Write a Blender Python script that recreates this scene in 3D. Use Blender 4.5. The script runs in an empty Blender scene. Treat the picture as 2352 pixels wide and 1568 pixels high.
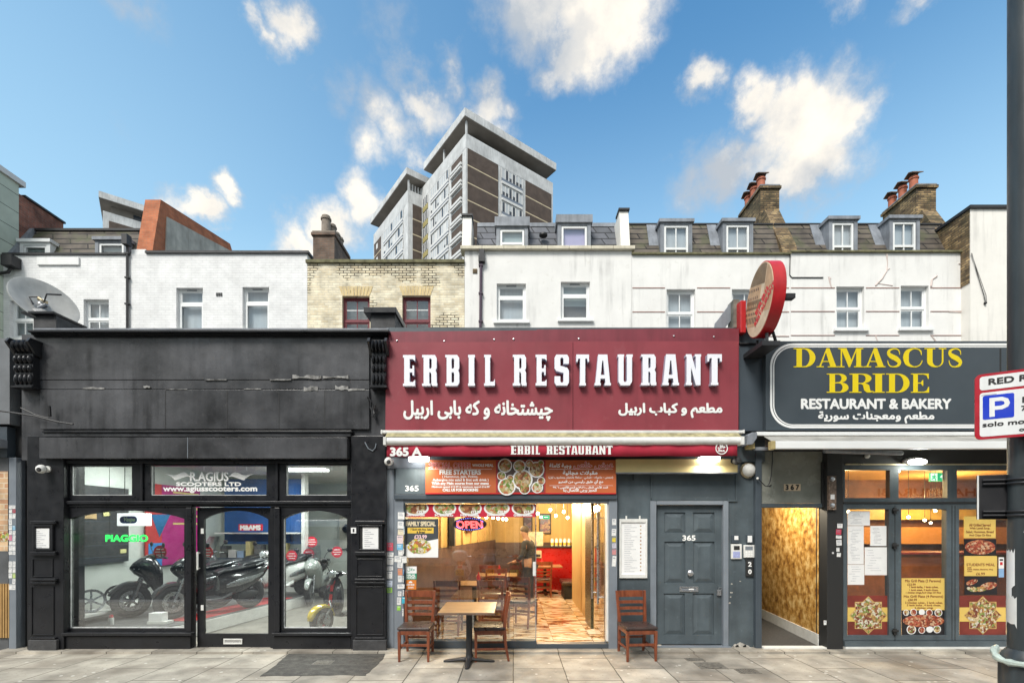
import bpy, bmesh, math, random
from mathutils import Vector, Matrix
random.seed(7)
C = bpy.context.scene.collection
SC = bpy.context.scene
R = math.radians

# ------------------------------------------------------------------ camera, light, exposure
# photograph measured on a 2352 px wide copy: 1097.6 px focal length, eye level on row 1207.4
F, CX, HY, EYE = 1097.6, 1180.0, 1207.4, 1.78
cd = bpy.data.cameras.new("camera")
cam = bpy.data.objects.new("camera", cd); C.objects.link(cam)
cam.location = (0, 0, EYE); cam.rotation_euler = (R(90), 0, 0)
cd.sensor_width = 36; cd.lens = F / 2352 * 36
cd.shift_x = (1176 - CX) / 2352; cd.shift_y = (HY - 784) / 2352
cd.clip_start = 0.05; cd.clip_end = 6000
SC.camera = cam
SUN_EL, SUN_AZ = 48, 208        # degrees; azimuth clockwise from +Y
sd = bpy.data.lights.new("sun", 'SUN'); sd.energy = 2.8; sd.angle = R(22); sd.color = (1, .955, .89)
so = bpy.data.objects.new("sun", sd); C.objects.link(so)
_d = Vector((math.sin(R(SUN_AZ)) * math.cos(R(SUN_EL)), math.cos(R(SUN_AZ)) * math.cos(R(SUN_EL)), math.sin(R(SUN_EL))))
so.rotation_euler = (-_d).to_track_quat('-Z', 'Y').to_euler(); so.location = (-6, -10, 30)
SC.view_settings.view_transform = 'Standard'; SC.view_settings.look = 'None'
SC.view_settings.exposure = 0.5; SC.view_settings.gamma = 1.0
SC.cycles.use_denoising = True
SC.cycles.max_bounces = 8; SC.cycles.transparent_max_bounces = 16
SC.cycles.glossy_bounces = 3; SC.cycles.diffuse_bounces = 4; SC.cycles.transmission_bounces = 4
SC.cycles.caustics_reflective = False; SC.cycles.caustics_refractive = False
SC.cycles.sample_clamp_indirect = 4.0

world = bpy.data.worlds.new("World"); SC.world = world; world.use_nodes = True
SKYTINT = (.66, 1.12, 1.18, 1)
def make_sky():
    nt = world.node_tree; N = nt.nodes; L = nt.links
    bg = N['Background']; bg.inputs['Strength'].default_value = 0.15
    sky = N.new('ShaderNodeTexSky'); sky.sky_type = 'NISHITA'; sky.sun_disc = False
    sky.sun_elevation = R(SUN_EL); sky.sun_rotation = R(SUN_AZ)
    sky.air_density = 1.0; sky.dust_density = 0.6; sky.ozone_density = 2.2
    tc = N.new('ShaderNodeTexCoord'); d = tc.outputs['Generated']
    def vm(op, a, b=None):
        n = N.new('ShaderNodeVectorMath'); n.operation = op
        for i, x in enumerate((a, b)):
            if x is None: continue
            if hasattr(x, 'is_linked'): L.new(x, n.inputs[i])
            else: n.inputs[i].default_value = x
        return n.outputs['Value'] if op in ('LENGTH', 'DOT_PRODUCT') else n.outputs['Vector']
    def mt(op, a, b=0.0, clamp=False):
        n = N.new('ShaderNodeMath'); n.operation = op; n.use_clamp = clamp
        for i, x in enumerate((a, b)):
            if hasattr(x, 'is_linked'): L.new(x, n.inputs[i])
            else: n.inputs[i].default_value = x
        return n.outputs[0]
    def mr(x, a, b, c, e, smooth=False):
        n = N.new('ShaderNodeMapRange'); n.clamp = True
        if smooth: n.interpolation_type = 'SMOOTHSTEP'
        L.new(x, n.inputs[0])
        for i, v in enumerate((a, b, c, e)): n.inputs[i + 1].default_value = v
        return n.outputs[0]
    def noise(vec, scale, detail=8, rough=.58, off=(0, 0, 0)):
        n = N.new('ShaderNodeTexNoise'); n.inputs['Scale'].default_value = scale
        n.inputs['Detail'].default_value = detail; n.inputs['Roughness'].default_value = rough
        L.new(vm('ADD', vec, off), n.inputs['Vector']); return n
    n1 = noise(d, 5.0, 9, .6)
    n2 = noise(d, 5.0, 9, .6, (-.03, 0.0, .035))
    warp = vm('MULTIPLY', vm('SUBTRACT', noise(d, 9.0, 9, .62).outputs['Color'], (.5, .5, .5)), (.13, .13, .13))
    dw = vm('ADD', d, warp)
    def qdir(qx, qy):
        return Vector(((qx - CX) / F, 1, (HY - qy) / F))
    def blob(qx, qy, rx, ry, w=1.0):
        v = qdir(qx, qy); l = v.length; v = v / l
        sx = 1.03 * rx / F / l; sz = 1.03 * ry / F / l
        e = vm('MULTIPLY', vm('SUBTRACT', dw, tuple(v)), (1 / sx, 1 / max(sx, sz), 1 / sz))
        return mt('MULTIPLY', mr(vm('LENGTH', e), 1.25, 0.0, 0, 1), w)
    def mx(lst):
        r = lst[0]
        for x in lst[1:]: r = mt('MAXIMUM', r, x)
        return r
    white = [blob(1370, 20, 185, 120), blob(1230, -20, 170, 110, .95), blob(1300, 110, 90, 90, .85), blob(1480, 60, 60, 70, .6),
             blob(1840, 265, 150, 105), blob(1740, 240, 75, 75, .9), blob(1930, 290, 90, 90, .85), blob(1625, 195, 72, 62, .9), blob(1680, 395, 165, 85, .88), blob(1850, 385, 150, 85, .92),
             blob(1040, 160, 55, 75, .62), blob(950, 215, 130, 55, .72), blob(880, 270, 120, 75, .68), blob(1130, 255, 85, 60, .85), blob(840, 340, 70, 55, .6), blob(800, 230, 90, 80, .5),
             blob(660, 30, 70, 60, .75), blob(600, 50, 60, 40, .55), blob(520, 430, 50, 50, .85), blob(450, 470, 80, 45, .8), blob(830, 480, 70, 90, .85), blob(770, 540, 90, 80, .85),
             blob(690, 560, 90, 60, .8), blob(940, 350, 60, 40, .62), blob(1150, 320, 60, 60, .6),
             blob(290, 10, 90, 80, .45), blob(900, 60, 130, 90, .40), blob(260, 300, 80, 60, .30), blob(1950, -10, 60, 30, .55), blob(2120, -20, 80, 40, .5)]
    grey = [blob(1180, 90, 150, 150), blob(1640, 420, 150, 110), blob(1580, 350, 90, 80, .8), blob(1800, 460, 180, 60, .7), blob(790, 180, 110, 120, .8),
            blob(290, 10, 140, 130), blob(880, 60, 200, 140), blob(250, 300, 130, 100)]
    mw, mg = mx(white), mx(grey)
    nn = mt('SUBTRACT', noise(d, 11.0, 9, .62, (3, 1, 2)).outputs['Fac'], .5)
    dens = mt('ADD', mw, mt('MULTIPLY', nn, .9))
    dens = mr(dens, .18, .72, 0, 1, True)
    # unseen white cloud added behind the viewer and overhead for soft neutral light
    sep = N.new('ShaderNodeSeparateXYZ'); L.new(d, sep.inputs[0])
    back = mr(sep.outputs['Y'], .22, -.15, 0, .78, True)
    backn = mt('MULTIPLY', back, mr(n1.outputs['Fac'], .30, .55, .35, 1))
    # pale milky air near the horizon
    hz = mr(sep.outputs['Z'], .74, .20, 0, .92, True)
    lf = mr(sep.outputs['X'], .3, -.7, 0, .72, True)
    hz = mt('MAXIMUM', hz, mt('MULTIPLY', lf, mr(sep.outputs['Z'], .85, .3, .15, 1)))
    dens = mt('MAXIMUM', dens, backn)
    lit = mr(mt('SUBTRACT', n1.outputs['Fac'], n2.outputs['Fac']), -.07, .09, 0, 1)
    sh = mt('ADD', mt('MULTIPLY', lit, .45), mr(dens, .2, .9, .1, .65))
    sh = mt('SUBTRACT', sh, mt('MULTIPLY', mg, 1.1), True)
    def mix(f, a, b):
        n = N.new('ShaderNodeMix'); n.data_type = 'RGBA'
        if hasattr(f, 'is_linked'): L.new(f, n.inputs[0])
        else: n.inputs[0].default_value = f
        for i, x in ((6, a), (7, b)):
            if hasattr(x, 'is_linked'): L.new(x, n.inputs[i])
            else: n.inputs[i].default_value = x
        return n.outputs[2]
    ccol = mix(sh, (2.5, 2.75, 3.05, 1), (5.7, 5.25, 4.55, 1))
    tint = N.new('ShaderNodeMix'); tint.data_type = 'RGBA'; tint.blend_type = 'MULTIPLY'; tint.inputs[0].default_value = 1
    L.new(sky.outputs[0], tint.inputs[6]); tint.inputs[7].default_value = SKYTINT
    base = mix(hz, tint.outputs[2], (2.9, 4.25, 4.95, 1))
    L.new(mix(dens, base, ccol), bg.inputs['Color'])

make_sky()

# ------------------------------------------------------------------ measured picture rows -> metres
def X(q, Y): return (q - CX) / F * Y
def Z(q, Y): return EYE - (q - HY) / F * Y
FY = 6.86          # the shop fronts
TY = 14.5          # the terrace behind them

# ------------------------------------------------------------------ scene bookkeeping
def tag(o, label=None, cat=None, group=None, kind=None):
    if label: o['label'] = label
    if cat: o['category'] = cat
    if group: o['group'] = group
    if kind: o['kind'] = kind
    return o
ROOTLOC = {}
def thing(name, label, cat, loc=(0, 0, 0), rz=0, group=None):
    o = bpy.data.objects.new(name, None); C.objects.link(o)
    o.empty_display_size = .1
    o.location = loc; o.rotation_euler = (0, 0, rz)
    ROOTLOC[o.name] = Vector(loc)
    return tag(o, label, cat, group)
def rootloc(o):
    while o.parent: o = o.parent
    return ROOTLOC.get(o.name, Vector((0, 0, 0)))
def copy_tree(o, parent=None):
    c = o.copy(); C.objects.link(c)
    if parent is not None: c.parent = parent
    for ch in list(o.children): copy_tree(ch, c)
    return c
def place(o, loc, rz=None, label=None, group=None):
    o.location = loc; ROOTLOC[o.name] = Vector(loc)
    if rz is not None: o.rotation_euler = (0, 0, rz)
    if label: o['label'] = label
    if group: o['group'] = group
    return o

class MB:
    "collects shapes, then links them as one mesh object"
    def __init__(s): s.v = []; s.f = []; s.mi = []; s.mats = []
    def _m(s, m):
        if m not in s.mats: s.mats.append(m)
        return s.mats.index(m)
    def add(s, vs, fs, m):
        b = len(s.v); s.v.extend([tuple(v) for v in vs]); k = s._m(m)
        for f in fs: s.f.append(tuple(b + i for i in f)); s.mi.append(k)
        return s
    def box(s, x0, x1, y0, y1, z0, z1, m):
        if x0 > x1: x0, x1 = x1, x0
        if y0 > y1: y0, y1 = y1, y0
        if z0 > z1: z0, z1 = z1, z0
        vs = [(x, y, z) for z in (z0, z1) for y in (y0, y1) for x in (x0, x1)]
        return s.add(vs, [(0, 2, 3, 1), (4, 5, 7, 6), (0, 1, 5, 4), (2, 6, 7, 3), (0, 4, 6, 2), (1, 3, 7, 5)], m)
    def qb(s, qx0, qy0, qx1, qy1, Y, dep, m):
        "box whose front face (at depth Y) covers that picture rectangle; dep metres deep"
        return s.box(X(qx0, Y), X(qx1, Y), Y, Y + dep, Z(qy1, Y), Z(qy0, Y), m)
    def quad(s, a, b, c, d, m): return s.add([a, b, c, d], [(0, 1, 2, 3)], m)
    def prism(s, pts, y0, y1, m):
        "polygon of (x, z) points extruded along y"
        n = len(pts)
        vs = [(x, y0, z) for x, z in pts] + [(x, y1, z) for x, z in pts]
        fs = [tuple(range(n)), tuple(range(2 * n - 1, n - 1, -1))] + [(i, i + n, (i + 1) % n + n, (i + 1) % n) for i in range(n)]
        return s.add(vs, fs, m)
    def prismx(s, pts, x0, x1, m):
        "polygon of (y, z) points extruded along x"
        n = len(pts)
        vs = [(x0, y, z) for y, z in pts] + [(x1, y, z) for y, z in pts]
        fs = [tuple(range(n)), tuple(range(2 * n - 1, n - 1, -1))] + [(i, i + n, (i + 1) % n + n, (i + 1) % n) for i in range(n)]
        return s.add(vs, fs, m)
    def prismz(s, pts, z0, z1, m):
        n = len(pts)
        vs = [(x, y, z0) for x, y in pts] + [(x, y, z1) for x, y in pts]
        fs = [tuple(range(n)), tuple(range(2 * n - 1, n - 1, -1))] + [(i, i + n, (i + 1) % n + n, (i + 1) % n) for i in range(n)]
        return s.add(vs, fs, m)
    def tube(s, pts, r, m, n=8, cap=True):
        pts = [Vector(p) for p in pts]; k = len(pts)
        rs = r if isinstance(r, (list, tuple)) else [r] * k
        vs = []; up = None
        for i, p in enumerate(pts):
            t = (pts[min(i + 1, k - 1)] - pts[max(i - 1, 0)]).normalized()
            if up is None:
                up = Vector((0, 0, 1)) if abs(t.z) < .9 else Vector((1, 0, 0))
            a = t.cross(up).normalized(); up = a.cross(t).normalized()
            for j in range(n):
                w = 2 * math.pi * j / n
                vs.append(p + (a * math.cos(w) + up * math.sin(w)) * rs[i])
        fs = [(i * n + j, i * n + (j + 1) % n, (i + 1) * n + (j + 1) % n, (i + 1) * n + j) for i in range(k - 1) for j in range(n)]
        if cap: fs += [tuple(range(n - 1, -1, -1)), tuple((k - 1) * n + j for j in range(n))]
        return s.add(vs, fs, m)
    def lathe(s, prof, c, m, axis='z', n=16):
        "profile of (radius, height) turned round an axis through c"
        vs = []; k = len(prof); c = Vector(c)
        for r, h in prof:
            for j in range(n):
                w = 2 * math.pi * j / n; a, b = r * math.cos(w), r * math.sin(w)
                vs.append(c + Vector({'z': (a, b, h), 'y': (a, h, b), 'x': (h, a, b)}[axis]))
        fs = [(i * n + j, i * n + (j + 1) % n, (i + 1) * n + (j + 1) % n, (i + 1) * n + j) for i in range(k - 1) for j in range(n)]
        ring = abs(prof[0][0] - prof[-1][0]) + abs(prof[0][1] - prof[-1][1]) < 1e-5
        if prof[0][0] > 1e-4 and not ring: fs.append(tuple(range(n - 1, -1, -1)))
        if prof[-1][0] > 1e-4 and not ring: fs.append(tuple((k - 1) * n + j for j in range(n)))
        return s.add(vs, fs, m)
    def ball(s, c, r, m, n=12, sc=(1, 1, 1)):
        c = Vector(c); h = n // 2; vs = []
        for i in range(h + 1):
            a = math.pi * i / h
            for j in range(n):
                w = 2 * math.pi * j / n
                vs.append(c + Vector((math.sin(a) * math.cos(w) * sc[0], math.sin(a) * math.sin(w) * sc[1], math.cos(a) * sc[2])) * r)
        fs = [(i * n + j, (i + 1) * n + j, (i + 1) * n + (j + 1) % n, i * n + (j + 1) % n) for i in range(h) for j in range(n)]
        return s.add(vs, fs, m)
    def loft(s, sec, m, n=14, p=2.6):
        "closed rounded body along x; sections (x, half width, z low, z high[, y centre])"
        vs = []
        for st in sec:
            x, w, z0, z1 = st[:4]; yc = st[4] if len(st) > 4 else 0
            for j in range(n):
                a = 2 * math.pi * j / n; ca, sa = math.cos(a), math.sin(a)
                vs.append((x, yc + w * math.copysign(abs(ca) ** (2 / p), ca), (z0 + z1) / 2 + (z1 - z0) / 2 * math.copysign(abs(sa) ** (2 / p), sa)))
        k = len(sec)
        fs = [(i * n + j, i * n + (j + 1) % n, (i + 1) * n + (j + 1) % n, (i + 1) * n + j) for i in range(k - 1) for j in range(n)]
        fs += [tuple(range(n - 1, -1, -1)), tuple((k - 1) * n + j for j in range(n))]
        return s.add(vs, fs, m)
    def xform(s, M):
        s.v = [tuple(M @ Vector(v)) for v in s.v]; return s
    def merge(s, o, M=None):
        b = len(s.v)
        s.v.extend([tuple(M @ Vector(v)) if M is not None else v for v in o.v])
        for f, k in zip(o.f, o.mi): s.f.append(tuple(b + i for i in f)); s.mi.append(s._m(o.mats[k]))
        return s
    def build(s, name, parent=None, label=None, cat=None, group=None, kind=None, smooth=False, bevel=0, local=False, sub=0):
        me = bpy.data.meshes.new(name)
        off = Vector((0, 0, 0))
        if parent is not None:
            if not local: off = rootloc(parent)
        elif kind is None and not local and s.v:
            xs = [v[0] for v in s.v]; ys = [v[1] for v in s.v]; zs = [v[2] for v in s.v]
            off = Vector(((min(xs) + max(xs)) / 2, (min(ys) + max(ys)) / 2, min(zs)))
        me.from_pydata([(v[0] - off.x, v[1] - off.y, v[2] - off.z) for v in s.v], [], s.f)
        for mm in s.mats: me.materials.append(mm)
        me.polygons.foreach_set('material_index', s.mi)
        bm = bmesh.new(); bm.from_mesh(me); bmesh.ops.recalc_face_normals(bm, faces=bm.faces[:]); bm.to_mesh(me); bm.free()
        if smooth:
            me.shade_smooth(); me.set_sharp_from_angle(angle=R(38))
        o = bpy.data.objects.new(name, me); C.objects.link(o)
        if parent is not None: o.parent = parent
        else: o.location = off; ROOTLOC[o.name] = off.copy()
        if bevel:
            b = o.modifiers.new('bevel', 'BEVEL'); b.width = bevel; b.segments = 2; b.limit_method = 'ANGLE'; b.angle_limit = R(50)
        if sub:
            b = o.modifiers.new('sub', 'SUBSURF'); b.levels = sub; b.render_levels = sub
        return tag(o, label, cat, group, kind)

def bez(p0, p1, p2, n=10):
    p0, p1, p2 = Vector(p0), Vector(p1), Vector(p2)
    return [p0 * (1 - t) ** 2 + p1 * 2 * t * (1 - t) + p2 * t * t for t in [i / n for i in range(n + 1)]]

# ------------------------------------------------------------------ materials
MATS = {}
def mat(name, col, rough=.6, metal=0.0, var=.10, vs=5.0, bump=0.0, bs=60.0, streak=0.0, spec=.5, emit=None, es=0.0, coat=0.0, spots=0.0, spotcol=(.5, .5, .5), stretch=None, drip=0.0):
    if name in MATS: return MATS[name]
    m = bpy.data.materials.new(name); m.use_nodes = True; nt = m.node_tree; N = nt.nodes; L = nt.links
    b = N['Principled BSDF']; b.inputs['Roughness'].default_value = rough; b.inputs['Metallic'].default_value = metal
    b.inputs['Specular IOR Level'].default_value = spec
    if coat: b.inputs['Coat Weight'].default_value = coat; b.inputs['Coat Roughness'].default_value = .08
    b.inputs['Base Color'].default_value = (*col, 1)
    if emit is not None:
        b.inputs['Emission Color'].default_value = (*emit, 1); b.inputs['Emission Strength'].default_value = es
    g = N.new('ShaderNodeNewGeometry')
    src = None
    def nz(scale, detail, vec=None):
        n = N.new('ShaderNodeTexNoise'); n.inputs['Scale'].default_value = scale; n.inputs['Detail'].default_value = detail
        n.inputs['Roughness'].default_value = .6
        L.new(vec or g.outputs['Position'], n.inputs['Vector']); return n.outputs['Fac']
    def rng(x, a, bb, c, d):
        n = N.new('ShaderNodeMapRange'); L.new(x, n.inputs[0])
        for i, v in enumerate((a, bb, c, d)): n.inputs[i + 1].default_value = v
        return n.outputs[0]
    def mul(a, bb):
        n = N.new('ShaderNodeMath'); n.operation = 'MULTIPLY'; L.new(a, n.inputs[0]); L.new(bb, n.inputs[1]); return n.outputs[0]
    if var:
        vec = None
        if stretch:
            mp = N.new('ShaderNodeMapping'); mp.inputs['Scale'].default_value = stretch
            L.new(g.outputs['Position'], mp.inputs[0]); vec = mp.outputs[0]
        src = rng(nz(vs, 6, vec), .3, .7, 1 - var, 1 + var)
    if streak:
        mp = N.new('ShaderNodeMapping'); mp.inputs['Scale'].default_value = (7, 7, .55); L.new(g.outputs['Position'], mp.inputs[0])
        st = rng(nz(1.3, 5, mp.outputs[0]), .42, .72, 1.0, 1 - streak); src = mul(src, st) if src else st
    if drip:                       # separate run-down stains, only in some places
        mp = N.new('ShaderNodeMapping'); mp.inputs['Scale'].default_value = (5.5, 5.5, .45); L.new(g.outputs['Position'], mp.inputs[0])
        st = rng(mul(rng(nz(1.0, 6, mp.outputs[0]), .50, .70, 0, 1), rng(nz(.55, 4), .44, .62, 0, 1)), 0, 1, 1, 1 - drip); src = mul(src, st) if src else st
    if src:
        v = N.new('ShaderNodeVectorMath'); v.operation = 'SCALE'; v.inputs[0].default_value = col; L.new(src, v.inputs['Scale'])
        out = v.outputs[0]
        if spots:
            mx = N.new('ShaderNodeMix'); mx.data_type = 'RGBA'
            L.new(rng(nz(vs * 5, 3), .64, .70, 0, spots), mx.inputs[0]); L.new(out, mx.inputs[6]); mx.inputs[7].default_value = (*spotcol, 1)
            out = mx.outputs[2]
        L.new(out, b.inputs['Base Color'])
        rr = rng(nz(vs * 1.7, 4), .3, .7, max(.02, rough - .1), min(1, rough + .12)); L.new(rr, b.inputs['Roughness'])
    if bump:
        bp = N.new('ShaderNodeBump'); bp.inputs['Strength'].default_value = bump; bp.inputs['Distance'].default_value = .01
        L.new(nz(bs, 4), bp.inputs['Height']); L.new(bp.outputs[0], b.inputs['Normal'])
    MATS[name] = m; return m

def brick(name, c1, c2, mort, bw=.225, rh=.075, ms=.008, rough=.85, bump=.6, axes='xyz', var=.25, dark=None, offset=.5, moss=None, gum=False):
    m = bpy.data.materials.new(name); m.use_nodes = True; nt = m.node_tree; N = nt.nodes; L = nt.links
    b = N['Principled BSDF']; b.inputs['Roughness'].default_value = rough
    g = N.new('ShaderNodeNewGeometry'); s = N.new('ShaderNodeSeparateXYZ'); L.new(g.outputs['Position'], s.inputs[0])
    cb = N.new('ShaderNodeCombineXYZ')
    if axes == 'xyz':
        a = N.new('ShaderNodeMath'); a.operation = 'ADD'; L.new(s.outputs[0], a.inputs[0]); L.new(s.outputs[1], a.inputs[1])
        L.new(a.outputs[0], cb.inputs[0]); L.new(s.outputs[2], cb.inputs[1])
    elif axes == 'yx':
        L.new(s.outputs[1], cb.inputs[0]); L.new(s.outputs[0], cb.inputs[1])
    else:
        L.new(s.outputs[0], cb.inputs[0]); L.new(s.outputs[1], cb.inputs[1])
    def nz(scale, detail=5):
        n = N.new('ShaderNodeTexNoise'); n.inputs['Scale'].default_value = scale; n.inputs['Detail'].default_value = detail
        L.new(g.outputs['Position'], n.inputs['Vector']); return n
    wob = nz(9); wv = N.new('ShaderNodeVectorMath'); wv.operation = 'MULTIPLY_ADD'
    L.new(wob.outputs['Color'], wv.inputs[0]); wv.inputs[1].default_value = (.012, .012, 0); L.new(cb.outputs[0], wv.inputs[2])
    t = N.new('ShaderNodeTexBrick'); L.new(wv.outputs[0], t.inputs['Vector'])
    t.inputs['Scale'].default_value = 1; t.inputs['Brick Width'].default_value = bw; t.inputs['Row Height'].default_value = rh
    t.inputs['Mortar Size'].default_value = ms; t.inputs['Mortar Smooth'].default_value = .3; t.offset = offset
    t.inputs['Color1'].default_value = (*c1, 1); t.inputs['Color2'].default_value = (*c2, 1); t.inputs['Mortar'].default_value = (*mort, 1)
    def rng(x, a, bb, c, d):
        n = N.new('ShaderNodeMapRange'); L.new(x, n.inputs[0])
        for i, v in enumerate((a, bb, c, d)): n.inputs[i + 1].default_value = v
        return n.outputs[0]
    def mix(f, a, bb):
        n = N.new('ShaderNodeMix'); n.data_type = 'RGBA'; L.new(f, n.inputs[0])
        for i, x in ((6, a), (7, bb)):
            if hasattr(x, 'is_linked'): L.new(x, n.inputs[i])
            else: n.inputs[i].default_value = x
        return n.outputs[2]
    if dark:                       # raked-out black joints in weathered patches
        dc, z0, z1 = dark
        zz = rng(s.outputs[2], z0, z1, 0, .30)
        a = N.new('ShaderNodeMath'); a.operation = 'ADD'; L.new(nz(.75, 3).outputs['Fac'], a.inputs[0]); L.new(zz, a.inputs[1])
        L.new(mix(rng(a.outputs[0], .575, .605, 0, 1), (*mort, 1), (*dc, 1)), t.inputs['Mortar'])
    v = N.new('ShaderNodeVectorMath'); v.operation = 'SCALE'; L.new(t.outputs['Color'], v.inputs[0])
    L.new(rng(nz(3.2, 8).outputs['Fac'], .3, .7, 1 - var, 1 + var), v.inputs['Scale'])
    out = v.outputs[0]
    if gum:                        # trodden gum, dark damp stains
        vo = N.new('ShaderNodeTexVoronoi'); vo.inputs['Scale'].default_value = 5.5; L.new(g.outputs['Position'], vo.inputs['Vector'])
        out = mix(rng(nz(1.1, 7).outputs['Fac'], .52, .68, 0, .55), out, (.13, .105, .08, 1))
        out = mix(rng(nz(26, 3).outputs['Fac'], .62, .68, 0, .5), out, (.16, .14, .11, 1))
        out = mix(rng(vo.outputs['Distance'], .085, .12, .8, 0), out, (.62, .60, .55, 1))
    if moss: out = mix(rng(nz(2.2, 6).outputs['Fac'], .5, .66, 0, .7), out, (*moss, 1))
    L.new(out, b.inputs['Base Color'])
    bp = N.new('ShaderNodeBump'); bp.inputs['Strength'].default_value = bump; bp.inputs['Distance'].default_value = .012; bp.invert = True
    ad = N.new('ShaderNodeMath'); ad.operation = 'MULTIPLY_ADD'; L.new(nz(45).outputs['Fac'], ad.inputs[0]); ad.inputs[1].default_value = -.5
    L.new(t.outputs['Fac'], ad.inputs[2]); L.new(ad.outputs[0], bp.inputs['Height']); L.new(bp.outputs[0], b.inputs['Normal'])
    MATS[name] = m; return m

def glass(name, tint=(.93, .96, .95), base=.03, ior=1.5, rough=0.0):
    m = bpy.data.materials.new(name); m.use_nodes = True; nt = m.node_tree; N = nt.nodes; L = nt.links
    N.remove(N['Principled BSDF'])
    tr = N.new('ShaderNodeBsdfTransparent'); tr.inputs[0].default_value = (*tint, 1)
    gl = N.new('ShaderNodeBsdfGlossy'); gl.inputs['Roughness'].default_value = rough; gl.inputs[0].default_value = (1, 1, 1, 1)
    f0 = ((ior - 1) / (ior + 1)) ** 2 + base
    g = N.new('ShaderNodeNewGeometry'); dt = N.new('ShaderNodeVectorMath'); dt.operation = 'DOT_PRODUCT'; L.new(g.outputs['Incoming'], dt.inputs[0]); L.new(g.outputs['Normal'], dt.inputs[1])
    def mth(op, x, y):
        n = N.new('ShaderNodeMath'); n.operation = op
        for i, v in enumerate((x, y)):
            if hasattr(v, 'is_linked'): L.new(v, n.inputs[i])
            elif v is not None: n.inputs[i].default_value = v
        return n.outputs[0]
    c = mth('ABSOLUTE', dt.outputs['Value'], None); fz = mth('POWER', mth('SUBTRACT', 1.0, c), 5.0)
    ad = N.new('ShaderNodeMath'); ad.operation = 'MULTIPLY_ADD'; L.new(fz, ad.inputs[0]); ad.inputs[1].default_value = 1 - f0; ad.inputs[2].default_value = f0
    mx = N.new('ShaderNodeMixShader'); L.new(ad.outputs[0], mx.inputs[0]); L.new(tr.outputs[0], mx.inputs[1]); L.new(gl.outputs[0], mx.inputs[2])
    L.new(mx.outputs[0], N['Material Output'].inputs[0])
    MATS[name] = m; return m

def emis(name, col, s):
    m = bpy.data.materials.new(name); m.use_nodes = True; b = m.node_tree.nodes['Principled BSDF']
    b.inputs['Base Color'].default_value = (*col, 1); b.inputs['Emission Color'].default_value = (*col, 1); b.inputs['Emission Strength'].default_value = s
    MATS[name] = m; return m

def food(name, cols, scale=30.0, rough=.45, bg=None):
    "a printed photograph of food: patches of several colours"
    m = bpy.data.materials.new(name); m.use_nodes = True; nt = m.node_tree; N = nt.nodes; L = nt.links
    b = N['Principled BSDF']; b.inputs['Roughness'].default_value = rough
    g = N.new('ShaderNodeNewGeometry')
    nz = N.new('ShaderNodeTexNoise'); nz.inputs['Scale'].default_value = scale * .6; nz.inputs['Detail'].default_value = 3; L.new(g.outputs['Position'], nz.inputs['Vector'])
    ma = N.new('ShaderNodeVectorMath'); ma.operation = 'MULTIPLY_ADD'; L.new(nz.outputs['Color'], ma.inputs[0]); ma.inputs[1].default_value = (.05,) * 3; L.new(g.outputs['Position'], ma.inputs[2])
    vo = N.new('ShaderNodeTexVoronoi'); vo.inputs['Scale'].default_value = scale; L.new(ma.outputs[0], vo.inputs['Vector'])
    sp = N.new('ShaderNodeSeparateColor'); L.new(vo.outputs['Color'], sp.inputs[0])
    cr = N.new('ShaderNodeValToRGB'); cr.color_ramp.interpolation = 'CONSTANT'
    el = cr.color_ramp.elements
    for i, c in enumerate(cols):
        e = el[i] if i < 2 else el.new(i / len(cols))
        e.position = i / len(cols); e.color = (*c, 1)
    L.new(sp.outputs[0], cr.inputs[0])
    v = N.new('ShaderNodeVectorMath'); v.operation = 'SCALE'; L.new(cr.outputs[0], v.inputs[0])
    n2 = N.new('ShaderNodeTexNoise'); n2.inputs['Scale'].default_value = scale * 3; n2.inputs['Detail'].default_value = 4; L.new(g.outputs['Position'], n2.inputs['Vector'])
    mr = N.new('ShaderNodeMapRange'); L.new(n2.outputs[0], mr.inputs[0])
    for i, q in enumerate((.3, .7, .45, 1.35)): mr.inputs[i + 1].default_value = q
    L.new(mr.outputs[0], v.inputs['Scale']); L.new(v.outputs[0], b.inputs['Base Color'])
    MATS[name] = m; return m

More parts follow.
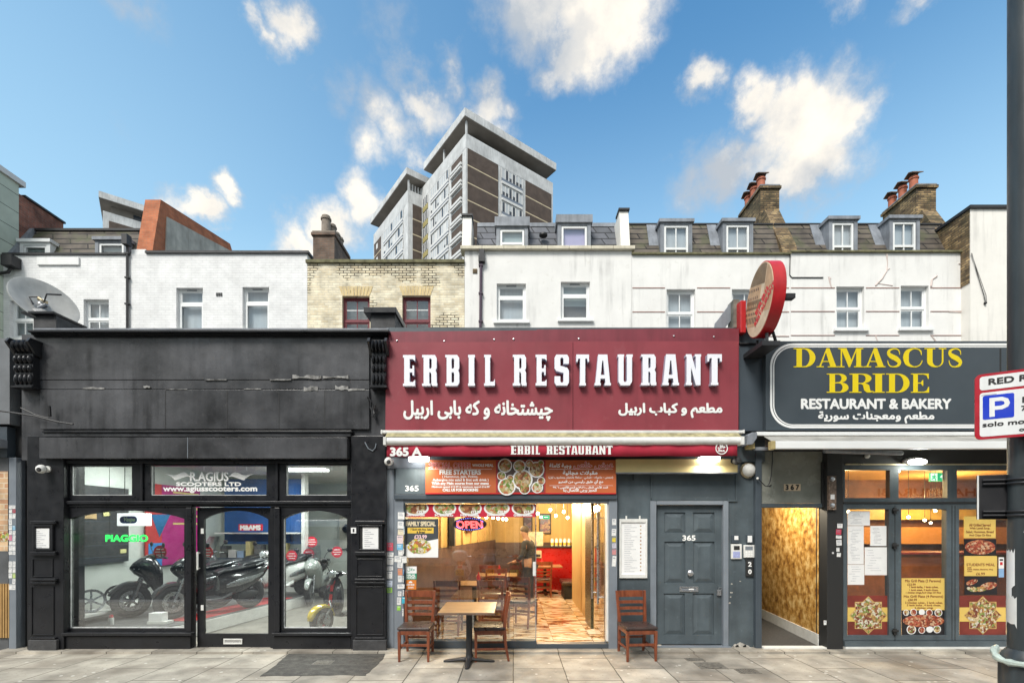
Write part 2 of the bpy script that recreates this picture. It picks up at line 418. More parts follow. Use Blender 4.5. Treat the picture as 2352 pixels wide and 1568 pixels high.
def marble(name, c0, c1, c2, tile=(.6, .6), rough=.12):
    m = bpy.data.materials.new(name); m.use_nodes = True; nt = m.node_tree; N = nt.nodes; L = nt.links
    b = N['Principled BSDF']; b.inputs['Roughness'].default_value = rough
    g = N.new('ShaderNodeNewGeometry')
    t = N.new('ShaderNodeTexBrick'); L.new(g.outputs['Position'], t.inputs['Vector']); t.inputs['Scale'].default_value = 1; t.offset = 0
    t.inputs['Brick Width'].default_value = tile[0]; t.inputs['Row Height'].default_value = tile[1]; t.inputs['Mortar Size'].default_value = .003
    t.inputs['Color1'].default_value = (0, 0, 0, 1); t.inputs['Color2'].default_value = (1, 1, 1, 1); t.inputs['Mortar'].default_value = (.5, .5, .5, 1)
    ma = N.new('ShaderNodeVectorMath'); ma.operation = 'MULTIPLY_ADD'; L.new(t.outputs['Color'], ma.inputs[0]); ma.inputs[1].default_value = (3, 5, 2); L.new(g.outputs['Position'], ma.inputs[2])
    mp = N.new('ShaderNodeMapping'); mp.inputs['Rotation'].default_value = (0, 0, .6); mp.inputs['Scale'].default_value = (1, 2.4, 1); L.new(ma.outputs[0], mp.inputs[0])
    n = N.new('ShaderNodeTexNoise'); n.inputs['Scale'].default_value = 1.5; n.inputs['Detail'].default_value = 7; n.inputs['Distortion'].default_value = 2.6; n.inputs['Roughness'].default_value = .6
    L.new(mp.outputs[0], n.inputs['Vector'])
    cr = N.new('ShaderNodeValToRGB'); el = cr.color_ramp.elements
    el[0].position = .40; el[0].color = (*c2, 1); el[1].position = .555; el[1].color = (*c0, 1); e = el.new(.47); e.color = (*c1, 1)
    L.new(n.outputs['Fac'], cr.inputs[0])
    mx = N.new('ShaderNodeMix'); mx.data_type = 'RGBA'; L.new(t.outputs['Fac'], mx.inputs[0]); L.new(cr.outputs[0], mx.inputs[6]); mx.inputs[7].default_value = (.12, .07, .03, 1)
    L.new(mx.outputs[2], b.inputs['Base Color'])
    MATS[name] = m; return m

def wood(name, c1, c2, scale=3.0, rough=.4, axis=(1, 12, 12)):
    m = bpy.data.materials.new(name); m.use_nodes = True; nt = m.node_tree; N = nt.nodes; L = nt.links
    b = N['Principled BSDF']; b.inputs['Roughness'].default_value = rough
    tc = N.new('ShaderNodeTexCoord'); mp = N.new('ShaderNodeMapping'); mp.inputs['Scale'].default_value = axis; L.new(tc.outputs['Object'], mp.inputs[0])
    n = N.new('ShaderNodeTexNoise'); n.inputs['Scale'].default_value = scale; n.inputs['Detail'].default_value = 6; n.inputs['Distortion'].default_value = .6; L.new(mp.outputs[0], n.inputs['Vector'])
    cr = N.new('ShaderNodeValToRGB'); el = cr.color_ramp.elements; el[0].position = .32; el[0].color = (*c1, 1); el[1].position = .68; el[1].color = (*c2, 1)
    L.new(n.outputs['Fac'], cr.inputs[0]); L.new(cr.outputs[0], b.inputs['Base Color'])
    MATS[name] = m; return m

# ------------------------------------------------------------------ lettering
AR = {'ا': (0xFE8D, 0xFE8E), 'أ': (0xFE83, 0xFE84), 'ب': (0xFE8F,) * 1, 'ة': (0xFE93, 0xFE94), 'د': (0xFEA9, 0xFEAA), 'ر': (0xFEAD, 0xFEAE), 'ز': (0xFEAF, 0xFEB0),
      'و': (0xFEED, 0xFEEE), 'ى': (0xFEEF, 0xFEF0), 'ئ': None}
for _ch, _b in {'ب': 0xFE8F, 'ت': 0xFE95, 'ج': 0xFE9D, 'چ': 0xFB7A, 'ح': 0xFEA1, 'خ': 0xFEA5, 'س': 0xFEB1, 'ش': 0xFEB5, 'ص': 0xFEB9, 'ض': 0xFEBD, 'ط': 0xFEC1, 'ع': 0xFEC9,
                'ف': 0xFED1, 'ق': 0xFED5, 'ك': 0xFED9, 'ل': 0xFEDD, 'م': 0xFEE1, 'ن': 0xFEE5, 'ه': 0xFEE9, 'ي': 0xFEF1, 'ی': 0xFBFC, 'ئ': 0xFE89}.items():
    AR[_ch] = tuple(_b + i for i in range(4))
def arabic(s):
    "joins the letters and puts them in drawing order"
    out = []; i = 0
    def dual(c): return c in AR and len(AR[c]) == 4
    while i < len(s):
        c = s[i]
        if c not in AR: out.append({'(': ')', ')': '('}.get(c, c)); i += 1; continue
        prev = i > 0 and dual(s[i - 1])
        if c == 'ل' and i + 1 < len(s) and s[i + 1] in 'اأ':
            out.append(chr(0xFEFC if prev else 0xFEFB) if s[i + 1] == 'ا' else chr(0xFEF8 if prev else 0xFEF7)); i += 2; continue
        nxt = i + 1 < len(s) and s[i + 1] in AR
        t = AR[c]
        if len(t) == 2: k = 1 if prev else 0
        else: k = {(0, 0): 0, (1, 0): 1, (0, 1): 2, (1, 1): 3}[(int(prev), int(nxt))]
        out.append(chr(t[k])); i += 1
    return ''.join(reversed(out))

_TC = {}
def text2d(s, res=3, space=1.0):
    "outline of a line of writing as flat faces: points, faces, island number of every face"
    key = (s, res, space)
    if key in _TC: return _TC[key]
    c = bpy.data.curves.new('t', 'FONT'); c.body = s; c.size = 1; c.resolution_u = res; c.space_character = space
    o = bpy.data.objects.new('t', c); C.objects.link(o)
    me = o.to_mesh()
    vs = [(v.co.x, v.co.y) for v in me.vertices]; fs = [tuple(p.vertices) for p in me.polygons]
    o.to_mesh_clear(); bpy.data.objects.remove(o); bpy.data.curves.remove(c)
    par = list(range(len(vs)))
    def find(a):
        while par[a] != a: par[a] = par[par[a]]; a = par[a]
        return a
    for f in fs:
        for k in f[1:]: par[find(k)] = find(f[0])
    ids = {}; isl = [ids.setdefault(find(f[0]), len(ids)) for f in fs]
    _TC[key] = (vs, fs, isl); return _TC[key]

def lay(mb, s, x0, x1, z0, z1, y, m, bold=0.0, keep=False, place=None, res=3, space=1.0, slant=0.0):
    "writes a line into the rectangle x0..x1, z0..z1 on the plane y (facing -y), or through place(u, v, h)"
    vs, fs, isl = text2d(s, res, space)
    if not vs: return mb
    ax, bx = min(v[0] for v in vs), max(v[0] for v in vs); az, bz = min(v[1] for v in vs), max(v[1] for v in vs)
    kx = (x1 - x0) / max(bx - ax, 1e-6); kz = (z1 - z0) / max(bz - az, 1e-6)
    ox = x0
    if keep:
        k = min(kx, kz); ox = x0 + ((x1 - x0) - (bx - ax) * k) / 2; z0 = z0 + ((z1 - z0) - (bz - az) * k) / 2; kx = kz = k
    st = [(0, 0)]
    if bold: st += [(bold * math.cos(a * math.pi / 3), bold * math.sin(a * math.pi / 3)) for a in range(6)]
    n = 0
    isn = {}
    for f, i in zip(fs, isl): isn.setdefault(i, []).append(f)
    for dx, dz in st:
        for i, ff in isn.items():
            used = sorted({k for f in ff for k in f}); mp = {k: j for j, k in enumerate(used)}
            h = .0001 * n + .00003 * (i % 7)
            pts = []
            for k in used:
                u = ox + (vs[k][0] - ax) * kx + dx; w = z0 + (vs[k][1] - az) * kz + dz
                u += slant * (w - z0)
                pts.append(place(u, w, h) if place else (u, y - h, w))
            mb.add(pts, [tuple(mp[k] for k in f) for f in ff], m)
        n += 1
    return mb
def qlay(mb, s, qx0, qy0, qx1, qy1, Y, m, bold=0.0, keep=False, **k):
    return lay(mb, s, X(qx0, Y), X(qx1, Y), Z(qy1, Y), Z(qy0, Y), Y, m, bold, keep, **k)

def outline_mesh(polys, ext):
    "polygons with holes -> solid letter, unit box; points, faces"
    c = bpy.data.curves.new('l', 'CURVE'); c.dimensions = '2D'; c.fill_mode = 'BOTH'; c.extrude = ext / 2
    for p in polys:
        sp = c.splines.new('POLY'); sp.points.add(len(p) - 1); sp.use_cyclic_u = True
        for a, b in zip(sp.points, p): a.co = (b[0], b[1], 0, 1)
    o = bpy.data.objects.new('l', c); C.objects.link(o); me = o.to_mesh()
    vs = [tuple(v.co) for v in me.vertices]; fs = [tuple(p.vertices) for p in me.polygons]
    o.to_mesh_clear(); bpy.data.objects.remove(o); bpy.data.curves.remove(c)
    return vs, fs
def arc(cx, cy, rx, ry, a0, a1, n=10):
    return [(cx + rx * math.cos(R(a0 + (a1 - a0) * i / n)), cy + ry * math.sin(R(a0 + (a1 - a0) * i / n))) for i in range(n + 1)]
def ribbon(pts, ws, n=6):
    "outline of a stroke of changing width along a smooth path"
    P = []; W = []
    k = len(pts)
    for i in range(k - 1):
        p0, p1, p2, p3 = [Vector(pts[max(0, min(k - 1, j))]) for j in (i - 1, i, i + 1, i + 2)]
        for j in range(n):
            t = j / n
            P.append(.5 * ((2 * p1) + (p2 - p0) * t + (2 * p0 - 5 * p1 + 4 * p2 - p3) * t * t + (3 * p1 - p0 - 3 * p2 + p3) * t ** 3)); W.append(ws[i] * (1 - t) + ws[i + 1] * t)
    P.append(Vector(pts[-1])); W.append(ws[-1])
    a, b = [], []
    for i, p in enumerate(P):
        t = (P[min(i + 1, len(P) - 1)] - P[max(i - 1, 0)]).normalized(); nn = Vector((-t.y, t.x))
        a.append(tuple(p + nn * W[i] / 2)); b.append(tuple(p - nn * W[i] / 2))
    return a + b[::-1]
SLAB = {
 'E': [[(0,0),(1,0),(1,.2),(.82,.13),(.55,.13),(.55,.44),(.78,.44),(.78,.34),(.92,.34),(.92,.66),(.78,.66),(.78,.56),(.55,.56),(.55,.87),(.82,.87),(1,.8),(1,1),(0,1),(0,.92),(.1,.92),(.1,.08),(0,.08)]],
 'R': [[(0,0),(.56,0),(.56,.08),(.48,.08),(.48,.44),(.56,.44),(.62,.38),(.62,.06),(.68,0),(1.02,0),(1.02,.1),(.98,.1),(.98,.42),(.9,.5),(.98,.58),(.98,.9),(.86,1),(0,1),(0,.92),(.1,.92),(.1,.08),(0,.08)], [(.48,.56),(.6,.56),(.64,.6),(.64,.85),(.6,.89),(.48,.89)]],
 'B': [[(0,0),(.85,0),(1,.1),(1,.42),(.92,.5),(1,.58),(1,.9),(.85,1),(0,1),(0,.92),(.1,.92),(.1,.08),(0,.08)], [(.45,.11),(.58,.11),(.63,.15),(.63,.4),(.58,.44),(.45,.44)], [(.45,.56),(.58,.56),(.63,.6),(.63,.85),(.58,.89),(.45,.89)]],
 'I': [[(0,0),(1,0),(1,.08),(.9,.08),(.9,.92),(1,.92),(1,1),(0,1),(0,.92),(.1,.92),(.1,.08),(0,.08)]],
 'L': [[(0,0),(1,0),(1,.22),(.85,.13),(.56,.13),(.56,.92),(.64,.92),(.64,1),(0,1),(0,.92),(.1,.92),(.1,.08),(0,.08)]],
 'S': [[(0,.1),(.12,0),(.88,0),(1,.1),(1,.48),(.88,.58),(.4,.64),(.4,.86),(.45,.9),(.57,.9),(.62,.86),(.62,.7),(1,.7),(1,.9),(.88,1),(.12,1),(0,.9),(0,.56),(.12,.47),(.62,.41),(.62,.14),(.57,.1),(.45,.1),(.4,.14),(.4,.3),(0,.3)]],
 'T': [[(.25,0),(.75,0),(.75,.08),(.7,.08),(.7,.87),(.85,.87),(.9,.76),(1,.76),(1,1),(0,1),(0,.76),(.1,.76),(.15,.87),(.3,.87),(.3,.08),(.25,.08)]],
 'A': [[(0,0),(.38,0),(.38,.08),(.33,.08),(.36,.22),(.64,.22),(.67,.08),(.62,.08),(.62,0),(1,0),(1,.08),(.95,.08),(.78,1),(.22,1),(.05,.08),(0,.08)], [(.385,.34),(.615,.34),(.535,.8),(.465,.8)]],
 'U': [[(0,1),(0,.92),(.05,.92),(.05,.12),(.2,0),(.8,0),(.95,.12),(.95,.92),(1,.92),(1,1),(.58,1),(.58,.92),(.61,.92),(.61,.16),(.56,.11),(.44,.11),(.39,.16),(.39,.92),(.42,.92),(.42,1)]],
 'N': [[(0,0),(.4,0),(.4,.08),(.34,.08),(.34,.58),(.66,0),(.96,0),(.96,.92),(1,.92),(1,1),(.6,1),(.6,.92),(.66,.92),(.66,.46),(.36,1),(0,1),(0,.92),(.05,.92),(.05,.08),(0,.08)]]}
DID = {
 'D': [[(0,0)] + arc(.5, .5, .5, .5, -90, 90, 16) + [(0,1),(0,.95),(.13,.95),(.13,.05),(0,.05)], [(.38,.05)] + arc(.46, .5, .28, .45, -90, 90, 16) + [(.38,.95)]],
 'A': [[(0,0),(.34,0),(.34,.05),(.21,.05),(.28,.28),(.58,.28),(.65,.05),(.53,.05),(.53,0),(1,0),(1,.05),(.92,.05),(.61,1),(.47,1),(.13,.05),(0,.05)], [(.30,.33),(.565,.33),(.44,.78)]],
 'M': [[(0,0),(.25,0),(.25,.05),(.155,.05),(.155,.86),(.42,0),(.47,0),(.72,.84),(.72,.05),(.63,.05),(.63,0),(1,0),(1,.05),(.91,.05),(.91,.95),(1,.95),(1,1),(.72,1),(.53,.38),(.33,1),(0,1),(0,.95),(.1,.95),(.1,.05),(0,.05)]],
 'S': [ribbon([(.83,.66),(.8,.84),(.66,.95),(.44,.96),(.22,.86),(.2,.7),(.36,.57),(.62,.45),(.8,.28),(.74,.1),(.5,.025),(.28,.06),(.17,.2),(.13,.36)], [.03,.06,.06,.07,.14,.2,.26,.27,.22,.14,.06,.06,.06,.03]), ],
 'C': [ribbon([(.9,.64),(.86,.84),(.72,.95),(.5,.97),(.24,.82),(.16,.5),(.24,.18),(.5,.03),(.74,.06),(.88,.2),(.94,.36)], [.03,.07,.06,.06,.2,.28,.2,.06,.05,.05,.03])],
 'U': [[(0,1),(0,.95),(.12,.95)] + arc(.48, .32, .36, .32, 180, 360, 14) + [(.84,.95),(.97,.95),(.97,1),(.64,1),(.64,.95),(.77,.95)] + arc(.565, .32, .205, .26, 360, 180, 12) + [(.36,.95),(.48,.95),(.48,1)]],
 'B': [[(0,0)] + arc(.62, .27, .38, .27, -90, 75, 10) + arc(.58, .76, .34, .24, -75, 90, 10) + [(0,1),(0,.95),(.13,.95),(.13,.05),(0,.05)], [(.38,.05)] + arc(.55, .27, .18, .22, -90, 90, 10) + [(.38,.49)], [(.38,.54)] + arc(.52, .75, .16, .2, -90, 90, 10) + [(.38,.95)]],
 'R': [[(0,0),(.5,0),(.5,.05),(.37,.05),(.37,.46),(.48,.46),(.56,.4),(.62,.12),(.72,.01),(.86,0),(1,.06),(1,.1),(.92,.08),(.87,.12),(.82,.4),(.7,.48)] + arc(.56, .75, .36, .25, -75, 90, 10) + [(0,1),(0,.95),(.13,.95),(.13,.05),(0,.05)], [(.37,.51)] + arc(.5, .73, .18, .22, -90, 90, 10) + [(.37,.95)]],
 'I': [[(0,0),(1,0),(1,.05),(.78,.05),(.78,.95),(1,.95),(1,1),(0,1),(0,.95),(.22,.95),(.22,.05),(0,.05)]],
 'E': [[(0,0),(1,0),(1,.3),(.96,.3),(.86,.1),(.7,.05),(.38,.05),(.38,.48),(.55,.48),(.64,.36),(.68,.36),(.68,.66),(.64,.66),(.55,.53),(.38,.53),(.38,.95),(.7,.95),(.86,.9),(.94,.72),(.98,.72),(.98,1),(0,1),(0,.95),(.13,.95),(.13,.05),(0,.05)]]}
_LC = {}
def letter(mb, fontd, ch, x0, x1, z0, z1, y, ext, m):
    "one solid letter, front face at y"
    key = (id(fontd), ch)
    if key not in _LC: _LC[key] = outline_mesh(fontd[ch], 1.0)
    vs, fs = _LC[key]
    mb.add([(x0 + v[0] * (x1 - x0), y + ext / 2 - v[2] * ext, z0 + v[1] * (z1 - z0)) for v in vs], fs, m)
# ------------------------------------------------------------------ palette
M_white = mat('white_masonry_paint', (.80, .80, .785), .8, var=.05, vs=2.2, bump=.35, bs=14, drip=.2)
M_whiteb = brick('white_painted_brick', (.80, .80, .79), (.77, .77, .765), (.70, .70, .69), bump=.5, var=.10)
M_cream = mat('cream_render', (.80, .775, .72), .85, var=.05, vs=1.6, bump=.25, bs=60, drip=.22)
M_render = mat('white_render', (.79, .78, .75), .85, var=.06, vs=1.3, bump=.35, bs=50, drip=.30, spots=.30, spotcol=(.62, .60, .55))
M_stone = mat('cream_coping_stone', (.62, .57, .45), .85, var=.18, vs=4, bump=.4, bs=30, spots=.5, spotcol=(.25, .22, .14))
M_yellow = brick('yellow_stock_brick', (.82, .75, .57), (.66, .56, .38), (.68, .62, .49), ms=.012, bump=.9, var=.28, dark=((.045, .035, .025), 9.0, 10.1))
M_yellowarch = brick('yellow_arch_brick', (.70, .55, .28), (.62, .47, .24), (.66, .56, .38), bw=.075, rh=.3, ms=.008, var=.12, offset=0)
M_stockb = brick('brown_stock_brick', (.11, .068, .032), (.36, .25, .12), (.10, .08, .055), ms=.014, var=.65, bump=1.0, moss=(.07, .06, .03))
M_darkb = brick('soot_brick', (.13, .085, .06), (.19, .12, .085), (.14, .12, .10), ms=.01, var=.4)
M_redb = brick('orange_red_brick', (.46, .15, .065), (.38, .115, .05), (.34, .17, .10), ms=.007, var=.25)
M_oldred = brick('weathered_red_brick', (.26, .10, .065), (.17, .07, .05), (.20, .13, .10), ms=.01, var=.5)
M_pot = mat('terracotta', (.42, .13, .07), .7, var=.2, vs=8, bump=.2)
M_potg = mat('sooty_clay', (.25, .21, .17), .8, var=.25, vs=8, bump=.2)
M_slate = brick('blue_slates', (.125, .13, .15), (.085, .09, .10), (.012, .012, .014), bw=.5, rh=.26, ms=.022, rough=.55, var=.2)
M_tile = brick('brown_roof_tiles', (.13, .108, .085), (.085, .07, .056), (.012, .010, .009), bw=1.1, rh=.21, ms=.024, rough=.75, var=.35, moss=(.085, .09, .045))
M_lead = mat('lead_sheet', (.24, .26, .29), .5, var=.25, vs=3, streak=.3, bump=.1)
M_black = mat('black_gloss_paint', (.014, .0145, .017), .34, var=.3, vs=4, bump=.03, bs=12, spec=.4)
M_blackm = mat('black_weathered_board', (.072, .073, .078), .24, var=.55, vs=1.4, streak=.2, drip=.7, bump=.28, bs=5, spots=.25, spotcol=(.10, .10, .10))
M_blackp = mat('black_pier_brick', (.05, .05, .052), .7, var=.4, vs=6, bump=.6, bs=22)
M_charcoal = mat('charcoal_frame', (.055, .07, .085), .4, var=.1, vs=3)
M_bluegrey = mat('blue_grey_paint', (.076, .097, .110), .5, var=.26, vs=2.4, bump=.15, bs=30, drip=.35, spots=.28, spotcol=(.15, .19, .21))
M_grey = mat('pale_grey_metal', (.19, .215, .245), .42, var=.12, vs=3)
M_maroon = mat('burgundy_panel', (.265, .048, .062), .42, var=.14, vs=1.2, drip=.35, spec=.4, spots=.14, spotcol=(.33, .12, .13))
M_maroond = mat('burgundy_trim', (.215, .034, .05), .45, var=.14, vs=2, streak=.2)
M_wface = mat('white_letter_face', (.86, .87, .93), .35, var=.02)
M_wside = mat('steel_letter_return', (.46, .49, .62), .4, var=.1, metal=.1)
M_vinyl = mat('white_vinyl', (.84, .84, .82), .5, var=.03)
M_upvc = mat('white_plastic_frame', (.80, .81, .80), .4, var=.04, vs=3)
M_dred = mat('dark_red_window_paint', (.15, .018, .027), .5, var=.25, vs=8)
M_palebacking = mat('pale_window_backing', (.50, .53, .55), .8, var=.10, vs=2, stretch=(6, 6, .4))  # sky reflection of the upstairs panes put into this pale colour
M_curtaing = mat('grey_green_blind', (.46, .52, .50), .8, var=.06, vs=2)
M_lilac = mat('lilac_blind', (.55, .47, .68), .8, var=.05)
M_nets = mat('dusty_grey_net', (.20, .21, .20), .8, var=.35, vs=5)
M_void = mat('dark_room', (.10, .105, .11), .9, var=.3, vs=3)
M_glassu = glass('upstairs_window_glass', (.86, .90, .92), .10)
M_glass = glass('shop_window_glass', (.95, .97, .96), .085, 1.55)
M_conc = mat('tower_concrete', (.60, .61, .61), .85, var=.22, vs=.5, streak=.28)
M_tbrick = mat('tower_brown_brick', (.085, .062, .05), .85, var=.25, vs=.9)
M_tband = mat('tower_cream_band', (.62, .52, .36), .8, var=.1, vs=1)
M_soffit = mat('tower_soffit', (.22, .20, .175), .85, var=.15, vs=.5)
M_twin = mat('tower_window_glass', (.05, .06, .075), .12, var=.5, vs=.8)
M_twhite = mat('tower_white_panel', (.66, .66, .65), .6, var=.06, vs=.8)
M_tblue = mat('tower_slate_blue_panel', (.17, .20, .25), .6, var=.1)
M_tyel = mat('tower_ochre_panel', (.36, .31, .13), .6, var=.15)
M_gutter = mat('black_cast_iron', (.02, .02, .022), .5, var=.2)
M_purple = mat('plum_downpipe', (.06, .035, .06), .5, var=.2)
M_pinkline = mat('brown_string_line', (.32, .18, .15), .8, var=.15)
M_crackfill = mat('pinkish_crack_filler', (.62, .53, .49), .9, var=.15)
M_pave = brick('paving_slabs', (.41, .375, .315), (.28, .255, .215), (.085, .075, .06), bw=.92, rh=.63, ms=.008, rough=.7, bump=.45, axes='yx', var=.34, gum=True)
M_asphalt = mat('asphalt', (.055, .055, .056), .85, var=.3, vs=6, bump=.7, bs=120)
M_patch = mat('dark_tarmac_patch', (.075, .07, .062), .8, var=.45, vs=9, bump=.8, bs=110, spots=.55, spotcol=(.25, .24, .21))
M_kerb = mat('granite_kerb', (.32, .31, .30), .8, var=.25, vs=20, bump=.3)
M_iron = mat('cast_iron_cover', (.19, .175, .15), .6, var=.35, vs=30, bump=.6, bs=90, metal=.3)
M_mossy = mat('mossy_coping', (.15, .14, .075), .9, var=.5, vs=5, bump=.6, bs=25)
M_roof = mat('grey_roofing_felt', (.13, .13, .135), .9, var=.2, vs=1)
M_steel = mat('brushed_steel', (.55, .55, .56), .3, metal=.9, var=.1, vs=20)
M_brass = mat('satin_brass', (.62, .52, .34), .35, metal=.8, var=.1)
M_rubber = mat('black_rubber', (.016, .016, .017), .7, var=.2, vs=20)
M_wire = mat('black_cable', (.012, .012, .013), .5, var=0)
M_wwire = mat('grey_cable', (.30, .29, .27), .6, var=0)

# ------------------------------------------------------------------ ground
def ground():
    MB().box(-900, 900, -900, 2.25, -.6, -.13, M_asphalt).build('road', kind='structure')
    MB().box(-60, 60, 2.55, 60, -.6, 0, M_pave).build('pavement', kind='structure')
    b = MB()
    for i in range(-20, 20): b.box(i * .915 + .004, i * .915 + .911, 2.25, 2.546, -.5, .004, M_kerb)
    b.build('kerb', kind='structure', bevel=.012)
    MB().box(-900, 900, 60, 900, -.6, -.02, M_asphalt).build('ground', kind='structure')
    # resurfaced patch with a ragged edge
    rnd = random.Random(3)
    def gp(qx, qy):
        Y = EYE * F / (qy - HY); return (X(qx, Y), Y)
    pts = [gp(*p) for p in [(672, 1494), (885, 1497), (880, 1512), (862, 1530), (838, 1551), (790, 1550), (700, 1551), (598, 1552), (632, 1527), (655, 1508)]]
    P2 = []
    for i, (x, y) in enumerate(pts):
        x2, y2 = pts[(i + 1) % len(pts)]
        for k in range(5): f = k / 5; P2.append((x + (x2 - x) * f + rnd.uniform(-.012, .012), y + (y2 - y) * f + rnd.uniform(-.012, .012)))
    pts = P2
    MB().prismz(pts, -.01, .004, M_patch).build('tarmac_patch', kind='structure')
    # covers
    def cover(qx, qy, w, dpt, label, round_=False):
        x, y = gp(qx, qy); t = thing('drain_cover', label, 'drain cover', (x, y, 0))
        f = MB(); f.box(x - w, x + w, y - dpt, y + dpt, -.01, .005, M_iron); f.build('frame', t)
        l = MB()
        if round_:
            l.lathe([(0, .004), (w * .78, .004), (w * .8, .010), (0, .010)], (x, y, 0), M_iron, n=24)
            for k in range(5): l.box(x - w * .6, x + w * .6, y + (k - 2) * w * .26 - .01, y + (k - 2) * w * .26 + .01, .010, .014, M_iron)
        else:
            l.box(x - w * .85, x + w * .85, y - dpt * .8, y + dpt * .8, .004, .009, M_iron)
            for k in range(7): l.box(x + (k - 3) * w * .24 - .008, x + (k - 3) * w * .24 + .008, y - dpt * .7, y + dpt * .7, .009, .013, M_iron)
        l.build('lid', t)
    cover(1632, 1528, .17, .14, 'round cast iron cover in a square frame in the pavement', True)
    cover(1718, 1541, .13, .09, 'small square rusty iron cover set in a paving slab')
    cover(1596, 1514, .12, .07, 'ridged iron cover beside the feet of the chair under the menu board')
    cover(743, 1521, .12, .09, 'worn concrete cover in the dark tarmac patch')
    MB().box(-7.25, 9, 6.66, 7.3, -.05, .03, M_pave).build('shop_step_strip', kind='structure')
ground()

# ------------------------------------------------------------------ walls with openings, windows
def wall(mb, x0, x1, z0, z1, Y, th, holes, m, reveal=None):
    "wall facing -y with rectangular openings (x0, x1, z0, z1)"
    xs = sorted({x0, x1, *[h[0] for h in holes], *[h[1] for h in holes]}); zs = sorted({z0, z1, *[h[2] for h in holes], *[h[3] for h in holes]})
    for i in range(len(xs) - 1):
        for j in range(len(zs) - 1):
            cx, cz = (xs[i] + xs[i + 1]) / 2, (zs[j] + zs[j + 1]) / 2
            if any(h[0] < cx < h[1] and h[2] < cz < h[3] for h in holes): continue
            for y in (Y, Y + th):
                mb.quad((xs[i], y, zs[j]), (xs[i + 1], y, zs[j]), (xs[i + 1], y, zs[j + 1]), (xs[i], y, zs[j + 1]), m)
    for (a, b, c, d) in [(x0, x1, z0, z1)] + list(holes):
        rm = m if (a, b, c, d) == (x0, x1, z0, z1) else (reveal or m)
        y, w = Y, Y + th
        mb.quad((a, y, c), (a, w, c), (a, w, d), (a, y, d), rm); mb.quad((b, y, c), (b, w, c), (b, w, d), (b, y, d), rm)
        mb.quad((a, y, c), (b, y, c), (b, w, c), (a, w, c), rm); mb.quad((a, y, d), (b, y, d), (b, w, d), (a, w, d), rm)
    return mb
def qh(q, Y=TY): return (X(q[0], Y), X(q[2], Y), Z(q[3], Y), Z(q[1], Y))

def window(parent, h, Y, style, mf=None, mc=None, sill=None):
    "a window in the opening h = (x0, x1, z0, z1); frame a hand's breadth behind the wall face Y"
    mf = mf or M_upvc; mc = mc or M_palebacking
    x0, x1, z0, z1 = h; w = .055; y = Y + .11; f = MB()
    f.box(x0, x0 + w, y, y + .06, z0, z1, mf); f.box(x1 - w, x1, y, y + .06, z0, z1, mf)
    f.box(x0 + w, x1 - w, y, y + .06, z0, z0 + w, mf); f.box(x0 + w, x1 - w, y, y + .06, z1 - w, z1, mf)
    mid = z0 + (z1 - z0) * {'casement': .66, 'sash': .5, 'redsash': .5, 'short': .5}.get(style, .5)
    panes = [(x0 + w, x1 - w, z0 + w, mid - .03), (x0 + w, x1 - w, mid + .03, z1 - w)]
    f.box(x0 + w, x1 - w, y - .015, y + .055, mid - .03, mid + .03, mf)
    for k, (a, b, c, d) in enumerate(panes):
        e = .04
        yo = y + (.012 if k else .0)
        if style == 'casement' and k == 0:       # the opening light stands a little ajar
            yo -= .02
        f.box(a, a + e, yo + .005, yo + .045, c, d, mf); f.box(b - e, b, yo + .005, yo + .045, c, d, mf)
        f.box(a + e, b - e, yo + .005, yo + .045, c, c + e, mf); f.box(a + e, b - e, yo + .005, yo + .045, d - e, d, mf)
        if style in ('sash', 'redsash'):
            f.box((a + b) / 2 - .014, (a + b) / 2 + .014, yo + .008, yo + .04, c + e, d - e, mf)
            if style == 'redsash': f.box(a + e, b - e, yo + .01, yo + .038, (c + d) / 2 - .012, (c + d) / 2 + .012, M_upvc)
    if style == 'casement': f.box((x0 + x1) / 2 - .15, (x0 + x1) / 2 + .15, y - .012, y - .001, z1 - w + .01, z1 - w + .035, M_lead)
    o = f.build('window', parent)
    g = MB()
    for a, b, c, d in panes: g.quad((a, y + .03, c), (b, y + .03, c), (b, y + .03, d), (a, y + .03, d), M_glassu)
    g.build('pane', o)
    k = int(abs(x0 * 37 + z0 * 11)) % 4; c = MB(); zb = z0 if k in (0, 3) else z0 + (z1 - z0) * (.45 if k == 1 else .12)
    c.box(x0 + .01, x1 - .01, y + .16, y + .18, zb, z1, mc)  # pale sheet stands in for sky reflected in the glass
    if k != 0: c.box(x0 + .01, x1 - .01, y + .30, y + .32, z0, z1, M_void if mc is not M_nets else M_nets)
    c.build('window_backing', o)
    if sill: MB().box(x0 - .1, x1 + .1, Y - .09, Y + .10, z0 - .085, z0 - .002, sill).build('sill', o)
    return o

def pot(mb, x, y, z, r, h, m, cowl=True):
    mb.lathe([(r * 1.05, 0), (r * 1.05, .06), (r * .86, .08), (r * .82, h * .78), (r * 1.0, h * .80), (r * 1.0, h * .88), (r * .82, h * .9), (r * .8, h), (r * .6, h), (r * .6, h - .1)], (x, y, z), m, n=14)
    if cowl:
        mb.prismx([(y - r * 1.25, z + h + .06), (y, z + h + .16), (y + r * 1.25, z + h + .06), (y + r * 1.25, z + h + .03), (y, z + h + .13), (y - r * 1.25, z + h + .03)], x - r * 1.2, x + r * 1.2, M_darkb)
        mb.box(x - .02, x + .02, y - .02, y + .02, z + h - .02, z + h + .1, M_darkb)

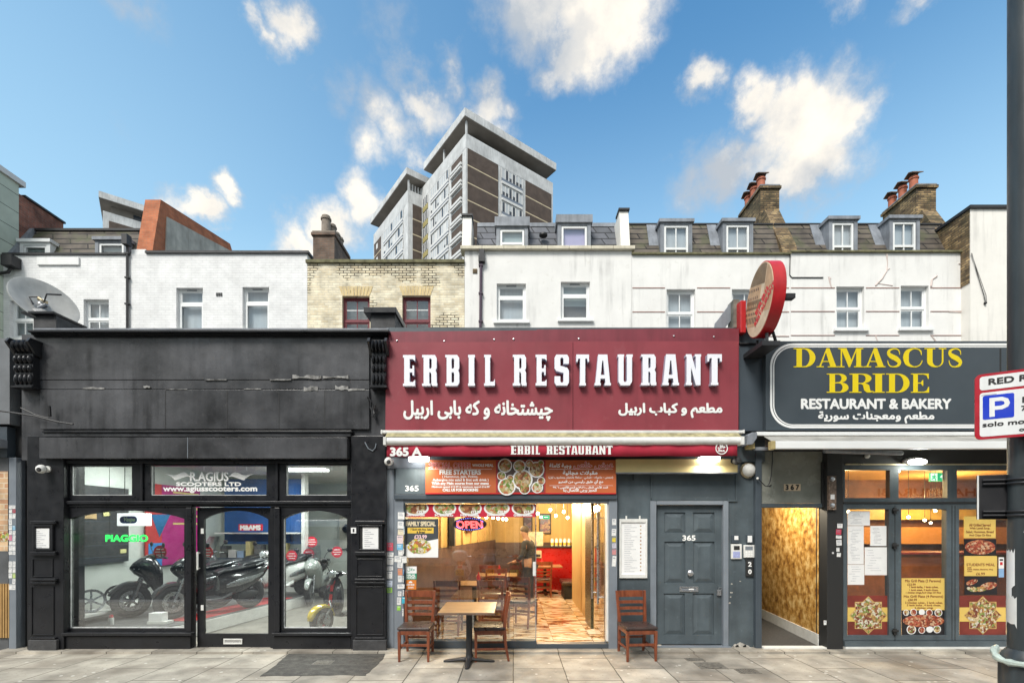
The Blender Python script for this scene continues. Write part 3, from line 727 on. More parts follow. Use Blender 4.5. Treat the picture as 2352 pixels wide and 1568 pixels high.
def stack(parent, x0, x1, y0, y1, z0, z1, m, pots, mp, cap=M_lead, cowl=True):
    b = MB(); b.box(x0, x1, y0, y1, z0, z1, m)
    b.box(x0 - .05, x1 + .05, y0 - .05, y1 + .05, z1 + .001, z1 + .09, m); b.box(x0 - .02, x1 + .02, y0 - .02, y1 + .02, z1 + .091, z1 + .15, cap)
    o = b.build('chimney', parent)
    for (px, py, r, h) in pots:
        p = MB(); pot(p, px, py, z1 + .14, r, h, mp, cowl); p.build('chimney_pot', o, smooth=True)
    return o

def house(label, xq0, xq1, ztop, m, holes, depth=8.0, name='terrace_house', cat='house'):
    x0, x1 = X(xq0, TY), X(xq1, TY)
    t = thing(name, label, cat, ((x0 + x1) / 2, TY, 0), group='terraced houses behind the shops')
    b = MB(); wall(b, x0 + .003, x1 - .003, 0, ztop, TY, .35, holes, m)
    b.box(x0 + .003, x1 - .003, TY + .36, TY + depth, 0, ztop - .5, M_roof)
    b.build('wall', t)
    return t, x0, x1

def dormer(t, q, zb, win_mat=None, style='sash', side=M_lead, Y=TY + .42, deep=1.5, top=.10):
    x0, x1 = X(q[0], Y), X(q[2], Y); zt = Z(q[1], Y)
    b = MB(); fw = .11
    b.box(x0, x0 + fw, Y, Y + deep, zb, zt - top, side); b.box(x1 - fw, x1, Y, Y + deep, zb, zt - top, side)
    b.box(x0 + fw, x1 - fw, Y + .4, Y + deep, zb, zt - top, side)
    b.box(x0 - .05, x1 + .05, Y - .06, Y + deep + .2, zt - top + .002, zt, side)
    b.box(x0 + fw, x1 - fw, Y + .002, Y + .39, zt - top - .07, zt - top - .001, side)
    o = b.build('dormer', t)
    h = (x0 + fw + .01, x1 - fw - .01, zb + .01, zt - top - .08)
    f = MB(); y = Y + .02; w = .06; mf = M_upvc
    f.box(h[0], h[0] + w, y, y + .07, h[2], h[3], mf); f.box(h[1] - w, h[1], y, y + .07, h[2], h[3], mf)
    f.box(h[0] + w, h[1] - w, y, y + .07, h[2], h[2] + w, mf); f.box(h[0] + w, h[1] - w, y, y + .07, h[3] - w, h[3], mf)
    if style != 'blank':
        mid = h[2] + (h[3] - h[2]) * (.36 if style == 'sash' else .44)
        f.box(h[0] + w, h[1] - w, y + .001, y + .06, mid - .035, mid + .035, mf)
        if style == 'sash': f.box((h[0] + h[1]) / 2 - .017, (h[0] + h[1]) / 2 + .017, y + .012, y + .05, h[2] + w, h[3] - w, mf)
    wv = f.build('window', o)
    MB().quad((h[0] + w, y + .04, h[2] + w), (h[1] - w, y + .04, h[2] + w), (h[1] - w, y + .04, h[3] - w), (h[0] + w, y + .04, h[3] - w), M_glassu).build('pane', wv)
    return o, h, y, win_mat

def backing_for(t, d, m):
    o, h, y, _ = d
    MB().box(h[0] + .03, h[1] - .03, y + .12, y + .14, h[2], h[3], m).build('window_backing', o)

def terrace():
    # --- white house with two low dormers, beside the satellite dish
    zt = Z(586, TY)
    hs = [qh((22, 690, 76, 775)), qh((192, 687, 250, 775))]
    t, x0, x1 = house('white house with low grey mansard, two wide dormers and a black downpipe', -60, 299, zt, M_whiteb, hs)
    for h in hs: window(t, h, TY, 'sash', mc=M_palebacking)
    b = MB(); b.prismx([(TY + .30, zt - .1), (TY + .85, Z(531, TY + .85)), (TY + 5, Z(531, TY + .85) + .15), (TY + 5, zt - .1)], X(18, TY), x1 - .02, M_tile)
    b.box(X(18, TY), x1, TY + .8, TY + 1.1, Z(531, TY + .85), Z(526, TY + .85), M_gutter)
    b.build('roof', t)
    b = MB(); b.prismx([(TY + .1, zt), (TY + .1, zt + .12), (TY + .8, Z(524, TY + .8)), (TY + 6, Z(520, TY + .8)), (TY + 6, zt)], X(2, TY), X(17, TY), M_lead); b.build('party_wall', t)
    for q in ((45, 550, 115, 584), (218, 545, 292, 580)):
        d = dormer(t, q, zt + .02, style='blank', Y=TY + .36, side=M_upvc if q[0] < 100 else M_lead); backing_for(t, d, M_curtaing)
    b = MB(); b.box(x0, x1, TY - .05, TY + .28, zt + .001, zt + .05, M_gutter); b.build('coping', t)
    b = MB(); b.box(X(88, TY), X(184, TY), TY - .05, TY - .001, Z(610, TY), Z(592, TY), M_white); b.build('plaster_patch', t, bevel=.015)
    b = MB(); b.tube([(X(296, TY), TY - .06, Z(570, TY)), (X(296, TY), TY - .06, Z(775, TY))], .035, M_gutter)
    for q in (585, 640, 700): b.box(X(296, TY) - .06, X(296, TY) + .06, TY - .1, TY - .005, Z(q, TY) - .02, Z(q, TY) + .02, M_gutter)
    b.box(X(291, TY), X(303, TY), TY - .2, TY - .01, Z(568, TY), Z(545, TY), M_gutter)
    b.build('downpipe', t)
    b = MB(); b.box(X(25, TY), X(50, TY), TY - .3, TY - .01, Z(620, TY), Z(596, TY), M_gutter)
    b.tube([(X(35, TY), TY - .12, Z(620, TY)), (X(28, TY), TY - .12, Z(630, TY)), (X(-10, TY), TY - .1, Z(634, TY))], .045, M_gutter); b.build('rainwater_hopper', t)
    # --- plain white house
    zt = Z(583, TY); hs = [qh((405, 661, 466, 762)), qh((557, 659, 618, 760))]
    t, x0, x1 = house('plain white painted house with two white casement windows and a red party wall', 299, 706, zt, M_whiteb, hs)
    for h in hs: window(t, h, TY, 'casement', sill=M_white)
    b = MB(); b.box(X(336, TY), x1 + .06, TY - .06, TY + .3, zt + .001, zt + .07, M_gutter); b.build('coping', t)
    MB().box(X(301, TY), X(334, TY), TY + .01, TY + .34, zt + .001, Z(572, TY), M_white).build('parapet_upstand', t)
    b = MB()
    for k in range(3): b.box(X(497 + k * 5, TY), X(500.5 + k * 5, TY), TY - .02, TY - .001, Z(680, TY), Z(673, TY), M_gutter)
    b.build('air_vent', t)
    # red brick coped party wall, grey render between its raking ends
    xa, xb = X(308, TY + .4), X(345, TY + .4)
    prof = [(TY + .36, zt - .3), (TY + .85, Z(461, TY + .9)), (TY + 4.6, 13.05), (TY + 5.2, 12.2), (TY + 5.5, 8)]
    b = MB(); b.prismx(prof, xa, xb, M_redb); o = b.build('party_wall', t)
    inn = [(TY + .98, zt - .3), (TY + 1.08, prof[1][1] - .40), (TY + 4.55, prof[2][1] - .30), (TY + 5.0, 12.0), (TY + 5.2, 8)]
    MB().prismx(inn, xb + .001, xb + .03, mat('grey_cement_render', (.44, .41, .36), .9, var=.3, vs=2, bump=.5, bs=20, streak=.2)).build('render_panel', o)
    MB().prismx([(TY + 1.3, 10.0), (TY + 1.3, 10.45), (TY + 1.9, 10.95), (TY + 2.6, 10.1)], xb + .031, xb + .5, M_mossy).build('roof_slope', t)
    # --- yellow brick house
    zt = Z(605, TY); hs = [qh((786, 680, 849, 790)), qh((924, 679, 989, 790))]
    t, x0, x1 = house('yellow stock brick house with dark red sash windows and raked out joints', 706, 1067, zt, M_yellow, hs)
    for h in hs: window(t, h, TY, 'redsash', mf=M_dred, mc=M_nets)
    for h in hs:
        b = MB(); a0, a1, c = h[0], h[1], h[3]
        n = 9
        for k in range(n):
            f0, f1 = k / n, (k + 1) / n
            b.prism([(a0 + (a1 - a0) * f0 + .008, c + .003), (a0 + (a1 - a0) * f1 - .008, c + .003), (a0 + (a1 - a0) * f1 - .008 + (f1 - .5) * .22, c + .29), (a0 + (a1 - a0) * f0 + .008 + (f0 - .5) * .22, c + .29)], TY - .012, TY - .001, M_yellowarch)
        b.build('brick_arch', t)
    b = MB(); b.box(x0 - .03, x1, TY - .07, TY + .3, zt + .001, zt + .09, M_mossy); b.build('coping', t)
    Yc = 15.6; zc = Z(541, Yc)
    cx0, cx1 = X(719, Yc), X(768, Yc)
    o = stack(t, cx0, cx1, Yc, Yc + 1.35, 9, zc, M_darkb, [(cx0 + .34, Yc + .22, .17, .62), (cx0 + .40, Yc + .58, .16, .56), (cx0 + .40, Yc + .93, .16, .5), (cx0 + .43, Yc + 1.2, .15, .5)], M_potg, cap=M_potg, cowl=False)
    # --- rendered house with slate mansard
    zt = Z(572, TY); hs = [qh((1141, 651, 1208, 737)), qh((1288, 647, 1355, 733))]
    t, x0, x1 = house('smooth white rendered house with cream coping, slate mansard and two boxy dormers', 1067, 1451, zt - .06, M_render, hs)
    for h, c in zip(hs, (M_palebacking, M_curtaing)): window(t, h, TY, 'casement', mc=c, sill=M_upvc)
    b = MB(); n = 8
    for k in range(n):
        a, e = x0 - .12 + (x1 - x0 + .2) * k / n, x0 - .12 + (x1 - x0 + .2) * (k + 1) / n
        b.box(a + .004, e - .004, TY - .12, TY + .32, zt - .058, zt + .045, M_stone)
    b.build('coping', t, bevel=.012)
    zr = Z(521, TY + .95)
    b = MB(); b.prismx([(TY + .33, zt - .1), (TY + .95, zr), (TY + 6, zr + .2), (TY + 6, zt - .1)], x0 + .32, x1 - .3, M_slate)
    b.box(x0 + .32, x1 - .3, TY + .93, TY + 1.2, zr, zr + .12, M_lead); b.build('roof', t)
    for q in ((1061, 497, 1082), (1426, 484, 1447)):
        b = MB(); xa, xb = X(q[0], TY), X(q[2], TY)
        b.prismx([(TY - .02, zt + .046), (TY + .22, Z(q[1], TY + .2)), (TY + .6, Z(q[1], TY + .2)), (TY + 6, Z(q[1], TY + .2) - .7), (TY + 6, zt + .046)], xa, xb, M_cream)
        b.box(xa - .03, xb + .03, TY + .15, TY + .62, Z(q[1], TY + .2) + .002, Z(q[1], TY + .2) + .06, M_gutter); b.build('party_wall', t)
    d = dormer(t, (1140, 500, 1213, 572), zt + .05, style='casement', Y=TY + .36, top=.28); backing_for(t, d, M_curtaing)
    d = dormer(t, (1281, 495, 1357, 572), zt + .05, style='blank', Y=TY + .36, top=.24); backing_for(t, d, M_lilac)
    b = MB(); b.lathe([(0, 0), (.13, 0), (.13, .05), (.0, .1)], (X(1248, TY + .5), TY + .52, Z(541, TY + .5)), M_gutter, 'z', 12); b.build('roof_vent', t)
    b = MB(); xd = X(1105, TY)
    b.box(xd - .07, xd + .12, TY - .16, TY - .005, Z(606, TY), Z(593, TY), M_gutter); b.box(xd - .05, xd + .1, TY - .13, TY - .005, Z(592.5, TY), Z(577, TY), M_gutter)
    b.tube([(xd, TY - .06, Z(606, TY)), (xd - .02, TY - .06, Z(790, TY))], .042, M_purple)
    for q in (612, 676, 740): b.box(xd - .07, xd + .06, TY - .11, TY - .004, Z(q, TY) - .02, Z(q, TY) + .02, M_purple)
    b.build('downpipe', t)
    MB().box(X(1086, TY), X(1096, TY), TY - .02, TY - .001, Z(628, TY), Z(618, TY), M_stockb).build('air_brick', t)
    # --- two rendered houses with brown tiled mansards
    def tiled(label, xa, xb, qtop, wins, dorms, lines, style='sash'):
        zt = Z(qtop, TY); hs = [qh(w) for w in wins]
        t, x0, x1 = house(label, xa, xb, zt, M_render, hs)
        for h in hs: window(t, h, TY, 'sash', sill=M_upvc)
        b = MB(); b.box(x0, x1, TY - .07, TY + .3, zt + .001, zt + .05, M_mossy); b.build('coping', t)
        zr = Z(517, TY + .95)
        b = MB(); b.prismx([(TY + .31, zt - .1), (TY + .95, zr), (TY + 6, zr + .1), (TY + 6, zt - .1)], x0 + .02, x1 - .02, M_tile)
        b.box(x0 + .02, x1 - .02, TY + .92, TY + 1.1, zr, zr + .05, M_gutter); b.build('roof', t)
        for q in dorms:
            d = dormer(t, q, zt + .04); backing_for(t, d, M_palebacking)
            xx = X(q[0], TY + .42)
            b = MB(); b.prismx([(TY + .40, zt + .05), (TY + .90, zr - .02), (TY + .93, zr), (TY + .43, zt + .06)], xx - .30, xx - .002, M_lead)
            b.build('lead_flashing', t)
        b = MB()
        gaps = sorted((h[0] - .05, h[1] + .05) for h in hs)
        for q in lines:
            z = Z(q, TY); cur = x0 + .02
            for a, e in gaps:
                b.box(cur, a, TY - .014, TY - .001, z - .014, z + .006, M_pinkline); cur = e
            b.box(cur, x1 - .04, TY - .014, TY - .001, z - .014, z + .006, M_pinkline)
        b.build('string_line', t)
        return t, x0, x1, zt
    t1, a0, a1, z1 = tiled('white rendered house partly behind the round hanging sign, brown tiled mansard', 1451, 1815, 586,
                           [(1531, 664, 1597, 770), (1681, 664, 1748, 770)], [(1517, 504, 1590, 586), (1660, 503, 1730, 586)], (661, 716, 772))
    t2, b0, b1, z2 = tiled('white rendered house with filled cracks and two chimney stacks beside it', 1815, 2229, 581,
                           [(1921, 658, 1985, 755), (2069, 656, 2133, 754)], [(1904, 498, 1970, 581), (2043, 496, 2113, 581)], (661, 715, 770))
    # cracks filled with pinkish mortar, cables
    rnd = random.Random(5)
    for pth in ([(2036, 583), (2038, 605), (2036, 622), (2024, 640), (2010, 656)], [(2036, 620), (2044, 617)], [(2015, 651), (2050, 656)], [(1908, 640), (1902, 636), (1905, 646), (1910, 660)],
                [(2210, 588), (2214, 600), (2202, 606), (2222, 612)], [(2138, 658), (2140, 642), (2152, 634)], [(2010, 771), (2016, 784)], [(2140, 771), (2150, 784)], [(2180, 716), (2228, 718)]):
        pp = [(X(x + rnd.uniform(-1, 1), TY), TY - .002, Z(y, TY)) for x, y in pth]
        b = MB(); b.tube(pp, [.024 * rnd.uniform(.5, 1.4) for _ in pp], M_crackfill, 6); b.build('crack_filler', t2, smooth=True)
    b = MB(); b.tube([(X(q[0], TY), TY - .02, Z(q[1], TY)) for q in ((1814, 585), (1813, 632), (1818, 638), (1890, 638))], .014, M_wire, 5); b.build('cable', t1)
    # stacks and the raking walls that carry them
    for tt, qx0, qx1, qz, pots, pl, qs in ((t1, 1747, 1790, 434, [.1, .55, .95], -1, (1786, 1826)), (t2, 2105, 2150, 432, [.1, .55, 1.0], -1, (2150, 2216))):
        Yc = 16.4; xa, xb = X(qx0, Yc), X(qx1, Yc); zc = Z(qz, Yc)
        mid = (xa + xb) / 2
        stack(tt, xa, xb, Yc, Yc + 1.5, 9, zc, M_stockb, [(xa + .20, Yc + .25 + p * 1.05, .155, .50 if p < .9 else .46) for p in pots], M_pot)
        b = MB(); xr_ = X(1790 if tt is t1 else 2150, 15.9)
        b.prismx([(TY + .32, z1 + .06), (TY + .36, z1 + .3), (14.98, 10.62), (15.9, 12.28), (Yc - .002, 12.34), (Yc + 4, 12.34), (Yc + 4, 9), (TY + .32, 9)], xr_ - .48, xr_, M_stockb)
        b.build('party_wall', tt)
    # --- tall cream house at the end
    zt = Z(480, TY - .3); Ye = TY - .3
    x0, x1 = X(2229, Ye), X(2620, Ye)
    t = thing('end_house', 'tall blank cream rendered house rising past the lamp post', 'house', ((x0 + x1) / 2, Ye, 0), group='terraced houses behind the shops')
    b = MB(); b.box(x0, x1, Ye, Ye + 3.2, 0, zt, M_cream); b.build('wall', t)
    b = MB(); b.box(x0 - .003, x0 - .02, Ye + .02, Ye + 3.2, 9, zt - .02, M_stockb); b.build('brick_flank', t)
    b = MB(); b.box(x0 - .06, x1, Ye - .06, Ye + 3.3, zt + .002, zt + .09, M_gutter); b.build('coping', t)
    b = MB(); b.tube([(X(2230, Ye), Ye - .03, Z(583, Ye)), (X(2240, Ye), Ye - .03, Z(620, Ye)), (X(2258, Ye), Ye - .03, Z(680, Ye)), (X(2261, Ye), Ye - .03, Z(695, Ye))], .009, M_wire, 5)
    b.tube([(X(2228, Ye), Ye - .04, Z(583, Ye)), (X(2262, Ye), Ye - .04, Z(680, Ye)), (X(2264, Ye), Ye - .03, Z(694, Ye))], .010, M_wwire, 5)
    b.ball((X(2261, Ye), Ye - .03, Z(697, Ye)), .04, M_wire); b.build('hanging_cable', t)
    # --- taller building far along on the other side
    xw = X(8, TY); t = thing('corner_building', 'taller pale green weatherboarded building with red brick flank', 'building', (xw - 3, 15, 0))
    m = brick('pale_green_boards', (.50, .56, .47), (.46, .52, .44), (.14, .16, .13), bw=6, rh=.55, ms=.012, bump=.4, var=.08)
    ztop = Z(400, TY)
    MB().box(xw - 6, xw, TY - 1.2, TY + .45, 0, ztop, m).build('wall', t)
    MB().box(xw - 6, xw - .02, TY + .451, TY + 1.95, 0, Z(446, TY + .5), M_oldred).build('brick_flank', t)
    MB().box(xw - 6, xw + .07, TY - 1.3, TY + .6, ztop + .001, ztop + .17, M_twhite).build('cornice', t)
    b = MB(); b.box(xw - 6, xw + .03, TY + .62, TY + 1.99, Z(446, TY + .5) + .001, Z(446, TY + .5) + .06, M_gutter); b.build('coping', t)
terrace()

# ------------------------------------------------------------------ tower blocks
def tower(label, C0, zroof, right_len, left_len, storeys, full=True, zband=(62.7, 60.5), th=2.72):
    a1, a2 = R(37), R(53)
    u1 = Vector((-math.sin(a1), math.cos(a1), 0)); u2 = Vector((math.sin(a2), math.cos(a2), 0))
    C0 = Vector((*C0, 0)); t = thing('tower_block', label, 'tower block', tuple(C0))
    def P(a, b, z): return tuple(C0 + u2 * a + u1 * b + Vector((0, 0, z)))
    def bx(mb, a0, a1_, b0, b1, z0, z1, m):
        vs = [P(a, b, z) for z in (z0, z1) for b in (b0, b1) for a in (a0, a1_)]
        mb.add(vs, [(0, 2, 3, 1), (4, 5, 7, 6), (0, 1, 5, 4), (2, 6, 7, 3), (0, 4, 6, 2), (1, 3, 7, 5)], m)
    def tq(q, a, b, along):
        "distance along a face at which the picture column q is reached"
        k = (q - CX) / F; o = C0 + u2 * a + u1 * b; u = u2 if along == 2 else u1
        return (k * o.y - o.x) / (u.x - k * u.y)
    return t, P, bx, tq, u1, u2, C0

def towers():
    t, P, bx, tq, u1, u2, C0 = tower('brown brick and concrete tower block with overhanging roof slab', (X(1070, 74.0), 74.0), 66, 18, 15, 9)
    RL = tq(1270, 0, 0, 2); LJ = tq(971, 0, 0, 1)
    zt, zb, sh = 62.6, 60.4, 2.72
    b = MB(); bx(b, .02, RL - .02, .02, LJ + 14, 0, zb - .01, M_conc); bx(b, 0, RL, 0, LJ + 14, zb, zt, M_conc)
    b.build('body', t)
    # wing
    aw = 0.0
    k = (937 - CX) / F; J = C0 + u1 * LJ
    aw = (k * J.y - J.x) / (-u2.x + k * u2.y)
    WL = None
    wz = zt - 1.6
    kk = (858 - CX) / F; W = J - u2 * aw; WL = (kk * W.y - W.x) / (u1.x - kk * u1.y)
    b = MB(); bx(b, -aw + .02, 10, LJ + .02, LJ + WL - .02, 0, wz - 2.2, M_conc); bx(b, -aw, 10, LJ, LJ + WL, wz - 2.19, wz, M_conc); b.build('wing', t)
    # roof slabs, the dark set-back strip beneath them
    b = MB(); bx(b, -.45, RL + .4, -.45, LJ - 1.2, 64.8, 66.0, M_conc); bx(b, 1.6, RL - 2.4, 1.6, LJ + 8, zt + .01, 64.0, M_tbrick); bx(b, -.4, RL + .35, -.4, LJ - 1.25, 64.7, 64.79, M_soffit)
    bx(b, .1, .35, .1, .35, zt, 64.8, M_conc); bx(b, .1, .35, 7.2, 7.45, zt, 64.8, M_conc); b.build('roof_slab', t)
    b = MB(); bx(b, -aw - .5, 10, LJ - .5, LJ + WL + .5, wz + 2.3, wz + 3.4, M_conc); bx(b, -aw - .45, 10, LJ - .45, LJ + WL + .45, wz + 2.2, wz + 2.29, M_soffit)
    bx(b, -aw + 1.4, 10, LJ + 1.6, LJ + WL - 1.6, wz + .01, wz + 2.19, M_tbrick); bx(b, -aw + .1, -aw + .35, LJ + .1, LJ + .35, wz, wz + 1.8, M_conc)
    for i in range(5): bx(b, -aw + .6 + i * .55, -aw + .85 + i * .55, LJ + .8, LJ + 1.0, wz, wz + 1.8, M_conc)
    b.build('roof_slab', t)
    e = .06
    def ra(q): return tq(q, 0, 0, 2)
    def la(q): return tq(q, 0, 0, 1)
    def wa(q): return LJ + ((lambda kq: (kq * W.y - W.x) / (u1.x - kq * u1.y))((q - CX) / F))
    n = 11
    rb0, rb1, rw0, rw1, rc0, rc1 = ra(1074), ra(1144), ra(1152), ra(1199), ra(1207), ra(1266)
    for i in range(n):
        z1 = zb - i * sh; z0 = z1 - sh
        # gable brick with cream floor bands
        for a, c in ((rb0, rb1), (rc0, rc1)):
            b = MB(); bx(b, a, c, -e, 0, z0 + .2, z1 - .02, M_tbrick); bx(b, a, c, -e * .6, 0, z0 - .02, z0 + .199, M_tband); b.build('brick_panel', t)
        b = MB(); bx(b, rw0, rw1, -e, 0, z0 + .9, z1 - .25, M_twin)
        nn = 6
        for j in range(nn + 1):
            a = rw0 + (rw1 - rw0) * j / nn; bx(b, a - .09, a + .09, -e * 2, -e - .001, z0 + .9, z1 - .25, M_twhite)
        for j in range(nn):
            if (i * 7 + j * 3) % 5 < 3: bx(b, rw0 + (rw1 - rw0) * j / nn + .1, rw0 + (rw1 - rw0) * (j + 1) / nn - .1, -e * 1.3, -e - .001, z0 + .9 + (.6 if (i + j) % 3 else 0), z1 - .3, M_palebacking)
        bx(b, rw0, rw1, -e * 2, 0, z0 + .45, z0 + .88, M_tblue); bx(b, rw0, rw1, -e * 3, 0, z0 + .05, z0 + .44, M_twhite); b.build('window_bay', t)
        # long side: balconies then window bands, then the ochre recess
        b0, b1 = la(1062), la(1037)
        b = MB(); bx(b, -.02, 0, b0, b1, z0 + 1.0, z1 - .3, M_tbrick); bx(b, -.35, -.05, b0, b1, z0 + .1, z0 + .35, M_twhite); bx(b, -.35, -.1, b0, b1, z0 + .62, z0 + .98, M_twhite); bx(b, -.12, -.04, b0, b1, z0 + .36, z0 + .6, M_twin); b.build('balcony', t)
        w0, w1 = la(1031), la(990)
        def band(f0, f1, a, z0=z0, z1=z1, i=i, nm='window_bay'):
            b = MB(); bx(b, a - .06, a, f0, f1, z0 + 1.0, z1 - .22, M_twin)
            nn = 8
            for j in range(nn + 1):
                f = f0 + (f1 - f0) * j / nn; bx(b, a - .13, a - .061, f - .1, f + .1, z0 + 1.0, z1 - .22, M_twhite)
            for j in range(nn):
                if (i * 5 + j * 7) % 4: bx(b, a - .09, a - .061, f0 + (f1 - f0) * j / nn + .12, f0 + (f1 - f0) * (j + 1) / nn - .12, z0 + 1.0 + (.5 if (i * j) % 3 == 1 else 0), z1 - .25, M_palebacking if (i + j) % 4 else M_twhite)
            bx(b, a - .16, a, f0, f1, z0 + .55, z0 + .98, M_twhite); bx(b, a - .12, a, f0, f1, z0 + .3, z0 + .549, M_tblue); bx(b, a - .18, a, f0, f1, z0 + .02, z0 + .299, M_twhite)
            b.build(nm, t)
        band(w0, w1, 0)
        y0, y1 = la(983), la(972)
        b = MB(); bx(b, -.05, 0, y0, y1, z0 + 1.0, z1 - .2, M_twin); bx(b, -.1, 0, y0, y1, z0 + .1, z0 + .98, M_tyel)
        for j in range(4):
            f = y0 + (y1 - y0) * j / 3; bx(b, -.1, -.051, f - .09, f + .09, z0 + 1.0, z1 - .2, M_twhite)
        b.build('window_bay', t)
        zz1 = wz - 2.2 - i * sh; zz0 = zz1 - sh
        b = MB(); aL = -aw
        bx(b, aL + .9, -.25, LJ - e, LJ, zz0 + .2, zz1 - .02, M_tbrick); bx(b, aL + .9, -.25, LJ - e * .6, LJ, zz0 - .02, zz0 + .199, M_tband); b.build('brick_panel', t)
        band(wa(926), wa(882), -aw, zz0, zz1)
        b = MB(); bx(b, -aw - e, -aw, wa(875), wa(860), zz0 + .2, zz1 - .02, M_tbrick); bx(b, -aw - e * .6, -aw, wa(875), wa(860), zz0 - .02, zz0 + .199, M_tband)
        bx(b, -aw - .1, -aw - e - .001, wa(868.5), wa(865), zz0 + 1.1, zz0 + 2.1, M_twhite); b.build('brick_panel', t)
    # the second tower, mostly behind the red party wall
    Y2 = 100.0
    t, P, bx, tq, u1, u2, C0 = tower('grey concrete tower with overhanging flat roof, mostly hidden by red brick wall', (X(236, Y2), Y2), 66, 18, 15, 9)
    zr = Z(446, Y2)
    b = MB(); bx(b, 0, 15, 0, 10, 0, zr - 3.4, M_conc); b.build('body', t)
    b = MB(); bx(b, -.6, 15, -.9, 10, zr - 1.3, zr, M_conc); bx(b, -.5, 14, -.8, 9, zr - 1.42, zr - 1.301, M_soffit); bx(b, 1.2, 13, 1.2, 9, zr - 3.39, zr - 1.43, M_soffit); bx(b, 5, 13, 1.1, 1.199, zr - 2.8, zr - 1.8, M_twin); b.build('roof_slab', t)
    b = MB()
    for i in range(6): bx(b, 1, 14, -.08, 0, zr - 5.2 - i * 2.8 - 1.9, zr - 5.2 - i * 2.8, M_tbrick)
    b.build('brick_panel', t)
towers()
# ------------------------------------------------------------------ shared small makers
M_paper = mat('white_paper', (.80, .80, .79), .7, var=.04, vs=9)
M_papert = mat('printed_paper_grey', (.45, .46, .48), .7, var=.35, vs=70)
M_ink = mat('black_ink', (.02, .02, .02), .6, var=0)
M_red = mat('bright_red', (.60, .02, .03), .4, var=.1)
M_gwhite = mat('grubby_white_plastic', (.70, .70, .67), .45, var=.1, vs=9)
M_bulb = emis('warm_bulb', (1.0, .80, .48), 26)
M_cool = emis('cool_led_panel', (1.0, 1.0, .97), 9)
M_strip = emis('ceiling_light_panel', (.95, 1.0, .97), 3.0)
M_ceil = mat('white_ceiling', (.62, .63, .61), .9, var=.04)
M_shopfloor = mat('worn_shop_floor', (.22, .205, .18), .4, var=.25, vs=3)
M_shopwall = mat('pale_shop_wall', (.55, .58, .54), .8, var=.08, vs=2)
M_voidx = mat('dark_interior', (.03, .03, .032), .9, var=.1)

def point(name, loc, power, col, r=.06):
    l = bpy.data.lights.new(name, 'POINT'); l.energy = power; l.color = col; l.shadow_soft_size = r
    o = bpy.data.objects.new(name, l); C.objects.link(o); o.location = loc; return o
def area(name, loc, power, col, sx, sy, rot=(0, 0, 0)):
    l = bpy.data.lights.new(name, 'AREA'); l.shape = 'RECTANGLE'; l.size = sx; l.size_y = sy; l.energy = power; l.color = col
    o = bpy.data.objects.new(name, l); C.objects.link(o); o.location = loc; o.rotation_euler = rot; return o

def cctv(q, Y, label, m):
    x, z = X(q[0], Y), Z(q[1], Y); t = thing('security_camera', label, 'camera', (x, Y, z))
    b = MB(); b.lathe([(0, 0), (.045, 0), (.045, .02), (0, .02)], (x, Y - .02, z), m, 'y', 14); b.tube([(x, Y - .02, z), (x, Y - .07, z - .005)], .018, m); b.build('bracket', t, smooth=True)
    b = MB(); b.ball((x, Y - .10, z - .01), .062, m, 16); o = b.build('housing', t, smooth=True)
    b = MB(); b.lathe([(0, -.058), (.026, -.056), (.03, -.05), (.03, -.03)], (x + .012, Y - .105, z - .022), M_ink, 'y', 14); b.build('lens', o, smooth=True)
    return t

def stickers(cells, Y, group, white_label):
    rnd = random.Random(11)
    for (q, col, label) in cells:
        m = mat('sticker_' + '_'.join(str(int(c * 100)) for c in col), col, .6, var=.12, vs=60)
        b = MB(); x0, x1, z0, z1 = X(q[0], Y), X(q[2], Y), Z(q[3], Y), Z(q[1], Y)
        a = R(rnd.uniform(-5, 5)); cx, cz = (x0 + x1) / 2, (z0 + z1) / 2; w, h = (x1 - x0) / 2, (z1 - z0) / 2
        def rot(u, v): return (cx + u * math.cos(a) - v * math.sin(a), cz + u * math.sin(a) + v * math.cos(a))
        n = rnd.uniform(.0015, .0035)
        b.prism([rot(-w, -h), rot(w, -h), rot(w, h), rot(-w, h)], Y - n, Y - .0002, m)
        dk = mat('sticker_print', (.25, .27, .33), .6, var=.3, vs=80)
        for k in range(rnd.choice((1, 2, 3))):
            v = h * (.6 - k * .5); b.prism([rot(-w * .75, v - h * .09), rot(w * rnd.uniform(.1, .8), v - h * .09), rot(w * .5, v + h * .09), rot(-w * .75, v + h * .09)], Y - n - .0008, Y - n, dk if col[0] > .3 else M_paper)
        b.build('sticker', label=label or white_label, cat='sticker', group=group)

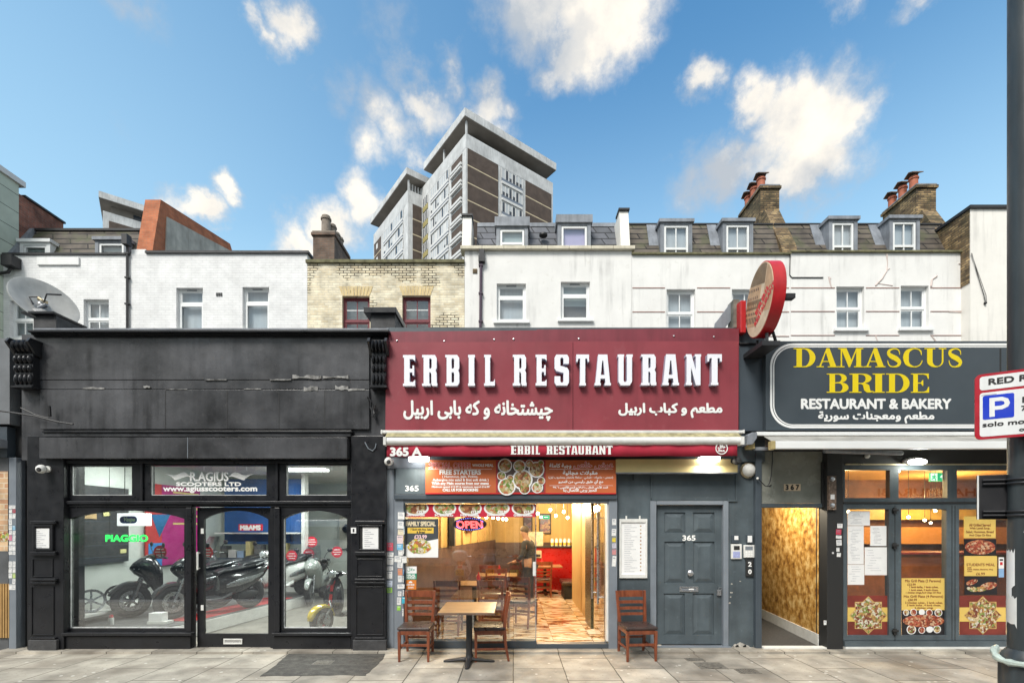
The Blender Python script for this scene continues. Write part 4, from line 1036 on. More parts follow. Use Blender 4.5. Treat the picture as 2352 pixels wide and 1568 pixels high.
# ------------------------------------------------------------------ black scooter shop
AY = FY
def agius():
    t = thing('scooter_shop', 'black painted shop building with a cracked blank fascia and three arched panes', 'shop building', (X(460, FY), FY, 0))
    x0, x1 = X(25, FY), X(886, FY)
    # roof slab and party walls of the single storey
    b = MB(); b.box(x0, x1, FY + .3, TY - .01, 4.25, 4.45, M_roof); b.build('roof', t)
    b = MB(); b.box(x0, x0 + .18, FY + .27, TY - .02, 0, 4.24, M_shopwall); b.build('side_wall', t); b = MB(); b.box(x1 - .13, x1 - .01, FY + .27, TY - .02, 0, 4.24, M_shopwall); b.build('side_wall', t)
    b = MB(); b.box(x0 + .19, x1 - .14, 13.4, 13.5, .02, 4.2, M_shopwall); b.build('back_wall', t)
    b = MB(); b.box(x0 + .19, x1 - .14, FY + .12, 13.39, 3.0, 3.08, M_ceil); b.build('ceiling', t)
    b = MB(); b.box(x0 + .19, x1 - .14, FY + .05, 13.39, -.2, .022, M_shopfloor); b.build('shop_floor', t)
    # blind wall behind the fascia
    b = MB(); b.qb(50, 768, 886, 1056, FY - .02, .2, M_blackm); b.build('fascia_wall', t)
    b = MB(); b.qb(66, 772, 848, 871.5, FY - .055, .034, M_blackm); b.build('fascia_board', t, bevel=.004)
    b = MB(); b.qb(92, 894.5, 848, 985, FY - .062, .04, M_blackm); b.build('fascia_board', t, bevel=.004)
    b = MB(); b.qb(60, 873, 848, 893, FY - .048, .027, M_blackm)
    rnd = random.Random(2)
    # torn skin along the joint
    pale = mat('torn_grey_skin', (.24, .235, .225), .7, var=.85, vs=11)
    for qx0, qx1, qy, th in [(672, 738, 866, 5), (742, 800, 866, 4.5), (698, 730, 893, 6), (770, 800, 891, 6), (800, 838, 895, 3), (620, 668, 872, 1.6), (470, 520, 872, 1), (380, 430, 894, 1), (560, 600, 893, 1.6), (190, 240, 891, 3), (330, 345, 888, 4)]:
        n = max(4, int((qx1 - qx0) / 8)); Yp = FY - .066
        top = [(X(qx0 + (qx1 - qx0) * k / n, Yp), Z(qy - th * rnd.uniform(.1, 1.2), Yp)) for k in range(n + 1)]
        bot = [(X(qx0 + (qx1 - qx0) * k / n, Yp), Z(qy + th * rnd.uniform(.1, .9), Yp)) for k in range(n + 1)]
        b.prism(top + bot[::-1], Yp - .004, Yp + .02, pale)
    b.build('cracked_joint', t)
    b = MB()
    for q in (379, 521, 640, 745): b.qb(q, 897, q + 1.2, 984, FY - .0645, .002, M_ink)
    b.build('board_joint', t)
    b = MB(); b.qb(62, 757, 893, 762, FY - .17, .6, M_black); b.qb(70, 762.5, 888, 768, FY - .12, .12, M_black); b.qb(76, 768.2, 852, 773, FY - .08, .08, M_black); b.build('cornice', t, bevel=.006)
    b = MB(); b.qb(78, 753.5, 892, 756.8, FY - .15, .5, M_lead); b.build('cornice_flashing', t)
    # scrolled corbels
    for qa, qb_ in ((24, 66), (851, 884)):
        Yc = FY - .21; b = MB(); xa, xb = X(qa, Yc), X(qb_, Yc)
        b.box(xa, xb, Yc + .06, FY + .1, Z(884, Yc), Z(776, Yc), M_black); b.box(xa - .02, xb + .02, Yc + .02, FY + .1, Z(888, Yc), Z(884, Yc), M_black)
        b.prismx([(FY - .02, Z(776, Yc)), (Yc - .01, Z(776, Yc)), (Yc - .05, Z(786, Yc)), (Yc + .02, Z(800, Yc)), (Yc + .08, Z(812, Yc)), (FY - .02, Z(815, Yc))], xb + .001, xb + .035, M_black)
        b.prismx([(FY - .02, Z(776, Yc)), (Yc - .01, Z(776, Yc)), (Yc - .05, Z(786, Yc)), (Yc + .02, Z(800, Yc)), (Yc + .08, Z(812, Yc)), (FY - .02, Z(815, Yc))], xa - .035, xa - .001, M_black)
        for tier, (za, zb, pr) in enumerate(((778, 808, .10), (812, 832, .055), (835, 852, .05), (855, 880, .045))):
            for k in range(4):
                xc = xa + (xb - xa) * (k + .5) / 4; z_ = (Z(za, Yc) + Z(zb, Yc)) / 2; hh = (Z(za, Yc) - Z(zb, Yc)) / 2
                b.ball((xc, Yc + .06, z_), 1, M_black, 12, ((xb - xa) / 8, pr, hh))
        b.build('corbel', t, smooth=True)
    # ledge and shutter box
    b = MB(); b.qb(96, 988, 808, 993, FY - .12, .15, M_black); b.qb(100, 993.2, 805, 1002, FY - .10, .12, M_blackm); b.build('ledge', t, bevel=.006)
    b = MB(); b.qb(90, 1004, 797, 1052, FY - .17, .19, M_blackm); b.qb(430, 1004, 431.5, 1052, FY - .172, .003, M_grey); b.build('shutter_box', t, bevel=.006)
    # piers
    for qa, qb_, cam_ in ((62, 146, 0), (806, 886, 1)):
        Yp = FY - .08; b = MB(); b.qb(qa, 1000, qb_, 1502, Yp, .34, M_black)
        m0, m1 = (qa + 8, qb_ - 22) if not cam_ else (qa + 10, qb_ - 4)
        for ya, yb, pr in ((1195, 1203, .05), (1266, 1275, .05), (1328, 1334, .06), (1335, 1341, .045), (1463, 1468, .04)):
            b.qb(m0 - 2, ya, m1 + 2, yb, Yp - pr, pr - .001, M_black)
        b.qb(m0 - 6, 1469, m1 + 5, 1498, Yp - .05, .049, M_blackp)
        o = b.build('pier', t, bevel=.008)
        b = MB()
        for (a, c, e, f) in ((m0 + 4, 1205, m0 + 9, 1264), (m1 - 9, 1205, m1 - 4, 1264), (m0 + 9, 1205, m1 - 9, 1209), (m0 + 9, 1260, m1 - 9, 1264)): b.qb(a, c, e, f, Yp - .035, .034, M_black)
        b.qb(m0 + 9, 1209.2, m1 - 9, 1259.8, Yp - .012, .011, M_ink); b.build('notice_frame', o, bevel=.004)
        b = MB()
        for (a, c, e, f) in ((m0 + 3, 1282, m0 + 5, 1324), (m1 - 5, 1282, m1 - 3, 1324), (m0 + 5.1, 1282, m1 - 5.1, 1284), (m0 + 5.1, 1322, m1 - 5.1, 1324), (m0 + 1, 1346, m0 + 3, 1458), (m1 - 3, 1346, m1 - 1, 1458), (m0 + 3.1, 1346, m1 - 3.1, 1348), (m0 + 3.1, 1456, m1 - 3.1, 1458)): b.qb(a, c, e, f, Yp - .012, .011, M_black)
        b.build('panel_moulding', o, bevel=.004)
    # shop front frame
    Yf = FY; hx = lambda q: (X(q[0], Yf), X(q[2], Yf), Z(q[3], Yf), Z(q[1], Yf))
    tr = [(163, 1070, 303, 1137), (345, 1069, 612, 1137), (656, 1068, 797, 1137)]
    lo = [(158, 1172, 423, 1442), (650, 1172, 797, 1442)]
    door = (441, 1163, 621, 1489)
    b = MB(); wall(b, X(146, Yf), X(806, Yf), 0, Z(1052, Yf), Yf, .09, [hx(q) for q in tr + lo + [door]], M_black)
    for q in lo:
        a, e, c, d = hx(q); spring = Z(q[1] + 19, Yf); n = 14
        pts = [(a, spring)] + [(a + (e - a) * k / n, spring + (d - spring) * math.sin(math.pi * k / n) ** .75) for k in range(1, n)] + [(e, spring), (e, d + .02), (a, d + .02)]
        b.prism(pts, Yf + .004, Yf + .085, M_black)
        for k in range(n): pass
    b.build('shopfront_frame', t)
    b = MB(); b.qb(146, 1056, 806, 1063, Yf - .05, .049, M_black); b.qb(146, 1150, 806, 1157, Yf - .045, .044, M_black); b.qb(146, 1158, 441, 1163, Yf - .02, .019, M_black); b.qb(621, 1158, 806, 1163, Yf - .02, .019, M_black)
    b.qb(140, 1453, 439, 1460, Yf - .09, .089, M_black); b.qb(623, 1453, 808, 1460, Yf - .09, .089, M_black); b.qb(142, 1461, 437, 1498, Yf - .05, .049, M_black); b.qb(626, 1461, 806, 1498, Yf - .05, .049, M_black)
    b.qb(322, 1063.2, 327, 1149.5, Yf - .03, .029, M_black); b.qb(633, 1063.2, 638, 1149.5, Yf - .03, .029, M_black); b.qb(427, 1165, 439, 1452, Yf - .035, .034, M_black); b.qb(630, 1165, 642, 1452, Yf - .035, .034, M_black)
    b.build('frame_moulding', t, bevel=.006)
    for q in tr + lo:
        a, e, c, d = hx(q); g = MB(); g.box(a - .01, e + .01, Yf + .04, Yf + .046, c - .01, d + .01, M_glass); o = g.build('window', t)
        bd = MB(); lt = mat('worn_white_beading', (.55, .56, .55), .5, var=.3, vs=20)
        if q in lo: bd.box(a, a + .012, Yf + .02, Yf + .038, c, Z(q[1] + 19, Yf), lt); bd.box(a + .013, e, Yf + .02, Yf + .038, c, c + .012, lt)
        else:
            bd.box(a, a + .010, Yf + .02, Yf + .038, c, d, lt); bd.box(a + .011, e, Yf + .02, Yf + .038, c, c + .010, lt)
        bd.build('glazing_bead', o)
    # door, set back a little in its opening
    Yd = Yf + .06; a, e, c, d = X(453, Yd), X(619, Yd), .03, Z(1165, Yd)
    ga, ge, gc, gd = X(468, Yd), X(616, Yd), Z(1455, Yd), Z(1172, Yd)
    b = MB(); wall(b, a, e + .03, c, d, Yd, .05, [(ga, ge, gc, gd)], M_black)
    spring = Z(1192, Yd); n = 14
    b.prism([(ga, spring)] + [(ga + (ge - ga) * k / n, spring + (gd - spring) * math.sin(math.pi * k / n) ** .75) for k in range(1, n)] + [(ge, spring), (ge, gd + .02), (ga, gd + .02)], Yd + .003, Yd + .047, M_black)
    o = b.build('door', t)
    g = MB(); g.box(ga - .01, ge + .01, Yd + .02, Yd + .026, gc - .01, gd + .01, M_glass); g.build('pane', o)
    g = MB(); g.tube([(X(459, Yd), Yd - .05, Z(1266, Yd)), (X(459, Yd), Yd - .05, Z(1307, Yd))], .013, M_gwhite, 10)
    for q in (1269, 1304): g.tube([(X(459, Yd), Yd - .05, Z(q, Yd)), (X(459, Yd), Yd, Z(q, Yd))], .008, M_gwhite)
    g.build('handle', o, smooth=True)
    g = MB()
    for qa, qb_, qc, qd in ((513, 1466, 556, 1469), (513, 1475, 556, 1478.5), (513, 1469.1, 516, 1474.9), (553, 1469.1, 556, 1474.9)): g.qb(qa, qb_, qc, qd, Yd - .012, .011, M_gwhite)
    g.qb(516.2, 1469.2, 552.8, 1474.8, Yd - .004, .003, M_steel); g.build('letterbox', o, bevel=.002)
    g = MB()
    for q in (1219, 1395): g.qb(461, q - 6, 467, q + 6, Yd - .012, .011, M_gwhite)
    g.build('hinge_plate', o, bevel=.002)
    MB().box(X(441, Yf), X(621, Yf), Yf - .03, Yf + .12, .0, .028, M_ink).build('threshold', t)
    # brick stub piers with slab caps above the parapet
    for q0, q1, cq0, cq1, cy0, cy1, dep in ((77, 129, 57, 131, 718, 724, .42), (851, 908, 838, 912, 709, 722, .50)):
        Yp = 6.98; b = MB(); b.box(X(q0, Yp), X(q1, Yp), Yp, Yp + dep, 4.3, Z(cy1, Yp) - .001, M_blackp); o = b.build('parapet_pier', t)
        MB().box(X(cq0, Yp), X(cq1, Yp), Yp - .06, Yp + dep + .08, Z(cy1, Yp), Z(cy0, Yp), M_black).build('pier_cap', o, bevel=.006)
    # lettering on the glass
    def on_glass(s, q, name, bold=.0): 
        b = MB(); qlay(b, s, *q, Yf + .036, M_vinyl, bold); b.build('lettering', t)
    on_glass('R.AGIUS', (437, 1084, 524, 1104), 'R', .004); on_glass('SCOOTERS LTD', (405, 1107, 553, 1115), 'S', .004); on_glass('www.agiusscooters.com', (375, 1116, 590, 1131), 'w', .004)
    Yg = Yf + .036
    for sgn, q0 in ((-1, 436), (1, 526)):
        b = MB()
        for k in range(4):
            pts = [(q0, 1095 - k), (q0 + sgn * 14, 1085 + k * 3), (q0 + sgn * 34, 1092 + k * 3), (q0 + sgn * (56 - k * 7), 1088 + k * 2.5)]
            P = [Vector((X(x, Yg), Z(y, Yg))) for x, y in pts]
            rb = ribbon([tuple(p) for p in P], [.004, .017, .013, .002], 5)
            b.prism(rb, Yg - .001 - k * .0008, Yg - k * .0008, M_vinyl)
        b.build('wing_emblem', t)
    b = MB(); b.ball((X(497, Yg), Yg - .002, Z(1084, Yg)), .008, M_vinyl, 8); b.ball((X(502, Yg), Yg - .002, Z(1084, Yg)), .008, M_vinyl, 8)
    b.build('lettering', t)
    # pin-up notices, number plate, bell
    for q, Yq, lab in (((79, 1213, 113, 1258), FY - .094, 'white notice in the black frame on the pier under the satellite dish'), ((833, 1210, 869, 1261), FY - .094, 'white notice in the black frame on the pier next to the restaurant')):
        b = MB(); b.qb(*q, Yq, .004, M_paper)
        for k in range(9): b.qb(q[0] + 4, q[1] + 6 + k * 4.6, q[0] + 12 + (k * 7) % 17, q[1] + 7.6 + k * 4.6, Yq - .0006, .0005, M_papert)
        b.build('notice', label=lab, cat='notice')
    b = MB(); b.qb(806, 1211, 818, 1224, FY - .10, .015, M_paper); qlay(b, '1', 810.5, 1214, 813.5, 1221, FY - .1005, M_ink, .003); b.build('number_plaque', label='tiny white plaque reading 1 on the black frame', cat='plaque')
    cctv((111, 1077), FY - .08, 'round white dome camera on the black pier under the shutter box', M_gwhite)
    b = MB(); b.tube([(X(q[0], FY - .09), FY - .09, Z(q[1], FY - .09)) for q in ((838, 1015), (846, 1030), (856, 1035), (862, 1028), (864, 1018))], .008, M_grey, 6); b.build('wire_loop', label='thin grey wire loop hanging on the pier beside the white awning', cat='wire')
    b = MB()
    yy = FY - .10
    for pth in ([(846, 914), (854, 924), (862, 930), (857, 940), (860, 950)], [(852, 922), (850, 934), (858, 952), (861, 960)], [(843, 912), (848, 914)], [(858, 930), (853, 944), (856, 956), (862, 951)]):
        b.tube([(X(x, yy), yy + .02 * (i % 2), Z(y, yy)) for i, (x, y) in enumerate(pth)], .013, M_gutter, 6)
    b.build('iron_bracket', label='curly black iron hanging bracket on the fascia beside the burgundy sign', cat='bracket', smooth=True)
    # cables at the other end
    b = MB(); yy = FY - .25
    b.tube([(X(x, yy), yy, Z(y, yy)) for x, y in ((-40, 938), (20, 946), (80, 955), (130, 968), (168, 974))], .012, M_wire, 6)
    b.tube([(X(x, yy), yy + .1, Z(y, yy)) for x, y in ((96, 928), (98, 952))], .022, M_wire, 6); b.tube([(X(x, yy), yy + .1, Z(y, yy)) for x, y in ((30, 932), (64, 948), (96, 956))], .008, M_wire, 6)
    b.build('overhead_cable', label='slack black cable on a hook across the fascia under the scrolled corbel', cat='cable', smooth=True)
agius()

def dish():
    Yd = 7.2; c = Vector((X(104, Yd), Yd, Z(692, Yd)))
    t = thing('satellite_dish', 'big grey satellite dish on the black brick stub above the scooter shop', 'satellite dish', tuple(c))
    m = mat('grey_dish_enamel', (.40, .395, .37), .5, var=.14, vs=5, streak=.15)
    n = Vector((.79, -.40, .46)).normalized()
    M = Matrix.Translation(c) @ n.to_track_quat('Z', 'Y').to_matrix().to_4x4()
    b = MB(); b.lathe([(.0, -.075), (.1, -.071), (.2, -.056), (.3, -.03), (.395, 0), (.41, 0), (.412, -.010), (.39, -.016), (.3, -.046), (.2, -.074), (.1, -.09), (0, -.094)], (0, 0, 0), m, n=48); b.xform(M); b.build('reflector', t, smooth=True)
    b = MB(); b.tube([c + n * -.06, c + n * .10 + Vector((-.02, 0, -.1)), c + n * .2 + Vector((-.10, 0, -.13))], .02, M_steel, 8); b.ball(c + n * .2 + Vector((-.11, 0, -.13)), .045, M_gwhite, 12); b.tube([c + n * .2 + Vector((-.15, -.03, -.10)), c + n * .2 + Vector((-.06, 0, -.15))], .03, M_brass, 10); b.build('receiver_arm', t, smooth=True)
    b = MB(); zb = Z(717, 7.1)
    b.tube([c + n * -.09, c + Vector((.02, -.08, -.15)), (c.x + .02, Yd - .06, zb)], .034, M_steel, 10); b.ball(c + n * -.1, .075, M_steel, 10)
    b.box(c.x - .10, c.x + .10, Yd - .16, Yd - .02, zb - .03, zb + .03, M_steel)
    b.tube([c + Vector((-.16, -.10, -.13)), c + Vector((-.03, -.10, -.19))], .028, M_brass, 8); b.tube([c + Vector((.02, -.12, -.16)), c + Vector((.12, -.1, -.1))], .03, M_lead, 8); b.build('mount', t, smooth=True)
    b = MB(); b.tube([c + Vector((-.06, -.12, -.1)), c + Vector((-.10, -.14, .0)), c + Vector((.02, -.1, .02)), c + Vector((.1, -.12, -.06)), c + Vector((.12, -.1, .06)), c + Vector((.3, -.06, .07))], .012, M_wire, 6); b.build('cable', t, smooth=True)
dish()
# ------------------------------------------------------------------ burgundy fronted restaurant
def restaurant():
    t = thing('restaurant_building', 'restaurant building with burgundy fascia, open glass front and blue grey door wall', 'shop building', (X(1310, FY), FY, 0))
    x0, x1 = X(886, FY) + .004, X(1757, FY)
    b = MB(); b.box(x0, x1, FY + .3, TY - .01, 4.25, 4.46, M_roof); b.build('roof', t)
    b = MB(); b.qb(888, 752, 1757, 1060, FY + .02, .2, M_bluegrey); b.build('fascia_wall', t)
    b = MB(); b.qb(1698, 790, 1757, 990, FY - .03, .049, M_charcoal); b.qb(1700, 786, 1757, 789.8, FY - .06, .2, M_gutter); b.build('side_fascia', t, bevel=.006)
    # pillars each side of the glass front, door wall
    b = MB(); b.qb(888, 1058, 905, 1502, FY, .3, M_grey); b.qb(905.2, 1135, 927, 1500, FY - .03, .3, M_grey); b.build('pillar', t, bevel=.006)
    b = MB(); b.qb(1398, 1136, 1418, 1498, FY - .03, .3, M_grey); b.build('pillar', t, bevel=.006)
    b = MB(); b.qb(888, 1052, 978, 1075, FY - .02, .019, M_grey); b.qb(909, 1075.2, 977, 1134, FY - .035, .034, M_bluegrey); b.qb(905.2, 1058, 1418, 1134.5, FY + .001, .2, M_bluegrey); b.build('number_board', t, bevel=.003)
    b = MB(); qlay(b, '365', 931, 1115, 961, 1127, FY - .0355, M_vinyl, .0025); b.build('house_number', t)
    Yw = FY + .06
    hx = lambda q, Y=Yw: (X(q[0], Y), X(q[2], Y), Z(q[3], Y), Z(q[1], Y))
    dh = (1494, 1149, 1674, 1492)
    b = MB(); wall(b, X(1418.5, Yw), X(1742, Yw), 0, Z(1056, Yw), Yw, .2, [hx(dh)], M_bluegrey)
    for a, c, e, f in ((1495, 1095, 1497, 1144), (1690, 1090, 1694, 1151), (1672, 1147, 1689.8, 1151)): b.qb(a, c, e, f, Yw - .02, .019, M_bluegrey)
    pl = mat('bare_plaster', (.42, .40, .36), .9, var=.4, vs=25, bump=.8, bs=60); rnd = random.Random(4)
    for (qx, qy, r) in ((1690, 1484, 10), (1702, 1482, 12), (1713, 1485, 9), (1682, 1488, 7), (1737, 1470, 6), (1735, 1480, 7), (1676, 1384, 3), (1680, 1360, 3), (1681, 1340, 2.5), (1700, 1334, 2), (1740, 1395, 2.5), (1740, 1410, 2.5), (1739, 1430, 2.5), (1734, 1455, 4), (1678, 1370, 2)):
        n = 11; pts = [(X(qx + r * rnd.uniform(.5, 1.25) * math.cos(2 * math.pi * k / n), Yw), Z(qy + r * .6 * rnd.uniform(.5, 1.25) * math.sin(2 * math.pi * k / n), Yw)) for k in range(n)]
        b.prism(pts, Yw - .0025, Yw - .0005, pl)
    b.build('door_wall', t)
    b = MB(); b.qb(1415, 1054, 1694, 1084, Yw - .16, .15, mat('cream_bulkhead', (.64, .52, .24), .6, var=.06)); b.qb(1694.2, 1054, 1698, 1084, Yw - .15, .14, M_grey); b.qb(1415, 1084.2, 1694, 1086, Yw - .17, .16, M_lead); b.build('bulkhead', t)
    b = MB(); b.tube([(X(q, Yw), Yw - .03, Z(1088 + 1.5 * math.sin(q / 9), Yw)) for q in range(1420, 1690, 12)], .008, M_wire, 5); b.tube([(X(1453, Yw), Yw - .03, Z(1088, Yw)), (X(1453, Yw), Yw - .03, Z(1103, Yw))], .01, M_wire, 5); b.build('cable', t)
    # panelled door 365
    Yd = Yw + .05; a, e, c, d = hx((1509, 1160, 1661, 1480), Yd)
    b = MB(); b.qb(1494, 1150, 1508, 1488, Yw - .015, .10, M_grey); b.qb(1662, 1150, 1674, 1488, Yw - .015, .10, M_grey); b.qb(1508.2, 1150, 1661.8, 1159, Yw - .015, .10, M_grey); b.build('door_frame', t, bevel=.008)
    b = MB(); b.box(X(1494, Yd), X(1674, Yd), Yw - .04, Yd + .1, 0, Z(1481, Yd), M_grey); b.build('door_step', t)
    pan = [(1526, 1176, 1574, 1224), (1592, 1176, 1641, 1224), (1526, 1243, 1574, 1339), (1592, 1243, 1641, 1339), (1525, 1362, 1573, 1458), (1591, 1362, 1640, 1458)]
    b = MB(); wall(b, a, e, c + .01, d, Yd, .05, [hx(p, Yd) for p in pan], M_bluegrey)
    for p in pan:
        x_0, x_1, z_0, z_1 = hx(p, Yd); m = .035
        b.box(x_0, x_1, Yd + .022, Yd + .04, z_0, z_1, M_bluegrey)
        vs = [(x_0 + m * .4, Yd + .0215, z_0 + m * .4), (x_1 - m * .4, Yd + .0215, z_0 + m * .4), (x_1 - m * .4, Yd + .0215, z_1 - m * .4), (x_0 + m * .4, Yd + .0215, z_1 - m * .4),
              (x_0 + m * 2, Yd + .004, z_0 + m * 2), (x_1 - m * 2, Yd + .004, z_0 + m * 2), (x_1 - m * 2, Yd + .004, z_1 - m * 2), (x_0 + m * 2, Yd + .004, z_1 - m * 2)]
        b.add(vs, [(4, 5, 6, 7), (0, 1, 5, 4), (1, 2, 6, 5), (2, 3, 7, 6), (3, 0, 4, 7)], M_bluegrey)
    o = b.build('door', t)
    b = MB(); qlay(b, '365', 1568, 1229, 1597, 1240.5, Yd - .004, M_vinyl, .004); b.build('house_number', o)
    b = MB(); x_, z_ = X(1584, Yd), Z(1315, Yd); b.lathe([(0, -.06), (.03, -.055), (.045, -.04), (.04, -.025), (.02, -.015), (.03, 0)], (x_, Yd, z_), M_steel, 'y', 18); b.build('door_knob', o, smooth=True)
    b = MB()
    for q in ((1561, 1346, 1604, 1349.5), (1561, 1355, 1604, 1358.5), (1561, 1349.6, 1566, 1354.9), (1599, 1349.6, 1604, 1354.9)): b.qb(*q, Yd - .012, .011, M_steel)
    b.qb(1566.2, 1349.8, 1598.8, 1354.7, Yd - .005, .004, M_lead); b.qb(1582, 1351, 1594, 1354, Yd - .008, .003, M_vinyl); b.build('letterbox', o, bevel=.002)
    b = MB(); b.qb(1648, 1354, 1657, 1367, Yd - .03, .029, M_steel); b.tube([(X(1650, Yd), Yd - .02, Z(1354, Yd)), (X(1650, Yd), Yd - .02, Z(1348, Yd)), (X(1655, Yd), Yd - .02, Z(1348, Yd)), (X(1655, Yd), Yd - .02, Z(1354, Yd))], .006, M_steel); b.build('padlock', o, bevel=.003)
    # glass front: header, sill, left pane with bead
    b = MB(); b.qb(905.2, 1134.7, 1418, 1146, FY - .06, .2, M_charcoal); b.qb(927.2, 1146.2, 1397.8, 1155, FY - .02, .1, M_grey); b.qb(928, 1155.2, 931, 1471, FY - .01, .08, M_charcoal); b.qb(1393, 1155.2, 1397.8, 1472, FY + .0, .1, M_gwhite); b.build('front_frame', t, bevel=.004)
    b = MB(); b.qb(927.2, 1471, 1232, 1488, FY - .03, .14, M_charcoal); b.qb(1232.2, 1478, 1397.8, 1488, FY - .03, .14, M_charcoal); b.qb(927.2, 1488.2, 1397.8, 1501, FY - .01, .2, M_kerb); b.build('front_sill', t, bevel=.004)
    b = MB(); b.box(X(931.2, FY), X(1231, FY), FY + .03, FY + .04, Z(1471, FY), Z(1155.2, FY), M_glass); o = b.build('window', t)
    b = MB(); b.box(X(1230, FY), X(1232, FY), FY + .025, FY + .045, Z(1471, FY), Z(1155.2, FY), M_steel); b.build('edge_strip', o)
    b = MB(); b.qb(1224, 1290, 1231, 1322, FY + .0, .028, M_gwhite); b.build('lock_box', o, bevel=.003)
    # folded glass leaf against the right-hand inner wall
    xr = X(1392, FY + .05)
    b = MB(); b.box(xr - .02, xr - .008, FY + .12, FY + .95, .07, Z(1156, FY), M_glass); o = b.build('glass_door', t)
    b = MB()
    for yy, za, zb in ((FY + .28, .62, 2.0), (FY + .80, .62, 2.0)):
        b.tube([(xr - .08, yy, za), (xr - .08, yy, zb)], .016, M_steel, 10)
        for z in (za + .1, zb - .1): b.tube([(xr - .08, yy, z), (xr - .02, yy, z)], .01, M_steel, 8)
    b.build('handle', o, smooth=True)
    # fascia: stepped burgundy sheets
    s = thing('restaurant_sign', 'burgundy fascia sign with raised white letters ERBIL RESTAURANT and Arabic script', 'sign', (X(1290, FY), FY, Z(988, FY)))
    b = MB(); Ys = FY - .10
    b.prism([(X(893, Ys + .03), Z(786, Ys)), (X(1697, Ys + .03), Z(786, Ys)), (X(1697, Ys + .03), Z(752, Ys)), (X(1233, Ys + .03), Z(755, Ys)), (X(1232, Ys + .03), Z(756.6, Ys)), (X(893, Ys + .03), Z(760, Ys))], Ys + .025, FY - .001, M_maroond)
    b.build('top_sheet', s)
    b = MB(); b.prism([(X(885, Ys), Z(988, Ys)), (X(1315.5, Ys), Z(988, Ys)), (X(1315.5, Ys), Z(784.5, Ys)), (X(887, Ys), Z(786, Ys))], Ys, Ys + .095, M_maroon)
    b.prism([(X(1316.5, Ys), Z(988, Ys)), (X(1696, Ys), Z(988, Ys)), (X(1697, Ys), Z(783, Ys)), (X(1316.5, Ys), Z(784.5, Ys))], Ys, Ys + .095, M_maroon); b.build('sign_panel', s)
    b = MB()
    for qx, qy in ((911, 781), (1020, 782), (1135, 778), (1180, 777.5), (1330, 776.5), (1549, 770), (1641, 772)): b.lathe([(0, -.012), (.012, -.008), (.014, 0)], (X(qx, Ys), Ys + .025, Z(qy, Ys)), M_steel, 'y', 10)
    b.build('fixing_screw', s, smooth=True)
    zx = lambda v: 862.4 + v * .36667
    L = [('E', 172, 248), ('R', 292, 385), ('B', 437, 525), ('I', 580, 623), ('L', 680, 748), ('R', 860, 945), ('E', 1003, 1072), ('S', 1122, 1212), ('T', 1258, 1338), ('A', 1373, 1475), ('U', 1518, 1612), ('R', 1665, 1758), ('A', 1798, 1902), ('N', 1945, 2040), ('T', 2080, 2170)]
    Yl = Ys - .085
    for ch, a_, e_ in L:
        qa, qe = zx(a_), zx(e_); dr = -(a_ - 172) / 1998 * 2.2
        b = MB(); letter(b, SLAB, ch, X(qa, Yl), X(qe, Yl), Z(886 + dr, Yl), Z(815 + dr, Yl), Yl, .012, M_wface)
        w = X(qe, Yl) - X(qa, Yl); h = Z(815, Yl) - Z(886, Yl)
        letter(b, SLAB, ch, X(qa, Yl) + w * .012, X(qe, Yl) - w * .012, Z(886 + dr, Yl) + h * .006, Z(815 + dr, Yl) - h * .006, Yl + .0125, .072, M_wside)
        b.build('letter', s)
    b = MB(); Ya = Ys - .006
    qlay(b, arabic('چيشتخانه و كه بابی اربيل'), zx(178), 920, zx(1108), 965, Ya, M_vinyl, .009); b.build('arabic_lettering', s); b = MB()
    qlay(b, arabic('مطعم و كباب اربيل'), zx(1525), 926, zx(2170), 958, Ya, M_vinyl, .009); b.build('arabic_lettering', s)
    # awning
    w = thing('shop_awning', 'closed white awning with a red valance reading ERBIL RESTAURANT', 'awning', (X(1290, FY), FY, Z(1048, FY)))
    Yc = FY - .16
    b = MB(); b.qb(877, 987.5, 1708, 994.5, Yc, .15, M_gwhite); b.qb(874, 986.5, 877.8, 996, Yc - .01, .16, M_gwhite); b.qb(1708.2, 985.5, 1711, 995, Yc - .01, .16, M_gwhite); b.build('cassette', w, bevel=.01)
    fab = mat('lichened_awning_cloth', (.40, .36, .20), .9, var=.4, vs=12, streak=.3)
    b = MB(); b.prismx([(FY - .03, Z(994.7, Yc)), (Yc - .02, Z(994.7, Yc)), (Yc - .12, Z(1003, Yc - .1)), (FY - .03, Z(1003, Yc - .1))], X(890, Yc), X(1694, Yc), fab); b.build('canopy', w)
    Yb = FY - .34
    b = MB(); b.tube([(X(882, Yb), Yb + .06, Z(1012, Yb)), (X(1708, Yb), Yb + .06, Z(1010.5, Yb))], .058, M_gwhite, 16); b.qb(880, 1002.5, 886, 1021, Yb - .01, .14, M_gwhite); b.qb(1703, 1001.5, 1710, 1020, Yb - .01, .14, M_gwhite); b.build('front_bar', w, smooth=True)
    val = mat('red_valance_cloth', (.42, .018, .045), .75, var=.18, vs=2.5)
    b = MB(); n = 60; vs = []
    for i in range(n + 1):
        q = 886 + (1697 - 886) * i / n; y = Yb + .05 + .006 * math.sin(i * .9) + .004 * math.sin(i * 2.3)
        for z in (1017, 1030, 1047 - 1.2 * i / n + .6 * math.sin(i * .5)): vs.append((X(q, Yb), y + (.004 if z == 1030 else 0), Z(z, Yb)))
    b.add(vs, [(i * 3 + j, i * 3 + 3 + j, i * 3 + 4 + j, i * 3 + 1 + j) for i in range(n) for j in (0, 1)], val)
    o = b.build('valance', w, smooth=True); so_ = o.modifiers.new('solid', 'SOLIDIFY'); so_.thickness = .003; so_.offset = 1
    b = MB(); Yv = Yb + .034
